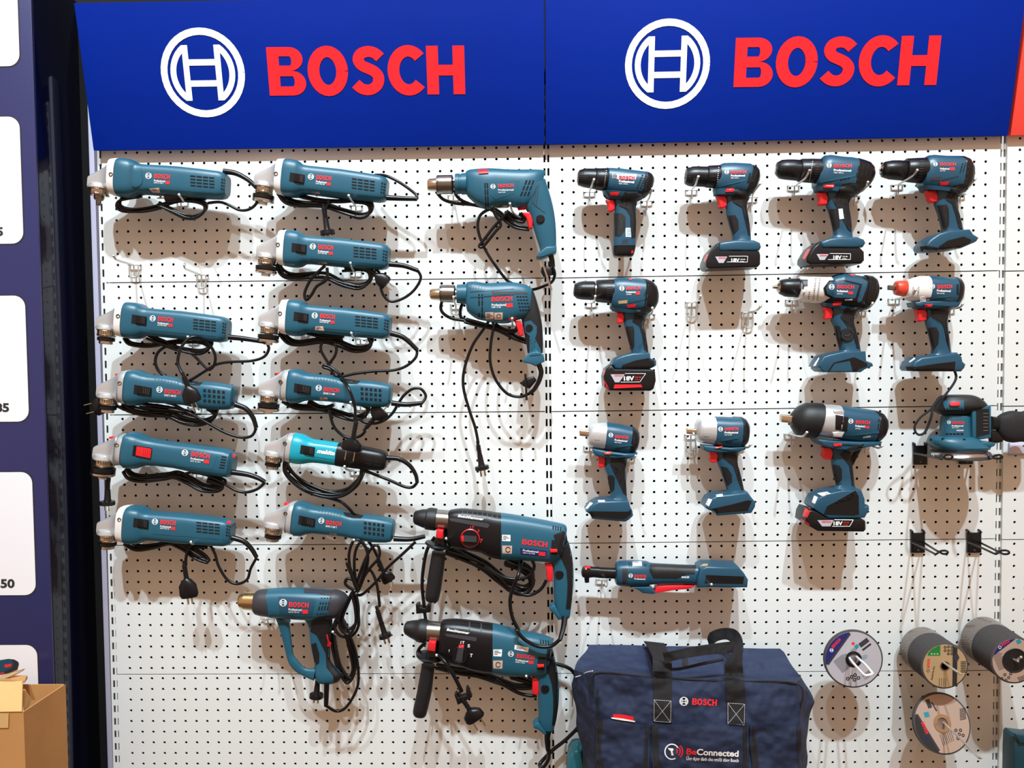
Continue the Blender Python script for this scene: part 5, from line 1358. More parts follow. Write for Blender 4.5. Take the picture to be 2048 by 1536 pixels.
t.patch('front_grip', M.rubber, [(602, 565), (680, 560), (692, 600), (692, 760), (660, 815), (640, 740)], 1.0, 4, lines=2)
t.prism('trigger', M.red, [(514, 425), (576, 421), (591, 470), (580, 525), (530, 541), (516, 520), (522, 490), (518, 455)], -9, 9, 3)
t.patch('direction_switch', M.red, [(618, 350), (714, 340), (700, 372), (622, 379)], 3, 3)
t.slots('vent_slots', M.void, (640, 325), (830, 285), (628, 342), 9, 1, .5, 1)
t.slots('rear_vents', M.void, (812, 170), (872, 158), (780, 272), 3, 1, .45, .9)
t.patch('clutch_window', M.lab_t, [(532, 310), (625, 300), (620, 332), (534, 340)], .5, 4)
t.patch('mode_button', M.orange, [(636, 85), (668, 85), (668, 98), (640, 98)], 2, 3)
drill_text(t, ((568, 183), 25), (612, 198), (757, 193), 31, (612, 230), (704, 228), 'GSB 18V-50', ((708, 248), (750, 246), 32)); t.inked()

# --- heavy drill with white collar
t = Thing('cordless_drill', 'cordless drill with wide white torque collar and round badge on its grip', 'drill', B6, DC, (700, 300))
t.loft('drill_socket', M.chrome, [(74, 238, 73, 265), (118, 234, 116, 270)], k=1, n=16)
t.loft('chuck_tip', M.brass, [(112, 225, 108, 282), (124, 208, 118, 295), (140, 200, 132, 305)], k=1, n=24)
t.loft('chuck', M.black, [(134, 195, 128, 308), (150, 182, 140, 320), (198, 174, 188, 342), (250, 172, 240, 345), (318, 172, 306, 348)], k=1, n=30)
t.loft('torque_collar', M.whiteh, [(312, 160, 300, 372), (330, 152, 316, 384), (376, 148, 362, 392), (440, 146, 428, 396), (450, 148, 438, 400), (520, 150, 506, 402), (604, 152, 590, 402)], k=.98, n=32)
t.patch('collar_band', M.grey, [(330, 180), (400, 182), (398, 240), (368, 242), (360, 268), (322, 268)], 1.2, 4)
t.slots('torque_marks', M.darkp, (456, 165), (530, 168), (430, 380), 2, 14, .45, .3, .6)
t.slots('torque_numbers', M.darkp, (405, 290), (425, 290), (395, 370), 1, 4, .5, .45, .6)
t.loft('motor_housing', M.black, [(548, 185, 530, 400), (560, 165, 548, 415), (620, 150, 600, 430), (700, 120, 668, 445), (750, 128, 720, 455), (860, 145, 820, 470), (955, 160, 900, 475)], k=.76, e=2.6, n=28)
t.loft('rear_cap', M.black, [(930, 140, 880, 478), (985, 148, 940, 465), (1026, 175, 990, 425), (1052, 230, 1030, 370), (1056, 290, 1046, 330)], k=.76, e=2.6)
t.patch('top_panel', M.blue, [(625, 162), (700, 122), (752, 130), (900, 165), (956, 200), (945, 260), (905, 370), (870, 400), (900, 290), (905, 225), (830, 200), (720, 182), (640, 185)], 1.0, 4)
t.patch('panel_rim', M.black, [(545, 258), (596, 190), (722, 180), (905, 225), (858, 378), (640, 370), (560, 328)], 1.6, 5, solid=True)
t.patch('name_panel', M.blue, [(568, 260), (608, 205), (720, 196), (880, 236), (840, 356), (652, 350), (580, 318)], 1.0, 5)
t.patch('mode_button', M.red, [(788, 128), (842, 132), (838, 148), (792, 146)], 2, 3)
t.grip_handle(M.blue, [(512, 395, 880, 470), (520, 440, 850, 490), (560, 500, 828, 520), (615, 565, 822, 580), (642, 620, 838, 630), (660, 700, 858, 700), (680, 780, 876, 780), (695, 840, 886, 840), (640, 875, 888, 870)], (612, 442, 550))
no_batt(t, [(444, 992), (470, 945), (500, 898), (560, 878), (690, 850), (886, 850), (892, 938), (946, 958), (956, 985), (884, 1012), (842, 1042), (500, 1042), (474, 1020), (470, 1000)],
        [(585, 1038), (640, 955), (830, 905), (888, 930), (950, 962), (954, 985), (882, 1010), (842, 1040)], None)
t.patch('work_light', M.white, [(447, 988), (466, 955), (500, 905), (506, 915), (470, 985)], .8, 3)
t.patch('foot_panel', M.blue, [(600, 1036), (650, 965), (790, 940), (815, 1036)], 2.0, 4)
q = t.hit(B6((768, 695)), 0)
t.add('round_badge', M.rubber, lathe(q + Vector((0, 4, 0)), q + Vector((0, -3, 0)), [(0, 14.5), (5, 14.5), (7, 13.5), (7, .1)], 32))
t.flat(strip2d(arc(768, 695, 50, 50, 0, 360, 28), 5), lambda p: B6(p), M.grey); t.flat(strip2d([(742, 700), (770, 705), (796, 690)], 12), lambda p: B6(p), M.grey); t.inked('badge_print')
t.patch('rear_grip', M.rubber, [(760, 440), (880, 440), (880, 475), (830, 510), (824, 570), (840, 630), (860, 700), (884, 830), (855, 820), (830, 700), (800, 600), (720, 555), (700, 530)], 1.2, 4, lines=2)
t.patch('front_grip', M.rubber, [(645, 610), (700, 620), (715, 690), (720, 770), (695, 830), (672, 750)], 1.0, 4, lines=2)
t.prism('trigger', M.red, [(530, 440), (606, 440), (623, 490), (612, 546), (552, 556), (546, 530), (556, 500), (544, 460)], -9, 9, 3)
t.patch('direction_switch', M.red, [(635, 401), (716, 397), (706, 420), (630, 428)], 3, 3)
t.slots('rear_vents', M.void, (962, 175), (1030, 190), (930, 300), 3, 1, .4, .8)
drill_text(t, ((621, 250), 26), (672, 266), (830, 268), 34, (670, 298), (770, 300), 'GSB 18V-150 C', ((774, 318), (820, 320), 26))
t.text('KICKBACK', (638, 1016), (752, 1016), 20, bold=.04); t.text('CONTROL', (660, 1032), (750, 1032), 10); t.text('BITURBO', (745, 380), (815, 375), 13, bold=.02); t.inked()

# --- impact driver with red ring
t = Thing('impact_driver', 'cordless impact driver with a red ring behind its square anvil', 'impact driver', B6, DC, (1600, 300))
t.loft('anvil', M.chrome, [(1143, 240, 1142, 274), (1146, 234, 1145, 280), (1215, 238, 1212, 284)], k=.9, e=4, n=20)
t.loft('red_ring', M.orange, [(1214, 205, 1208, 312), (1222, 196, 1212, 324), (1250, 192, 1240, 332), (1300, 190, 1288, 340), (1318, 200, 1306, 330)], k=1, n=30)
t.loft('gear_housing', M.whiteh, [(1310, 185, 1298, 345), (1336, 180, 1320, 372), (1382, 164, 1362, 388), (1440, 150, 1424, 396), (1508, 148, 1490, 402)], k=.95, e=2.2, n=30)
t.slots('housing_ribs', M.silver, (1360, 210), (1460, 205), (1350, 330), 2, 1, .3, 1, .8)
t.loft('motor_housing', M.blue, [(1506, 146, 1490, 405), (1560, 148, 1540, 420), (1640, 154, 1615, 430), (1700, 162, 1670, 436), (1770, 166, 1740, 436)], k=.85, e=2.4, n=28)
t.loft('rear_cap', M.black, [(1764, 160, 1735, 440), (1800, 172, 1770, 430), (1824, 200, 1800, 400), (1834, 250, 1822, 350)], k=.85, e=2.4)
t.prism('lower_skirt', M.blue, [(1350, 396), (1440, 388), (1510, 384), (1640, 376), (1782, 372), (1786, 395), (1760, 440), (1640, 452), (1500, 452), (1362, 440)], -20, 21, 9)
t.patch('bumper', M.silver, [(1440, 350), (1490, 345), (1500, 388), (1445, 388)], 2.5, 4)
t.patch('body_crease', M.teal, [(1500, 352), (1730, 330), (1730, 344), (1500, 366)], 1.2, 5)
t.grip_handle(M.blue, [(1360, 420, 1760, 440), (1390, 460, 1720, 470), (1470, 530, 1700, 520), (1492, 580, 1694, 570), (1512, 650, 1700, 640), (1535, 740, 1712, 730), (1552, 820, 1722, 815), (1550, 870, 1730, 865), (1520, 890, 1735, 885)], (1484, 461, 570))
no_batt(t, [(1306, 996), (1330, 945), (1395, 905), (1560, 884), (1726, 860), (1766, 900), (1776, 945), (1804, 970), (1792, 1002), (1762, 1036), (1322, 1034), (1306, 1015)],
        [(1404, 996), (1590, 966), (1772, 945), (1770, 1000), (1760, 1034), (1404, 1034)], [(1310, 992), (1400, 990), (1400, 1030), (1322, 1030)])
t.patch('work_light', M.white, [(1338, 945), (1390, 908), (1402, 916), (1350, 955)], .8, 3)
t.patch('rear_grip', M.rubber, [(1540, 452), (1720, 440), (1705, 520), (1694, 570), (1702, 650), (1716, 740), (1722, 850), (1700, 790), (1672, 640), (1640, 570), (1550, 530)], 1.2, 4, lines=2)
t.patch('front_grip', M.rubber, [(1510, 632), (1595, 625), (1622, 680), (1615, 780), (1560, 850), (1545, 780)], 1.0, 4, lines=2)
t.prism('trigger', M.red, [(1390, 462), (1480, 458), (1496, 500), (1490, 560), (1432, 576), (1406, 566), (1412, 530), (1402, 490)], -9, 9, 3)
t.patch('direction_switch', M.red, [(1488, 416), (1566, 408), (1546, 438), (1488, 440)], 3, 3)
t.slots('rear_slot', M.void, (1782, 225), (1806, 225), (1782, 325), 1, 1, .9, 1)
drill_text(t, ((1560, 245), 23), (1605, 268), (1742, 262), 34, (1600, 294), (1728, 298), 'GDX 18V-200'); t.inked()
t.tube('wrist_strap', M.web, [(1905.5, 735, 70), (1912, 757, 84), (1892, 788, 100), (1864, 817, 104), (1840, 836, 104), (1829, 855, 104), (1836, 869, 106), (1850, 864, 108), (1862, 835, 110), (1868, 810, 108), (1882, 795, 104)], lambda s: 2.6, px=ident, n=6)

# --- compact impact wrenches
def wrench(label, f):
    t = Thing('impact_wrench', label, 'impact wrench', B7, DC, f['o'], 'compact cordless impact wrenches')
    t.loft('anvil', M.brass, f['anvil'], k=.92, e=4, n=20)
    t.loft('gear_housing', M.silver, f['gear'], k=.95, e=2.3, n=30, sm=2)
    t.loft('motor_housing', M.blue, f['motor'], k=.85, e=2.4, n=28)
    t.loft('rear_cap', M.black, f['cap'], k=.85, e=2.4)
    t.prism('lower_skirt', M.blue, f['skirt'], -20, 22, 9)
    t.grip_handle(M.blue, f['handle'], f['tr'])
    no_batt(t, f['foot'], f['dark'], None)
    for s in f['stick']: t.patch('indicator_panel', M.white, s, 1.0, 3)
    t.patch('side_window', M.silver, f['win'], .8, 4)
    t.patch('body_crease', M.teal, f['crease'], 1.2, 5)
    t.patch('rear_grip', M.rubber, f['rg'], 1.2, 4, lines=2)
    t.patch('front_grip', M.rubber, f['fg'], 1.0, 4, lines=2)
    t.prism('trigger', M.red, f['trig'], -9, 9, 3)
    t.patch('direction_switch', M.orange, f['sw'], 3, 3)
    t.slots('rear_slot', M.void, *f['slot'], 1, 1, .9, 1)
    t.slots('lower_vents', M.void, *f['lv'], 3, 1, .5, 1)
    drill_text(t, *f['txt']); t.inked()
    return t
wrench('silver nosed impact wrench without battery, left of its twin', dict(o=(500, 400),
    anvil=[(138, 332, 137, 382), (142, 328, 141, 388), (226, 338, 222, 398)],
    gear=[(224, 330, 214, 440), (230, 300, 216, 470), (246, 285, 226, 488), (300, 268, 275, 505), (396, 260, 368, 520)],
    motor=[(394, 260, 366, 525), (460, 268, 430, 535), (520, 276, 490, 545), (600, 296, 560, 555), (650, 305, 610, 558)],
    cap=[(640, 296, 600, 562), (680, 318, 640, 556), (704, 350, 678, 530), (710, 400, 698, 480)],
    skirt=[(258, 500), (380, 522), (560, 545), (684, 545), (660, 582), (560, 602), (400, 594), (290, 572), (262, 545)],
    handle=[(270, 530, 640, 575), (310, 575, 600, 600), (350, 640, 590, 640), (376, 700, 578, 700), (402, 770, 580, 770), (420, 850, 584, 850), (432, 930, 588, 930), (425, 980, 592, 975), (380, 1000, 598, 995)],
    foot=[(190, 1088), (222, 1040), (252, 1018), (300, 990), (430, 984), (590, 984), (606, 1040), (628, 1080), (632, 1130), (592, 1166), (560, 1184), (250, 1157), (226, 1112)],
    dark=[(230, 1108), (600, 1112), (630, 1086), (630, 1132), (590, 1165), (560, 1182), (250, 1156)],
    stick=[[(190, 1082), (240, 1020), (266, 1030), (216, 1084)], [(312, 1000), (380, 1000), (380, 1020), (316, 1020)]],
    tr=(374, 574, 685), win=[(282, 352), (335, 356), (330, 430), (285, 428)], crease=[(380, 498), (640, 470), (640, 484), (380, 512)],
    rg=[(440, 600), (600, 590), (590, 650), (578, 700), (584, 850), (588, 960), (560, 940), (530, 780), (500, 690), (430, 660)],
    fg=[(400, 765), (450, 765), (475, 790), (470, 900), (432, 935), (415, 850)],
    trig=[(304, 572), (372, 572), (384, 620), (376, 680), (332, 691), (312, 681), (316, 640), (310, 600)], sw=[(370, 546), (446, 538), (430, 566), (376, 563)],
    slot=((645, 385), (672, 385), (645, 495)), lv=((480, 512), (530, 508), (470, 540)),
    txt=(((437, 382), 22), (476, 410), (602, 420), 30, (472, 436), (592, 448), 'GDS 18V-300')))
wrench('silver nosed impact wrench without battery, between its twin and the black-nosed wrench', dict(o=(1560, 380),
    anvil=[(1155, 318, 1154, 366), (1160, 314, 1159, 370), (1252, 320, 1248, 376)],
    gear=[(1246, 262, 1246, 410), (1264, 236, 1256, 430), (1290, 216, 1274, 450), (1340, 208, 1325, 462), (1424, 206, 1412, 472)],
    motor=[(1422, 205, 1410, 478), (1500, 206, 1484, 490), (1560, 210, 1540, 498), (1640, 208, 1615, 502), (1690, 212, 1665, 502)],
    cap=[(1600, 205, 1600, 230), (1680, 208, 1655, 506), (1718, 228, 1695, 495), (1746, 272, 1728, 462), (1756, 330, 1748, 400)],
    skirt=[(1300, 470), (1420, 482), (1560, 492), (1712, 484), (1692, 512), (1600, 545), (1450, 540), (1330, 530), (1305, 505)],
    handle=[(1310, 490, 1680, 520), (1360, 530, 1650, 560), (1420, 600, 1640, 610), (1452, 650, 1645, 660), (1482, 730, 1665, 730), (1512, 820, 1685, 810), (1540, 900, 1702, 890), (1530, 925, 1708, 915), (1490, 940, 1715, 930)],
    foot=[(1310, 1052), (1328, 1005), (1352, 968), (1420, 934), (1545, 922), (1706, 902), (1746, 958), (1782, 1000), (1778, 1042), (1742, 1102), (1420, 1127), (1396, 1087), (1350, 1077)],
    dark=[(1398, 1085), (1580, 1045), (1745, 1002), (1780, 1010), (1742, 1100), (1420, 1125)],
    stick=[[(1338, 1040), (1365, 985), (1402, 996), (1370, 1062)], [(1435, 950), (1500, 940), (1506, 966), (1446, 971)]],
    tr=(1440, 533, 636), win=[(1318, 318), (1372, 318), (1370, 395), (1320, 390)], crease=[(1425, 440), (1650, 400), (1652, 414), (1425, 454)],
    rg=[(1500, 545), (1650, 530), (1642, 610), (1650, 670), (1686, 810), (1704, 905), (1680, 900), (1640, 780), (1600, 660), (1500, 590)],
    fg=[(1482, 680), (1545, 690), (1590, 760), (1590, 830), (1545, 870), (1510, 790)],
    trig=[(1367, 530), (1436, 530), (1452, 575), (1440, 636), (1392, 641), (1371, 626), (1378, 590), (1372, 556)], sw=[(1430, 496), (1502, 482), (1490, 501), (1432, 509)],
    slot=((1700, 295), (1726, 295), (1700, 410)), lv=((1540, 440), (1600, 432), (1530, 468)),
    txt=(((1482, 325), 22), (1523, 340), (1652, 336), 30, (1520, 366), (1648, 366), 'GDS 18V-300')))

# --- large impact wrench
t = Thing('impact_wrench', 'large impact wrench with black boot over its nose, standing on a battery', 'impact wrench', B8, DC + 2, (560, 400))
t.loft('anvil', M.brass, [(84, 284, 83, 330), (90, 276, 88, 340), (206, 286, 204, 352)], k=.92, e=4, n=20)
t.loft('nose_boot', M.rubber, [(172, 270, 168, 376), (180, 262, 172, 386), (236, 206, 205, 440), (285, 184, 246, 455), (350, 184, 300, 466), (426, 188, 352, 470)], k=.95, e=2.2, n=12)
t.loft('gear_housing', M.silver, [(418, 196, 350, 440), (426, 195, 362, 450), (500, 198, 455, 462), (560, 204, 520, 470)], k=.92, e=2.3, n=30)
t.loft('motor_housing', M.blue, [(556, 204, 520, 474), (620, 214, 585, 485), (700, 224, 660, 495), (780, 236, 740, 500), (880, 255, 830, 505)], k=.8, e=2.4, n=28)
t.loft('rear_cap', M.black, [(700, 222, 700, 240), (868, 248, 820, 510), (910, 272, 870, 498), (938, 310, 912, 460), (950, 355, 938, 420)], k=.8, e=2.4)
t.patch('dark_band', M.black, [(530, 280), (632, 300), (622, 416), (528, 400)], 1.2, 4)
t.prism('clamp', M.silver, [(512, 245), (560, 238), (602, 245), (600, 292), (514, 276)], 14, 30, 3, front=True)
t.prism('clamp', M.silver, [(505, 425), (545, 412), (606, 420), (582, 466), (512, 460)], 14, 30, 3, front=True)
t.prism('lower_skirt', M.blue, [(344, 466), (430, 476), (520, 482), (700, 490), (862, 488), (850, 512), (720, 536), (640, 562), (500, 548), (400, 522), (368, 500)], -28, 28, 5)
t.grip_handle(M.blue, [(370, 500, 770, 515), (420, 535, 700, 540), (470, 595, 660, 590), (494, 650, 655, 640), (502, 720, 664, 710), (518, 790, 672, 780), (535, 845, 680, 840), (500, 880, 690, 872)], (484, 540, 640))
t.prism('battery_foot', M.blue, [(310, 1012), (325, 965), (350, 930), (420, 895), (540, 870), (690, 868), (716, 940), (718, 1000), (748, 990), (752, 1020), (718, 1086), (680, 1092), (430, 1092), (400, 1076), (330, 1032)], -32, 32, 5)
t.patch('foot_rail', M.black, [(436, 1082), (458, 1022), (650, 972), (690, 890), (716, 940), (718, 1080), (680, 1090)], 1.4, 5)
for s in ([(335, 985), (356, 930), (386, 945), (362, 1000)], [(380, 912), (460, 900), (490, 916), (420, 936)]): t.patch('indicator_panel', M.white, s, 1.0, 3)
bt = t.prism('battery', M.black, [(250, 1065), (275, 1020), (330, 1036), (400, 1080), (432, 1094), (692, 1094), (718, 1112), (720, 1180), (702, 1197), (340, 1192), (240, 1132)], -35, 35, 4)
t.patch('battery_latch', M.red, [(260, 1096), (285, 1026), (332, 1040), (300, 1112)], 1.8, 4, parent=bt)
t.patch('battery_edge', M.red, [(243, 1130), (251, 1120), (322, 1162), (318, 1176)], 1.2, 4, parent=bt)
battery_label(t, (382, 1130), (512, 1130), (487, 1180), (420, 1180), (512, 1170), (586, 1170), 30, bt, M.redp, frame=[(500, 1180), (642, 1180), (672, 1128), (520, 1126)])
t.patch('rear_grip', M.rubber, [(640, 545), (700, 530), (760, 515), (690, 560), (656, 610), (664, 700), (680, 860), (662, 850), (640, 690), (600, 640), (560, 600)], 1.2, 4, lines=2)
t.patch('front_grip', M.rubber, [(500, 680), (560, 690), (580, 720), (580, 800), (535, 848), (512, 770)], 1.0, 4, lines=2)
t.prism('trigger', M.red, [(414, 540), (480, 538), (498, 580), (486, 636), (442, 641), (412, 611), (426, 580)], -10, 10, 3)
t.patch('direction_switch', M.red, [(510, 512), (580, 512), (577, 532), (515, 534)], 3, 3)
t.slots('rear_vents', M.void, (872, 280), (915, 290), (860, 400), 2, 1, .45, 1)
t.patch('body_crease', M.teal, [(600, 446), (700, 430), (880, 415), (880, 428), (700, 446), (600, 460)], 1.4, 5)
drill_text(t, ((652, 332), 20), (690, 352), (806, 358), 28, (688, 378), (764, 382), 'GDS 18V-1050 H', ((768, 390), (799, 392), 20))
t.text('BITURBO', (752, 470), (812, 460), 12, bold=.02); t.inked()

# --- cordless ratchet
E1 = crop(1120, 1080, 3.938)
t = Thing('cordless_ratchet', 'long horizontal cordless ratchet with a red paddle under its body', 'ratchet', E1, 60, (800, 270))
hd = t.loft('ratchet_head', M.black, [(168, 240, 168, 272), (176, 215, 174, 288), (200, 204, 198, 298), (230, 206, 228, 296), (262, 212, 262, 292), (300, 212, 300, 296), (320, 216, 318, 298), (440, 222, 436, 304)], k=.9, e=2.6, n=26)
t.add('drive_stub', M.black, lathe(t.T((210, 290)), t.T((213, 336)), [(0, 5.5), (6, 5.5), (7, 5), (12, 5), (12, .1)], 16), hd)
t.patch('direction_lever', M.red, [(192, 212), (215, 204), (240, 208), (240, 226), (215, 222), (205, 236), (196, 228)], 4, 3, parent=hd)
t.loft('motor_collar', M.blue, [(436, 200, 432, 325), (444, 178, 440, 346), (470, 168, 460, 356), (560, 162, 545, 362), (680, 168, 660, 360), (700, 176, 690, 352)], k=.9, e=2.5, n=28)
t.loft('body', M.blue, [(694, 176, 684, 350), (730, 184, 730, 346), (800, 188, 800, 342), (950, 196, 945, 340), (1080, 200, 1060, 348), (1110, 192, 1090, 348)], k=.85, e=2.6, n=28)
t.patch('grip', M.rubber, [(712, 186), (820, 188), (1075, 198), (1060, 266), (1000, 268), (920, 302), (735, 298), (705, 240)], 1.2, 4)
t.prism('paddle_bracket', M.blue, [(540, 352), (700, 350), (748, 398), (730, 408), (645, 402), (602, 372)], -18, 18, 3)
t.prism('paddle', M.red, [(738, 408), (748, 370), (764, 350), (880, 346), (1056, 346), (1050, 356), (1000, 374), (900, 382), (800, 396)], -13, 13, 2)
t.prism('battery_bay', M.blue, [(1062, 270), (1084, 200), (1130, 178), (1382, 186), (1420, 230), (1454, 285), (1448, 345), (1300, 346), (1150, 342), (1060, 348)], -31, 31, 5)
t.patch('bay_panel', M.black, [(1150, 276), (1450, 288), (1442, 344), (1142, 338)], 1.2, 5)
t.patch('bay_top_label', M.lab_t, [(1100, 204), (1130, 186), (1165, 186), (1160, 206)], .6, 4)
t.patch('top_label', M.white, [(570, 168), (645, 168), (645, 204), (574, 204)], .5, 4)
t.slots('collar_vents', M.void, (536, 172), (564, 172), (540, 212), 2, 1, .4, 1)
t.slots('collar_vents', M.void, (655, 172), (680, 174), (660, 210), 2, 1, .4, 1)
t.slots('nose_ribs', M.void, (440, 235), (458, 235), (440, 330), 1, 7, .8, .3)
t.patch('collar_recess', M.darkp, [(492, 225), (532, 225), (530, 345), (490, 345)], .5, 4)
t.mark((557, 281), 17); t.word((586, 296), (678, 297), 23); t.text('Professional', (586, 312), (672, 314), 14, bold=.02); t.text('BRUSHLESS', (958, 300), (1018, 300), 15, bold=.03); t.inked()

# --- cordless sander and its dust bag
SD = crop(1820, 780, 8.982)
t = Thing('cordless_sander', 'palm sander with black dome top and mesh dust bag, resting on black double hooks', 'sander', SD, 76, (850, 600))
t.loft('knob', M.rubber, [(640, 90, 1080, 86), (560, 110, 1160, 106), (515, 160, 1260, 160), (490, 220, 1325, 225), (460, 310, 1345, 280), (450, 380, 1200, 350), (520, 430, 1080, 420), (600, 455, 1040, 455)], k=.62, e=2.5, n=30, sm=2)
t.loft('body', M.teal, [(600, 450, 1060, 450), (580, 480, 1070, 480), (570, 560, 1075, 560), (555, 700, 1080, 700), (540, 835, 1090, 835)], k=.75, e=2.6, n=30)
t.loft('skirt', M.teal, [(430, 825, 1110, 825), (375, 860, 1180, 860), (358, 900, 1230, 900), (362, 960, 1300, 950), (400, 1010, 1380, 1005), (430, 1045, 1370, 1045)], k=.8, e=2.5, n=34)
t.prism('lever_arm', M.teal, [(1180, 920), (1330, 920), (1440, 930), (1448, 950), (1420, 990), (1370, 1010), (1200, 1000)], -6, 34, 4)
t.loft('pad_holder', M.grey, [(430, 1045, 1370, 1045), (450, 1085, 1340, 1085), (450, 1105, 1340, 1105)], k=.85, n=34)
t.loft('sanding_pad', M.grey, [(400, 1100, 1390, 1100), (350, 1170, 1430, 1170), (345, 1195, 1440, 1195), (400, 1220, 1380, 1220)], k=.9, n=40)
t.patch('pad_edge', M.steel, [(380, 1128), (850, 1136), (1420, 1128), (1425, 1205), (850, 1224), (375, 1205)], .5, 5)
t.prism('battery_frame', M.teal, [(1120, 316), (1290, 300), (1462, 280), (1466, 860), (1290, 890), (1120, 850)], -40, 25, 2.5, front=True)
t.patch('battery_opening', M.void, [(1190, 335), (1420, 340), (1432, 790), (1190, 850)], .6, 5)
t.slots('terminal', M.steel, (1310, 390), (1410, 390), (1310, 760), 1, 6, .9, .12, 1.4)
t.patch('switch_panel', M.teal, [(580, 192), (968, 185), (972, 352), (640, 352), (610, 300)], 2.0, 4)
t.patch('power_switch', M.red, [(715, 225), (740, 210), (880, 210), (902, 225), (902, 262), (880, 280), (735, 282), (715, 262)], 4.5, 3)
t.text('I', (800, 262), (808, 262), 32, bold=.05)
t.slots('panel_slots', M.void, (640, 322), (950, 322), (650, 345), 6, 1, .5, 1, 2.4)
t.slots('vent_slots', M.void, (632, 775), (965, 775), (632, 808), 5, 1, .78, 1)
for c in ((386, 895), (600, 886), (978, 902)):
    q = t.hit(SD(c), 0.2)
    t.add('screw_hole', M.void, lathe(q + Vector((0, 3, 0)), q, [(0, 3.1), (3, 3.1), (3.1, .1)], 14), solid=False)
t.mark((700, 580), 33); t.word((758, 610), (972, 610), 48); t.text('Professional', (752, 656), (958, 656), 26, bold=.03); t.text('GEX 185-LI', (752, 684), (880, 684), 16); t.bar((835, 740), (965, 740), 26, M.lab_w); t.inked()
t.loft('dust_port', M.black, [(1455, 470, 1455, 720), (1520, 478, 1516, 715), (1580, 490, 1570, 730)], k=.7, e=2.6)
t.loft('port_foot', M.black, [(1440, 720, 1440, 960), (1520, 720, 1500, 960), (1680, 780, 1640, 940)], k=.5, e=2.6)
t.loft('dust_bag', M.mesh, [(1560, 500, 1552, 720), (1600, 455, 1585, 800), (1680, 410, 1650, 880), (1780, 378, 1740, 930), (1880, 372, 1850, 945), (2000, 390, 1990, 930), (2150, 350, 2150, 940), (2300, 380, 2300, 900), (2380, 500, 2380, 780)], k=.5, e=2.3, n=30, sm=2)
t.slots('bag_weave', M.grey, (1640, 480), (1950, 380), (1720, 900), 16, 18, .14, .8, .4)
# ------------------------------------------------------------------ abrasive discs
E3 = crop(1620, 1200, 4.5726)
def disc(name, label, cpx, d, rpx, th, m_face, group=None, knurl=False, tilt=(0, 0), hole=11.0, face=True, ry=None):
    """rpx in crop units; face looks at the aisle"""
    t = Thing(name, label, 'disc', E3, d, cpx, group)
    R = (t.T((cpx[0] + rpx, cpx[1])) - t.T(cpx)).length
    c = t.org
    n = Vector((tilt[0], -1, tilt[1])).normalized()
    prof = [(-th, hole), (-th, R - 1.2), (-th + .8, R), (-.8, R), (0, R - 1.2), (0, hole), (-th, hole)]
    if knurl:
        V, F = lathe(c, c + n, prof[1:5], 168)
        spin = int(cpx[0] * 7) % 2
        W = []
        for i, v in enumerate(V):
            k = 0.968 if (i % 168 + spin) % 2 else 1.008
            o = v - c
            a = n * o.dot(n)
            W.append(c + a + (o - a) * k)
        t.add('grinding_layer', M.knurl, (W, F), smooth=0)
    else:
        t.add('grinding_layer', M.abras, lathe(c, c + n, prof, 56), smooth=40)
    t.R, t.n, t.c = R, n, c
    if face:
        t.add('paper_label', m_face, lathe(c, c + n, [(0, hole + 1), (.7, hole + 1), (.7, R - 3.5), (0, R - 3.5)], 56), smooth=0)
    return t
def circle_clip(pts, R): 
    out = []
    for x, y in pts:
        r = math.hypot(x, y)
        out.append((x * R / r, y * R / r) if r > R else (x, y))
    return out
def segment(R, a0, a1, n=18):
    return [(R * math.cos(math.radians(a0 + (a1 - a0) * i / n)), R * math.sin(math.radians(a0 + (a1 - a0) * i / n))) for i in range(n + 1)]
def face_poly(t, name, pts, m, up=.9, rot=0.0):
    c, s = math.cos(math.radians(rot)), math.sin(math.radians(rot))
    ex = Vector((1, 0, 0)); ex = (ex - t.n * ex.dot(t.n)).normalized()
    ez = t.n.cross(ex); ez = -ez if ez.z < 0 else ez
    V = [t.c + t.n * up + ex * (x * c - y * s) + ez * (x * s + y * c) for x, y in pts]
    return t.add(name, m, (V, [tuple(range(len(V)))]), solid=False, smooth=0)
def face_mesh(t, name, items, up=1.05):
    """items: (VF2, place(p)->(x, y), material)"""
    ex = Vector((1, 0, 0)); ex = (ex - t.n * ex.dot(t.n)).normalized()
    ez = t.n.cross(ex); ez = -ez if ez.z < 0 else ez
    V, F, fm, mats = [], [], [], []
    for (v, f), g, m in items:
        if m not in mats: mats.append(m)
        k = len(V)
        for p in v:
            x, y = g(p)
            V.append(t.c + t.n * up + ex * x + ez * y)
        F += [tuple(i + k for i in q) for q in f]
        fm += [mats.index(m)] * len(f)
    t.add(name, mats, (V, F), solid=False, smooth=0, fm=fm)
def lay(x, y, w, h, rot=0):
    c, s = math.cos(math.radians(rot)), math.sin(math.radians(rot))
    return lambda p: (x + p[0] * w * c - p[1] * h * s, y + p[0] * w * s + p[1] * h * c)
def bars(x, y, n, step, w, h, rot, m):
    c, s = math.cos(math.radians(rot)), math.sin(math.radians(rot))
    return [(rect2(0, 0, 1, 1), lay(x - s * step * i * -1, y - c * step * i, w * (1 if i % 3 else .8), h, rot), m) for i in range(n)]
def dots_(c, r, spots, m):
    return [(strip2d(arc(0, 0, .7, .7, 0, 360, 14), .5), (lambda p, q=q: (q[0] + p[0] * r, q[1] + p[1] * r)), m) for q in spots]

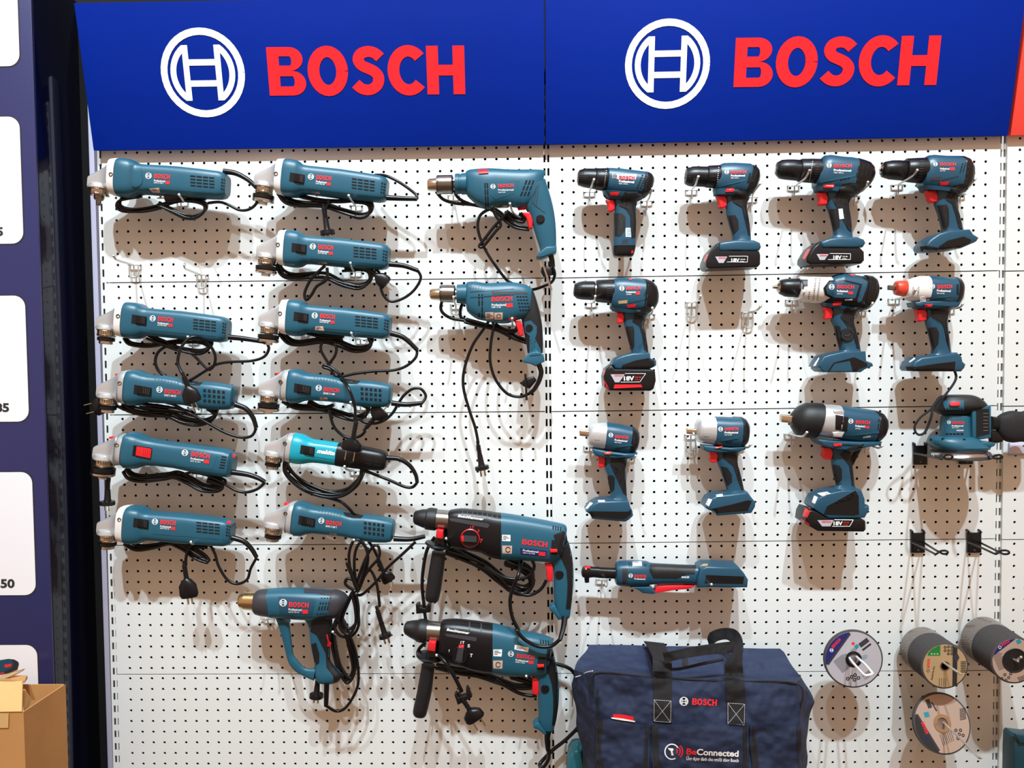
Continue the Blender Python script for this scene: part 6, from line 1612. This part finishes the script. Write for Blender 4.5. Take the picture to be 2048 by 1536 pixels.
def big_face(t, rot, field, lab, hub, hubr):
    R = t.R - 3.5
    seg = segment(R, 180 - 48 + rot, 180 + 48 + rot)
    face_poly(t, 'corner_field', seg, field)
    d = R * math.cos(math.radians(48))
    e = [lay(0, 0, 1, 1, rot)(p) for p in ((-d, -R * .70), (-d + 4, -R * .70), (-d + 4, R * .70), (-d, R * .70))]
    face_poly(t, 'corner_stripe', circle_clip(e, R), M.grey, .95)
    t.add('hub_ring', hub, lathe(t.c, t.c + t.n, [(0, hubr), (1.8, hubr), (2.2, hubr - 2), (2.2, 11.5), (-4, 11.2)], 36), smooth=40)

D4 = disc('grinding_disc', 'single grinding disc with navy corner on its grey label, hung on a white loop hook', (397, 540), 96, 268, 6.5, M.lab_w, tilt=(-.03, .02))
big_face(D4, -35, M.navyp, None, M.black, 17)
face_mesh(D4, 'label_print', [(LOGO_W, lay(-42, 23, 24, 6.5, 48), M.redp), (LOGO_M, (lambda p: (-46 + p[0] * 4, 19 + p[1] * 4)), M.white),
    (rect2(0, 0, 1, 1), lay(-5, 34, 6, 6, -50), M.redp), (rect2(0, 0, 1, 1), lay(1, 28, 8, 8, -50), M.tealp), (rect2(0, 0, 1, 1), lay(16, 25, 22, 10, 38), M.grey), (rect2(0, 0, 1, 1), lay(20, 18, 22, 4, 38), M.darkp),
    (rect2(0, 0, 1, 1), lay(22, -46, 14, 14, 40), M.lab_w)] + [(rect2(0, 0, 1, 1), lay(25 + 2.6 * i, -44 - 0 * i + 2 * i, 1.3, 13, 40), M.darkp) for i in range(6)]
    + bars(-42, -6, 14, 2.3, 32, .8, 38, M.grey) + bars(-6, 18, 4, 2.2, 14, .7, 38, M.grey) + bars(14, 2, 4, 2.4, 16, .8, 38, M.tealp) + dots_(0, 4.2, [(-4, -38), (3, -34), (10, -40), (-12, -42), (2, -44)], M.darkp))

def stack(back, front, db, df, n, label_front, label_back, grp, rb, rf_, nk, mlab):
    for i in range(n):
        f = i / (n - 1)
        d = db + (df - db) * f
        # pixel of a disc on the straight hook between the two ends
        A, B = at(*E3(back), db), at(*E3(front), df)
        P = A + (B - A) * f
        w = P - CAM
        u = 1024 + FOC * w.dot(RX) / w.dot(RF)
        v = 768 + FOC * w.dot(RY) / w.dot(RF)
        c = ((u - 1620) * 4.5726, (v - 1200) * 4.5726)
        rr = rb + (rf_ - rb) * f
        last = i == n - 1
        th = (df - db) / (n - 1) * (.62 if i < nk else .8)
        t = disc('cutting_disc', label_front if last else label_back, c, d, rr * (1 if i < nk or last else .985), th, mlab, None if last else grp, knurl=i < nk, face=last, hole=8.5)
    return t
S2 = stack((1022, 444), (1232, 602), 24, 112, 22, 'thin cutting disc with tan label and green patch, front of its stack', 'black cutting disc hung behind the tan disc with the green patch', 'discs behind the green patched label', 201, 216, 8, M.lab_t)
R = S2.R - 3.5
face_poly(S2, 'dark_band', circle_clip([(17, -R), (31, -R), (31, R), (17, R)], R), M.darkp)
face_poly(S2, 'green_field', circle_clip([(-R * .8, 22), (-10, 22), (-10, R * .98), (-R * .35, R * .95), (-R * .62, R * .8), (-R * .78, R * .6)], R), M.greenp)
face_mesh(S2, 'label_print', [(LOGO_W, lay(-32, -4, 19, 5.5, 88), M.redp), (strip2d(arc(0, 0, .9, .9, 0, 360, 16), .3), (lambda p: (-35 + p[0] * 3, -10 + p[1] * 3)), M.darkp), (text2d('Standard for Inox', .01), lay(-26, -30, 30, 4, 80), M.darkp)]
    + [(rect2(0, 0, 1, 1), lay(33, 8 - 3.6 * i, 11, 1.8), M.darkp) for i in range(7)] + dots_(0, 3, [(0, 40), (7, 41), (14, 40), (0, 33), (7, 33), (14, 33), (7, 26), (14, 26)], M.darkp) + [(rect2(0, 0, 1, 1), lay(-12 + 4.6 * i, -44, 1, 18), M.grey) for i in range(4)]
    + [(strip2d(arc(0, 0, 1, 1, 0, 360, 5), .6), (lambda p, q=q: (q + p[0] * 1.3, 26 + p[1] * 1.3)), M.white) for q in (-28, -22, -16)]
    + [([(0, 12), (6, 0), (0, -12), (-6, 0)], [(0, 1, 2, 3)], ) and (([(0, 12), (6, 0), (0, -12), (-6, 0)], [(0, 1, 2, 3)]), (lambda p: (24 + p[0], 18 + p[1])), M.grey)])
S2.add('hub_ring', M.steel, lathe(S2.c, S2.c + S2.n, [(0, 10.5), (1.4, 10.5), (1.4, 8), (-6, 8)], 28), smooth=40)
S3 = stack((1585, 357), (1870, 552), 22, 124, 24, 'grinding disc with pinkish label and sunken black hub, front of its stack', 'black grinding disc hung behind the disc with the sunken hub', 'discs behind the sunken hub', 208, 219, 9, M.lab_q)
R = S3.R - 3.5
face_poly(S3, 'corner_field', segment(R, 88, 168), M.navyp)
face_mesh(S3, 'label_print', [(LOGO_W, lay(-26, 30, 18, 5.5, 32), M.redp), (strip2d(arc(0, 0, .9, .9, 0, 360, 16), .35), (lambda p: (-31 + p[0] * 3, 28 + p[1] * 3)), M.white), (rect2(0, 0, 1, 1), lay(6, 34, 9, 9, 30), M.tealp)]
    + bars(-46, 10, 14, 2.6, 20, .8, 24, M.grey) + dots_(0, 3.4, [(-20, -30), (-12, -36), (-26, -38), (-18, -42), (-8, -28)], M.darkp) + [(rect2(0, 0, 1, 1), lay(12 + 3 * i, -46 + i, 1.3, 12, 30), M.darkp) for i in range(5)], up=1.0)
S3.add('sunken_hub', M.rubber, lathe(S3.c, S3.c + S3.n, [(1.1, 26), (2.0, 25), (-1.5, 15), (-3.5, 11), (-6, 9), (-8, 8)], 36), smooth=60)
D5 = disc('grinding_disc', 'single grinding disc with tan label, leaning on a rod hook at the bottom right', (1207, 1128), 92, 270, 6.5, M.lab_q, tilt=(.06, .30))
big_face(D5, 28, M.darkp, None, M.brass, 19)
face_mesh(D5, 'label_print', [(LOGO_W, lay(-46, 2, 24, 7, -72), M.redp), (LOGO_M, (lambda p: (-38 + p[0] * 4, -30 + p[1] * 4)), M.navyp), (rect2(0, 0, 1, 1), lay(-36, 12, 11, 10, 10), M.tealp), (rect2(0, 0, 1, 1), lay(-26, 30, 9, 18, 15), M.grey), (rect2(0, 0, 1, 1), lay(-10, 24, 3, 20, 25), M.grey)]
    + [(rect2(0, 0, 1, 1), lay(40 + .3 * i, 6 + 3 * i, 14, 1.5, 10), M.darkp) for i in range(8)] + [(rect2(0, 0, 1, 1), lay(-4 + 4 * i, -44 + 1.5 * i, 1, 24, 12), M.grey) for i in range(7)]
    + dots_(0, 3.6, [(28, -14), (34, -22), (38, -14), (42, -24), (30, -30)], M.darkp))

# ------------------------------------------------------------------ hooks
def hook(label, c, path, wr=2.1, bar=24.0, u=None, mat_=None, group='zinc wire hooks in the perforated panels', crop_=None, leg=0.0):
    """c: px of the cross bar at the board; path: (u, v, d) of the prong; u: height in px of the wire stirrup below"""
    f = crop_ or ident
    t = Thing('wire_hook', label, 'hook', f, 8, c, group)
    m = mat_ or M.wire
    C = at(*f(c), 9)
    parts = [tube_pts([C + Vector((-bar / 2, 13, 2)), C + Vector((-bar / 2, 2, 1)), C + Vector((-bar / 2 + 2, 0, 0)), C + Vector((bar / 2 - 2, 0, 0)), C + Vector((bar / 2, 2, 1)), C + Vector((bar / 2, 13, 2))], 1.7, 8, 4)]
    t.add('cross_bar', m, parts[0])
    P = [C + Vector((0, 1, -leg))] + [at(*f(p[:2]), p[2]) for p in path]
    t.add('prong', m, tube_pts(P, wr, 10, 5))
    e = P[-1]
    t.add('tip_ball', m, lathe(e - (P[-1] - P[-2]).normalized() * 1, e + (P[-1] - P[-2]).normalized(), [(-1, 1.6), (0, 2.5), (2, 2.9), (4, 2.4), (4.8, .1)], 12))
    if u:
        k = at(*f((c[0], c[1] + u)), 9)
        h = C.z - k.z
        t.add('stirrup', m, tube_pts([C + Vector((-bar / 2 + 2, 0, 0)), C + Vector((-bar / 2 + 2, 0, -h * .8)), C + Vector((-bar / 2 + 7, 0, -h)), C + Vector((bar / 2 - 7, 0, -h)), C + Vector((bar / 2 - 2, 0, -h * .8)), C + Vector((bar / 2 - 2, 0, 0))], 1.5, 8, 4))
        t.add('back_leg', m, tube_pts([C + Vector((0, 0, 0)), C + Vector((0, 1, -h * .5)), C + Vector((0, 1, -h * .9))], 1.6, 8, 2))
    else:
        t.add('back_leg', m, tube_pts([C + Vector((0, 0, 0)), C + Vector((0, 1, -10)), C + Vector((0, 1, -20))], 1.6, 8, 2))
    return t
hook('empty wire hook nearest the left edge, under the topmost left grinder', (467, 1103), [(420, 1092, 45), (310, 1058, 112), (277, 1018, 124)], u=120, crop_=A1)
hook('empty wire hook right of the leftmost empty one, over the panel seam', (1115, 1197), [(1080, 1185, 40), (970, 1145, 108), (952, 1105, 122)], u=130, crop_=A1)
hook('empty wire hook right of the drill with the tall battery, tip bent up', (1267, 320), [(1275, 322, 30), (1335, 304, 110), (1355, 262, 124)], u=150, crop_=B5)
hook('empty wire hook left of the drill with the white collar, swung to the right', (1832, 425), [(1845, 420, 40), (1905, 410, 112), (1952, 366, 128)], u=150, crop_=B5)
hook('wire hook under the chuck of the slim stick-battery drill', (240, 455), [(243, 440, 40), (255, 415, 100), (282, 340, 128)], crop_=B3)
hook('wire hook behind the rear of the slim stick-battery drill', (800, 545), [(820, 520, 60), (838, 470, 110), (852, 432, 124)], crop_=B3)
hook('wire hook under the chuck of the drill left of the white-stickered one', (1238, 437), [(1240, 425, 40), (1270, 395, 105), (1300, 312, 130)], crop_=B3)
hook('wire hook behind the rear cap of the drill left of the white-stickered one', (1825, 510), [(1830, 495, 40), (1845, 455, 100), (1900, 382, 122)], crop_=B3)
hook('wire hook under the chuck of the drill with the white sticker', (275, 378), [(290, 372, 40), (372, 312, 118), (412, 242, 134)], crop_=B4)
hook('wire hook behind the rear of the drill with the white sticker', (833, 480), [(860, 455, 50), (930, 405, 118), (956, 350, 130)], crop_=B4)
hook('wire hook under the chuck of the bare drill at the top right', (1243, 370), [(1260, 355, 40), (1370, 290, 115), (1414, 238, 132)], crop_=B4)
hook('wire hook behind the rear of the bare drill at the top right', (1820, 460), [(1840, 440, 30), (1900, 385, 90), (1955, 322, 112)], crop_=B4)
hook('wire hook under the chuck of the drill with the tall battery', (265, 325), [(275, 322, 40), (295, 310, 110), (302, 265, 130)], crop_=B5)
hook('wire hook behind the rear of the drill with the tall battery', (845, 440), [(858, 440, 40), (875, 420, 112), (872, 382, 130)], crop_=B5)
hook('wire hook under the white collar of the brute drill', (255, 372), [(270, 372, 40), (340, 348, 115), (364, 298, 134)], crop_=B6)
hook('wire hook behind the rear of the drill with the white collar', (900, 475), [(930, 460, 40), (975, 440, 112), (1000, 405, 128)], crop_=B6)
hook('wire hook under the nose of the red ringed impact driver', (1215, 365), [(1230, 358, 40), (1365, 330, 118), (1400, 282, 132)], crop_=B6)
hook('wire hook behind the rear of the red ringed impact driver', (1725, 455), [(1760, 448, 40), (1810, 445, 110), (1840, 412, 126)], crop_=B6)
hook('wire hook under the nose of the left silver nosed wrench', (235, 492), [(238, 495, 30), (242, 500, 60)], crop_=B7)
hook('wire hook behind the rear of the left silver nosed wrench', (615, 600), [(630, 600, 40), (660, 600, 112), (672, 582, 124)], crop_=B7)
hook('wire hook under the anvil of the right silver nosed wrench', (1200, 380), [(1205, 378, 30), (1215, 376, 60), (1225, 372, 70)], u=170, crop_=B7)
hook('wire hook behind the rear of the right silver nosed wrench', (1660, 495), [(1690, 490, 40), (1740, 500, 112), (1768, 476, 126)], crop_=B7)
hook('wire hook under the black booted nose of the large wrench', (170, 440), [(180, 440, 40), (260, 455, 110), (296, 424, 130)], crop_=B8)
hook('wire hook behind the rear of the large wrench', (770, 520), [(800, 522, 40), (870, 548, 110), (902, 534, 126)], crop_=B8)
hook('wire hook near the black head of the cordless ratchet', (330, 315), [(340, 318, 40), (355, 330, 112), (362, 360, 126)], crop_=E1)
hook('wire hook under the battery bay of the cordless ratchet', (1170, 345), [(1175, 345, 40), (1185, 352, 112), (1192, 350, 122)], crop_=E1)
hook('wire hook under the topmost far left grinder', (920, 490), [(935, 500, 40), (945, 490, 110), (905, 432, 132)], crop_=A1)
hook('wire hook under the topmost grinder of the second column', (1015, 535), [(1010, 530, 40), (975, 485, 112), (948, 440, 134)], crop_=A2)
hook('wire hook under the grinder second from top in the second column', (1010, 1170), [(1005, 1165, 40), (980, 1140, 112), (965, 1088, 134)], crop_=A2)
hook('wire hook under the grinder whose plug hangs over the one beneath', (1030, 480), [(1020, 480, 40), (1000, 478, 100), (988, 452, 112)], crop_=A3)
hook('wire hook under the ribbed grinder in the far left column', (1050, 1140), [(1050, 1140, 40), (1010, 1150, 70)], crop_=A3)
hook('wire hook under the grinder third from top in the second column', (1060, 475), [(1050, 470, 40), (990, 455, 112), (974, 416, 132)], crop_=A4)
hook('wire hook under the ribbed grinder just above the turquoise one', (1060, 1110), [(1050, 1110, 40), (985, 1110, 112), (967, 1080, 130)], crop_=A4)
hook('wire hook under the red switched grinder', (900, 430), [(890, 430, 40), (860, 438, 80)], crop_=A5)
hook('wire hook under the lowest far left grinder', (905, 1005), [(900, 1005, 40), (870, 1003, 112), (857, 988, 128)], crop_=A5)
hook('wire hook under the black tail of the turquoise grinder', (1000, 585), [(995, 583, 40), (930, 570, 112), (908, 545, 132)], crop_=A6)
hook('wire hook under the grinder above the heat gun', (1075, 90), [(1070, 92, 40), (1050, 92, 110), (1042, 82, 120)], crop_=A7)
hook('wire hook under the nozzle of the heat gun', (345, 720), [(350, 712, 30), (310, 745, 108), (290, 742, 122)], crop_=A7, mat_=M.wire)
hook('wire hook beside the loops of the heat gun cord', (905, 850), [(900, 850, 40), (880, 835, 112), (872, 825, 124)], crop_=A7)
hook('wire hook under the chuck of the uppermost corded drill', (380, 400), [(382, 390, 40), (388, 300, 80), (385, 255, 92)], crop_=B1)
hook('wire hook near the trigger of the uppermost corded drill', (1010, 600), [(1000, 590, 40), (965, 560, 112), (942, 485, 134)], crop_=B1)
hook('wire hook under the chuck of the dotted-grip drill', (285, 240), [(285, 240, 40), (275, 225, 110), (270, 190, 130)], crop_=B2, u=70)
hook('wire hook near the trigger of the dotted-grip drill', (682, 392), [(682, 390, 40), (680, 375, 110), (678, 340, 126)], crop_=B2)
hook('wire hook by the red tab of the higher rotary hammer', (490, 450), [(485, 450, 40), (475, 448, 120), (468, 440, 134)], crop_=HA)
hook('wire hook by the red tab of the lower rotary hammer', (470, 500), [(468, 498, 40), (455, 496, 120), (448, 488, 136)], crop_=HB)
hook('wire hook by the trigger of the lower rotary hammer', (1430, 740), [(1428, 735, 40), (1420, 720, 112), (1415, 714, 126)], crop_=HB)
hook('rod hook through the leaning tan-labelled disc, poking out beyond its rim', (1190, 1085), [(1195, 1090, 30), (1225, 1125, 95), (1400, 1290, 180), (1530, 1430, 250), (1562, 1440, 262)], crop_=E3, wr=2.2)
hook('rod hook through the stack with the green patched label', (1000, 420), [(1010, 430, 24), (1225, 575, 112), (1345, 655, 150), (1372, 672, 160)], crop_=E3, wr=2.4)
hook('rod hook through the stack with the sunken hub', (1560, 335), [(1570, 342, 22), (1868, 545, 126), (1900, 540, 134), (1925, 525, 140)], crop_=E3, wr=2.4)
t = Thing('loop_hook', 'white doubled wire loop holding the grey-labelled grinding disc', 'hook', E3, 60, (400, 530))
t.add('wire_loop', M.board, tube_pts([at(*E3(p[:2]), p[2]) for p in ((345, 480, 4), (362, 532, 100), (420, 605, 140), (490, 680, 178), (520, 690, 184), (568, 676, 186), (560, 655, 182), (500, 585, 150), (432, 525, 108), (395, 480, 4))], 2.6, 10, 5))
def double_hook(label, pl, prongs):
    t = Thing('double_prong_hook', label, 'hook', B8, 6, ((pl[0] + pl[2]) / 2, (pl[1] + pl[3]) / 2), 'black double prong hooks')
    x0, y0, x1, y1 = pl
    pt = t.prism('plate', M.black, [(x0, y0), (x1, y0), (x1, y1), (x0, y1)], -4, 1.5, .8)
    for x in (x0 + 8, x1 - 8):
        t.add('hanger_tab', M.black, tube_pts([t.T((x, y0 + 8), 0), t.T((x, y0 - 12), 2), t.T((x, y0 - 18), -8)], 2.4, 8, 3), pt)
    t.add('rivet', M.grey, lathe(t.T(((x0 + x1) / 2, y1 - 20), 1), t.T(((x0 + x1) / 2, y1 - 20), 4), [(0, 2.6), (2, 2.4), (3, .1)], 12), pt)
    t.add('prongs', M.bwire, tube_pts([at(*B8(p[:2]), p[2]) for p in prongs], 2.2, 8, 5))
double_hook('black double prong hook at the left under the sander', (1155, 528, 1265, 682), [(1165, 592, 8), (1260, 610, 60), (1370, 636, 120), (1390, 632, 128), (1410, 610, 140), (1445, 602, 150), (1468, 612, 154), (1466, 630, 152), (1430, 640, 146), (1392, 622, 132), (1340, 612, 100), (1262, 592, 8)])
double_hook('black double prong hook at the right under the sander, mostly hidden', (1525, 528, 1632, 678), [(1535, 592, 8), (1640, 600, 60), (1760, 632, 120), (1782, 632, 128), (1810, 612, 142), (1850, 604, 152), (1870, 612, 156), (1866, 630, 154), (1820, 634, 146), (1780, 622, 132), (1740, 612, 100), (1628, 590, 8)])
double_hook('empty black double prong hook below the sander, the left one', (1136, 1232, 1246, 1392), [(1150, 1312, 8), (1240, 1355, 70), (1325, 1400, 125), (1345, 1400, 130), (1375, 1380, 142), (1410, 1376, 152), (1432, 1384, 156), (1428, 1398, 155), (1395, 1402, 148), (1365, 1386, 138), (1330, 1368, 118), (1240, 1310, 8)])
double_hook('empty black double prong hook below the sander, the right one by the upright', (1588, 1230, 1700, 1392), [(1600, 1308, 8), (1700, 1350, 70), (1808, 1400, 125), (1830, 1398, 130), (1860, 1378, 142), (1900, 1374, 152), (1926, 1384, 156), (1922, 1400, 155), (1885, 1404, 148), (1850, 1388, 138), (1810, 1368, 118), (1696, 1312, 8)])

# ------------------------------------------------------------------ price tag and cases at the edges
t = Thing('price_tag', 'small pale price tag under the black dust bag at the picture edge', 'tag', SD, 10, (1900, 1050))
t.prism('tag_card', M.tag, [(1790, 965), (2400, 955), (2400, 1140), (1790, 1145)], 0, 2, .6)
t.prism('tag_holder', M.lilac, [(1776, 950), (2410, 940), (2410, 1168), (1776, 1172)], -6, -.5, .8)
t.bar((2030, 1015), (2300, 1010), 26, M.darkp); t.inked('tag_print')
E2 = crop(1100, 1230, 3.7236)
t = Thing('tool_case', 'teal plastic tool case peeking out left of the navy bag', 'case', E2, 70, (200, 1050))
t.prism('case_shell', M.case, [(128, 1090), (140, 1010), (165, 968), (200, 958), (240, 962), (240, 1800), (90, 1800)], -60, 0, 6)
t.prism('case_ridge', M.case, [(196, 968), (212, 964), (256, 1180), (240, 1180)], -2, 4, 1.5)
ECc = crop(1920, 1420, 13.24)
t = Thing('tool_case', 'dark teal plastic case at the bottom right corner', 'case', ECc, 90, (1600, 1000))
t.prism('case_shell', M.case2, [(1290, 640), (1350, 570), (1390, 580), (1900, 640), (2600, 690), (2600, 2600), (1250, 2600), (1272, 1050)], -6, 40, 8)
t.prism('case_ridge', M.case2, [(1400, 590), (1900, 650), (2600, 700), (2600, 900), (1900, 860), (1540, 870)], 36, 46, 4)

# ------------------------------------------------------------------ the navy bag
t = Thing('tool_bag', 'large navy fabric tool bag with black webbing straps and front pockets', 'bag', E2, 120, (1050, 900))
def ringpts(d, P, n=10):
    P = [at(*E2(p), d) for p in P]
    out = []
    for i, p in enumerate(P):
        q = P[(i + 1) % len(P)]
        out += [p + (q - p) * k / n for k in range(n)]
    return out
R0 = ringpts(46, [(285, 218), (1708, 250), (1800, 520), (1820, 820), (1790, 1420), (330, 1420), (270, 820), (235, 500)])
R1 = ringpts(118, [(188, 400), (1872, 470), (1962, 662), (1928, 830), (1880, 1420), (300, 1420), (212, 830), (152, 505)])
R2 = ringpts(196, [(332, 432), (1838, 508), (1858, 700), (1864, 850), (1852, 1420), (346, 1420), (352, 850), (338, 610)])
rings = []
def mixr(A, B, f): return [a + (b - a) * f for a, b in zip(A, B)]
rnd = random.Random(4)
NW = 14
for k in range(NW + 1):
    f = k / NW
    a = (1 - f) * (1 - f) if False else None
    q = mixr(R0, R1, f * 2) if f <= .5 else mixr(R1, R2, f * 2 - 1)
    rings.append(q)
cen = sum((v for v in rings[NW // 2]), Vector()) / len(rings[0])
def wob(v, amp):
    return v + Vector((math.sin(v.z * .041 + v.y * .05) + .6 * math.sin(v.x * .021 + v.z * .09), .5 * math.sin(v.x * .03 + v.z * .037), math.sin(v.x * .033 + 1.3) + .7 * math.sin(v.x * .013 + v.y * .06))) * amp
rings = [[wob(v, 2.8 if 0 < k < NW else .9) for v in r] for k, r in enumerate(rings)]
V, F = skin(rings, cap=False)
nn = len(rings[0])
F.append(tuple(range(nn - 1, -1, -1)))
# front face: shrinking rings that bulge a little
base = len(V) - nn
cf = sum(rings[-1], Vector()) / nn
prev = list(range(base, base + nn))
for k in range(1, 9):
    f = k / 9
    cur = []
    for v in rings[-1]:
        p = v + (cf - v) * f
        p = p + Vector((0, -10 * math.sin(f * 1.4) + 3.0 * math.sin(p.x * .035 + p.z * .03) + 1.8 * math.sin(p.z * .06 - p.x * .02), 0))
        cur.append(len(V)); V.append(p)
    F += [(prev[i], prev[(i + 1) % nn], cur[(i + 1) % nn], cur[i]) for i in range(nn)]
    prev = cur
F.append(tuple(prev))
t.add('bag_body', M.cloth, (V, F), smooth=70)
t.tube('front_piping', M.web, [(335, 640, 190), (330, 436, 196), (760, 462, 196), (1300, 492, 196), (1838, 512, 196), (1862, 700, 192)], 1.6)
t.tube('side_piping', M.web, [(352, 560, 196), (350, 800, 198), (345, 1100, 198), (350, 1400, 196)], 2.2)
t.tube('reflective_piping', M.white, [(190, 462, 130), (230, 450, 140), (270, 428, 160), (318, 416, 186)], .9)
t.tube('zip_pull', M.steel, [(152, 555, 122), (165, 590, 122), (166, 680, 120)], 1.4)
lp = t.patch('side_pocket', M.cloth, [(352, 762, ), (560, 790), (742, 822), (735, 1250), (400, 1250), (346, 1130)], 5, 7, solid=True, skirt=6)
cp = t.patch('centre_flap', M.cloth, [(758, 815), (1100, 812), (1478, 818), (1480, 1250), (790, 1250), (756, 1080)], 8, 7, solid=True, skirt=9)
rp = t.patch('side_pocket', M.cloth, [(1490, 832), (1870, 814), (1876, 1250), (1520, 1250), (1492, 1000)], 5, 7, solid=True, skirt=6)
for P, par in (([(348, 762), (392, 768), (378, 1060), (400, 1140), (372, 1150), (342, 1090)], lp), ([(712, 822), (742, 826), (738, 1250), (690, 1250), (700, 1080)], lp),
          ([(758, 816), (805, 814), (812, 1060), (850, 1160), (800, 1170), (766, 1090)], cp), ([(1440, 820), (1480, 820), (1482, 1250), (1436, 1250)], cp),
          ([(1490, 836), (1525, 834), (1552, 1100), (1560, 1250), (1530, 1250), (1492, 1000)], rp), ([(1836, 816), (1872, 815), (1878, 1250), (1850, 1250)], rp)):
    t.patch('edge_binding', M.web, P, 1.2, 6, parent=par)
t.patch('notebook_edge', M.red, [(470, 738), (545, 742), (622, 757), (622, 792), (545, 778), (470, 764)], 7, 4, skirt=4)
t.patch('notebook_pages', M.white, [(455, 762), (545, 772), (634, 790), (632, 798), (545, 786), (460, 772)], 8, 4, skirt=4)
s1 = t.patch('front_strap', M.web, [(762, 352), (800, 335), (905, 312), (908, 560), (908, 805), (770, 790), (768, 560)], 2.4, 5, skirt=3)
s2 = t.patch('front_strap', M.web, [(1298, 372), (1350, 350), (1418, 338), (1448, 480), (1458, 640), (1452, 822), (1320, 815), (1310, 560)], 2.4, 5, skirt=3)
def ribbon(name, pts, w, th=2.4, par=None):
    """webbing lying along pts (u, v, d) with edge offsets (du, dv)"""
    L, Rr = [], []
    for u_, v_, d_, du, dv in cr(pts, 5):
        L.append(at(*E2((u_ - du, v_ - dv)), d_)); Rr.append(at(*E2((u_ + du, v_ + dv)), d_))
    V, F = [], []
    for i, (a, b) in enumerate(zip(L, Rr)):
        tn = (L[min(i + 1, len(L) - 1)] - L[max(i - 1, 0)]).normalized()
        nr = tn.cross((b - a).normalized()).normalized() * th / 2
        V += [a + nr, b + nr, b - nr, a - nr]
        if i:
            k = 4 * i
            F += [(k - 4 + j, k - 4 + (j + 1) % 4, k + (j + 1) % 4, k + j) for j in range(4)]
    F += [(3, 2, 1, 0), tuple(range(len(V) - 4, len(V)))]
    return t.add(name, M.web, (V, F), par, solid=False, smooth=50)
ribbon('carry_handle', [(775, 205, 60, 75, 8), (800, 250, 90, 72, 10), (825, 310, 150, 66, 10), (835, 345, 196, 70, 2), (836, 420, 206, 72, 0)], 60)
ribbon('carry_handle', [(850, 320, 210, 10, 42), (930, 300, 222, 8, 34), (1060, 275, 225, 4, 36), (1200, 255, 215, 2, 38), (1340, 240, 200, 4, 40), (1400, 230, 190, 30, 22), (1395, 290, 205, 38, 6), (1370, 360, 212, 62, 0), (1372, 430, 208, 66, 0)], 60)
ribbon('carry_handle', [(1185, 215, 70, 12, 36), (1215, 165, 85, 22, 34), (1290, 140, 95, 14, 40), (1355, 150, 110, -14, 46), (1395, 190, 140, -26, 36), (1405, 250, 175, -34, 14), (1400, 320, 200, -30, 0)], 60)
t.tube('handle_edge', M.web, [(905, 405, 205), (980, 398, 205), (1150, 360, 205), (1290, 330, 205)], 3)
t.patch('handle_keeper', M.web, [(985, 325), (1025, 322), (1030, 395), (992, 400)], 3, 4)
for x0, y0, x1, y1 in ((775, 632, 902, 796), (1325, 656, 1450, 816)):
    q = lambda x, y: (x, y)
    for a, b in (((x0, y0), (x1, y0 + 8)), ((x1, y0 + 8), (x1 - 4, y1 + 4)), ((x1 - 4, y1 + 4), (x0, y1 - 6)), ((x0, y1 - 6), (x0, y0)), ((x0, y0), (x1 - 4, y1 + 4)), ((x1, y0 + 8), (x0, y1 - 6))):
        l = math.hypot(b[0] - a[0], b[1] - a[1])
        n = int(l / 12)
        for i in range(n):
            p = (a[0] + (b[0] - a[0]) * i / n, a[1] + (b[1] - a[1]) * i / n)
            r = (a[0] + (b[0] - a[0]) * (i + .62) / n, a[1] + (b[1] - a[1]) * (i + .62) / n)
            t.flat(strip2d([p, r], 3.0), lambda s: E2(s), M.white, 3.2)
t.inked('stitching')
t.bvh = None
t.mark((997, 643), 33, M.white); t.word((1058, 668), (1242, 678), 48)
t.text('Be', (1016, 1038), (1090, 1041), 46, M.redp, .03); t.text('Connected', (1092, 1041), (1404, 1055), 46, M.white, .03)
t.text('Ứng dụng dành cho người dùng Bosch', (1016, 1080), (1404, 1096), 26, M.white, .02)
t.flat(strip2d(arc(908, 1018, 52, 56, 60, 330, 26), 9), lambda p: E2(p), M.white, .8)
for r in (22, 40, 58): t.flat(strip2d(arc(930 if r > 22 else 925, 1016, r, r * 1.0, -48, 48, 12), 9), lambda p: E2(p), M.redp, .8)
t.flat(([(876, 990), (918, 994), (920, 1008), (912, 1012), (916, 1030), (922, 1046), (904, 1046), (902, 1030), (898, 1010), (890, 1008)], [tuple(range(10))]), lambda p: E2(p), M.white, .8)
t.inked('embroidery')
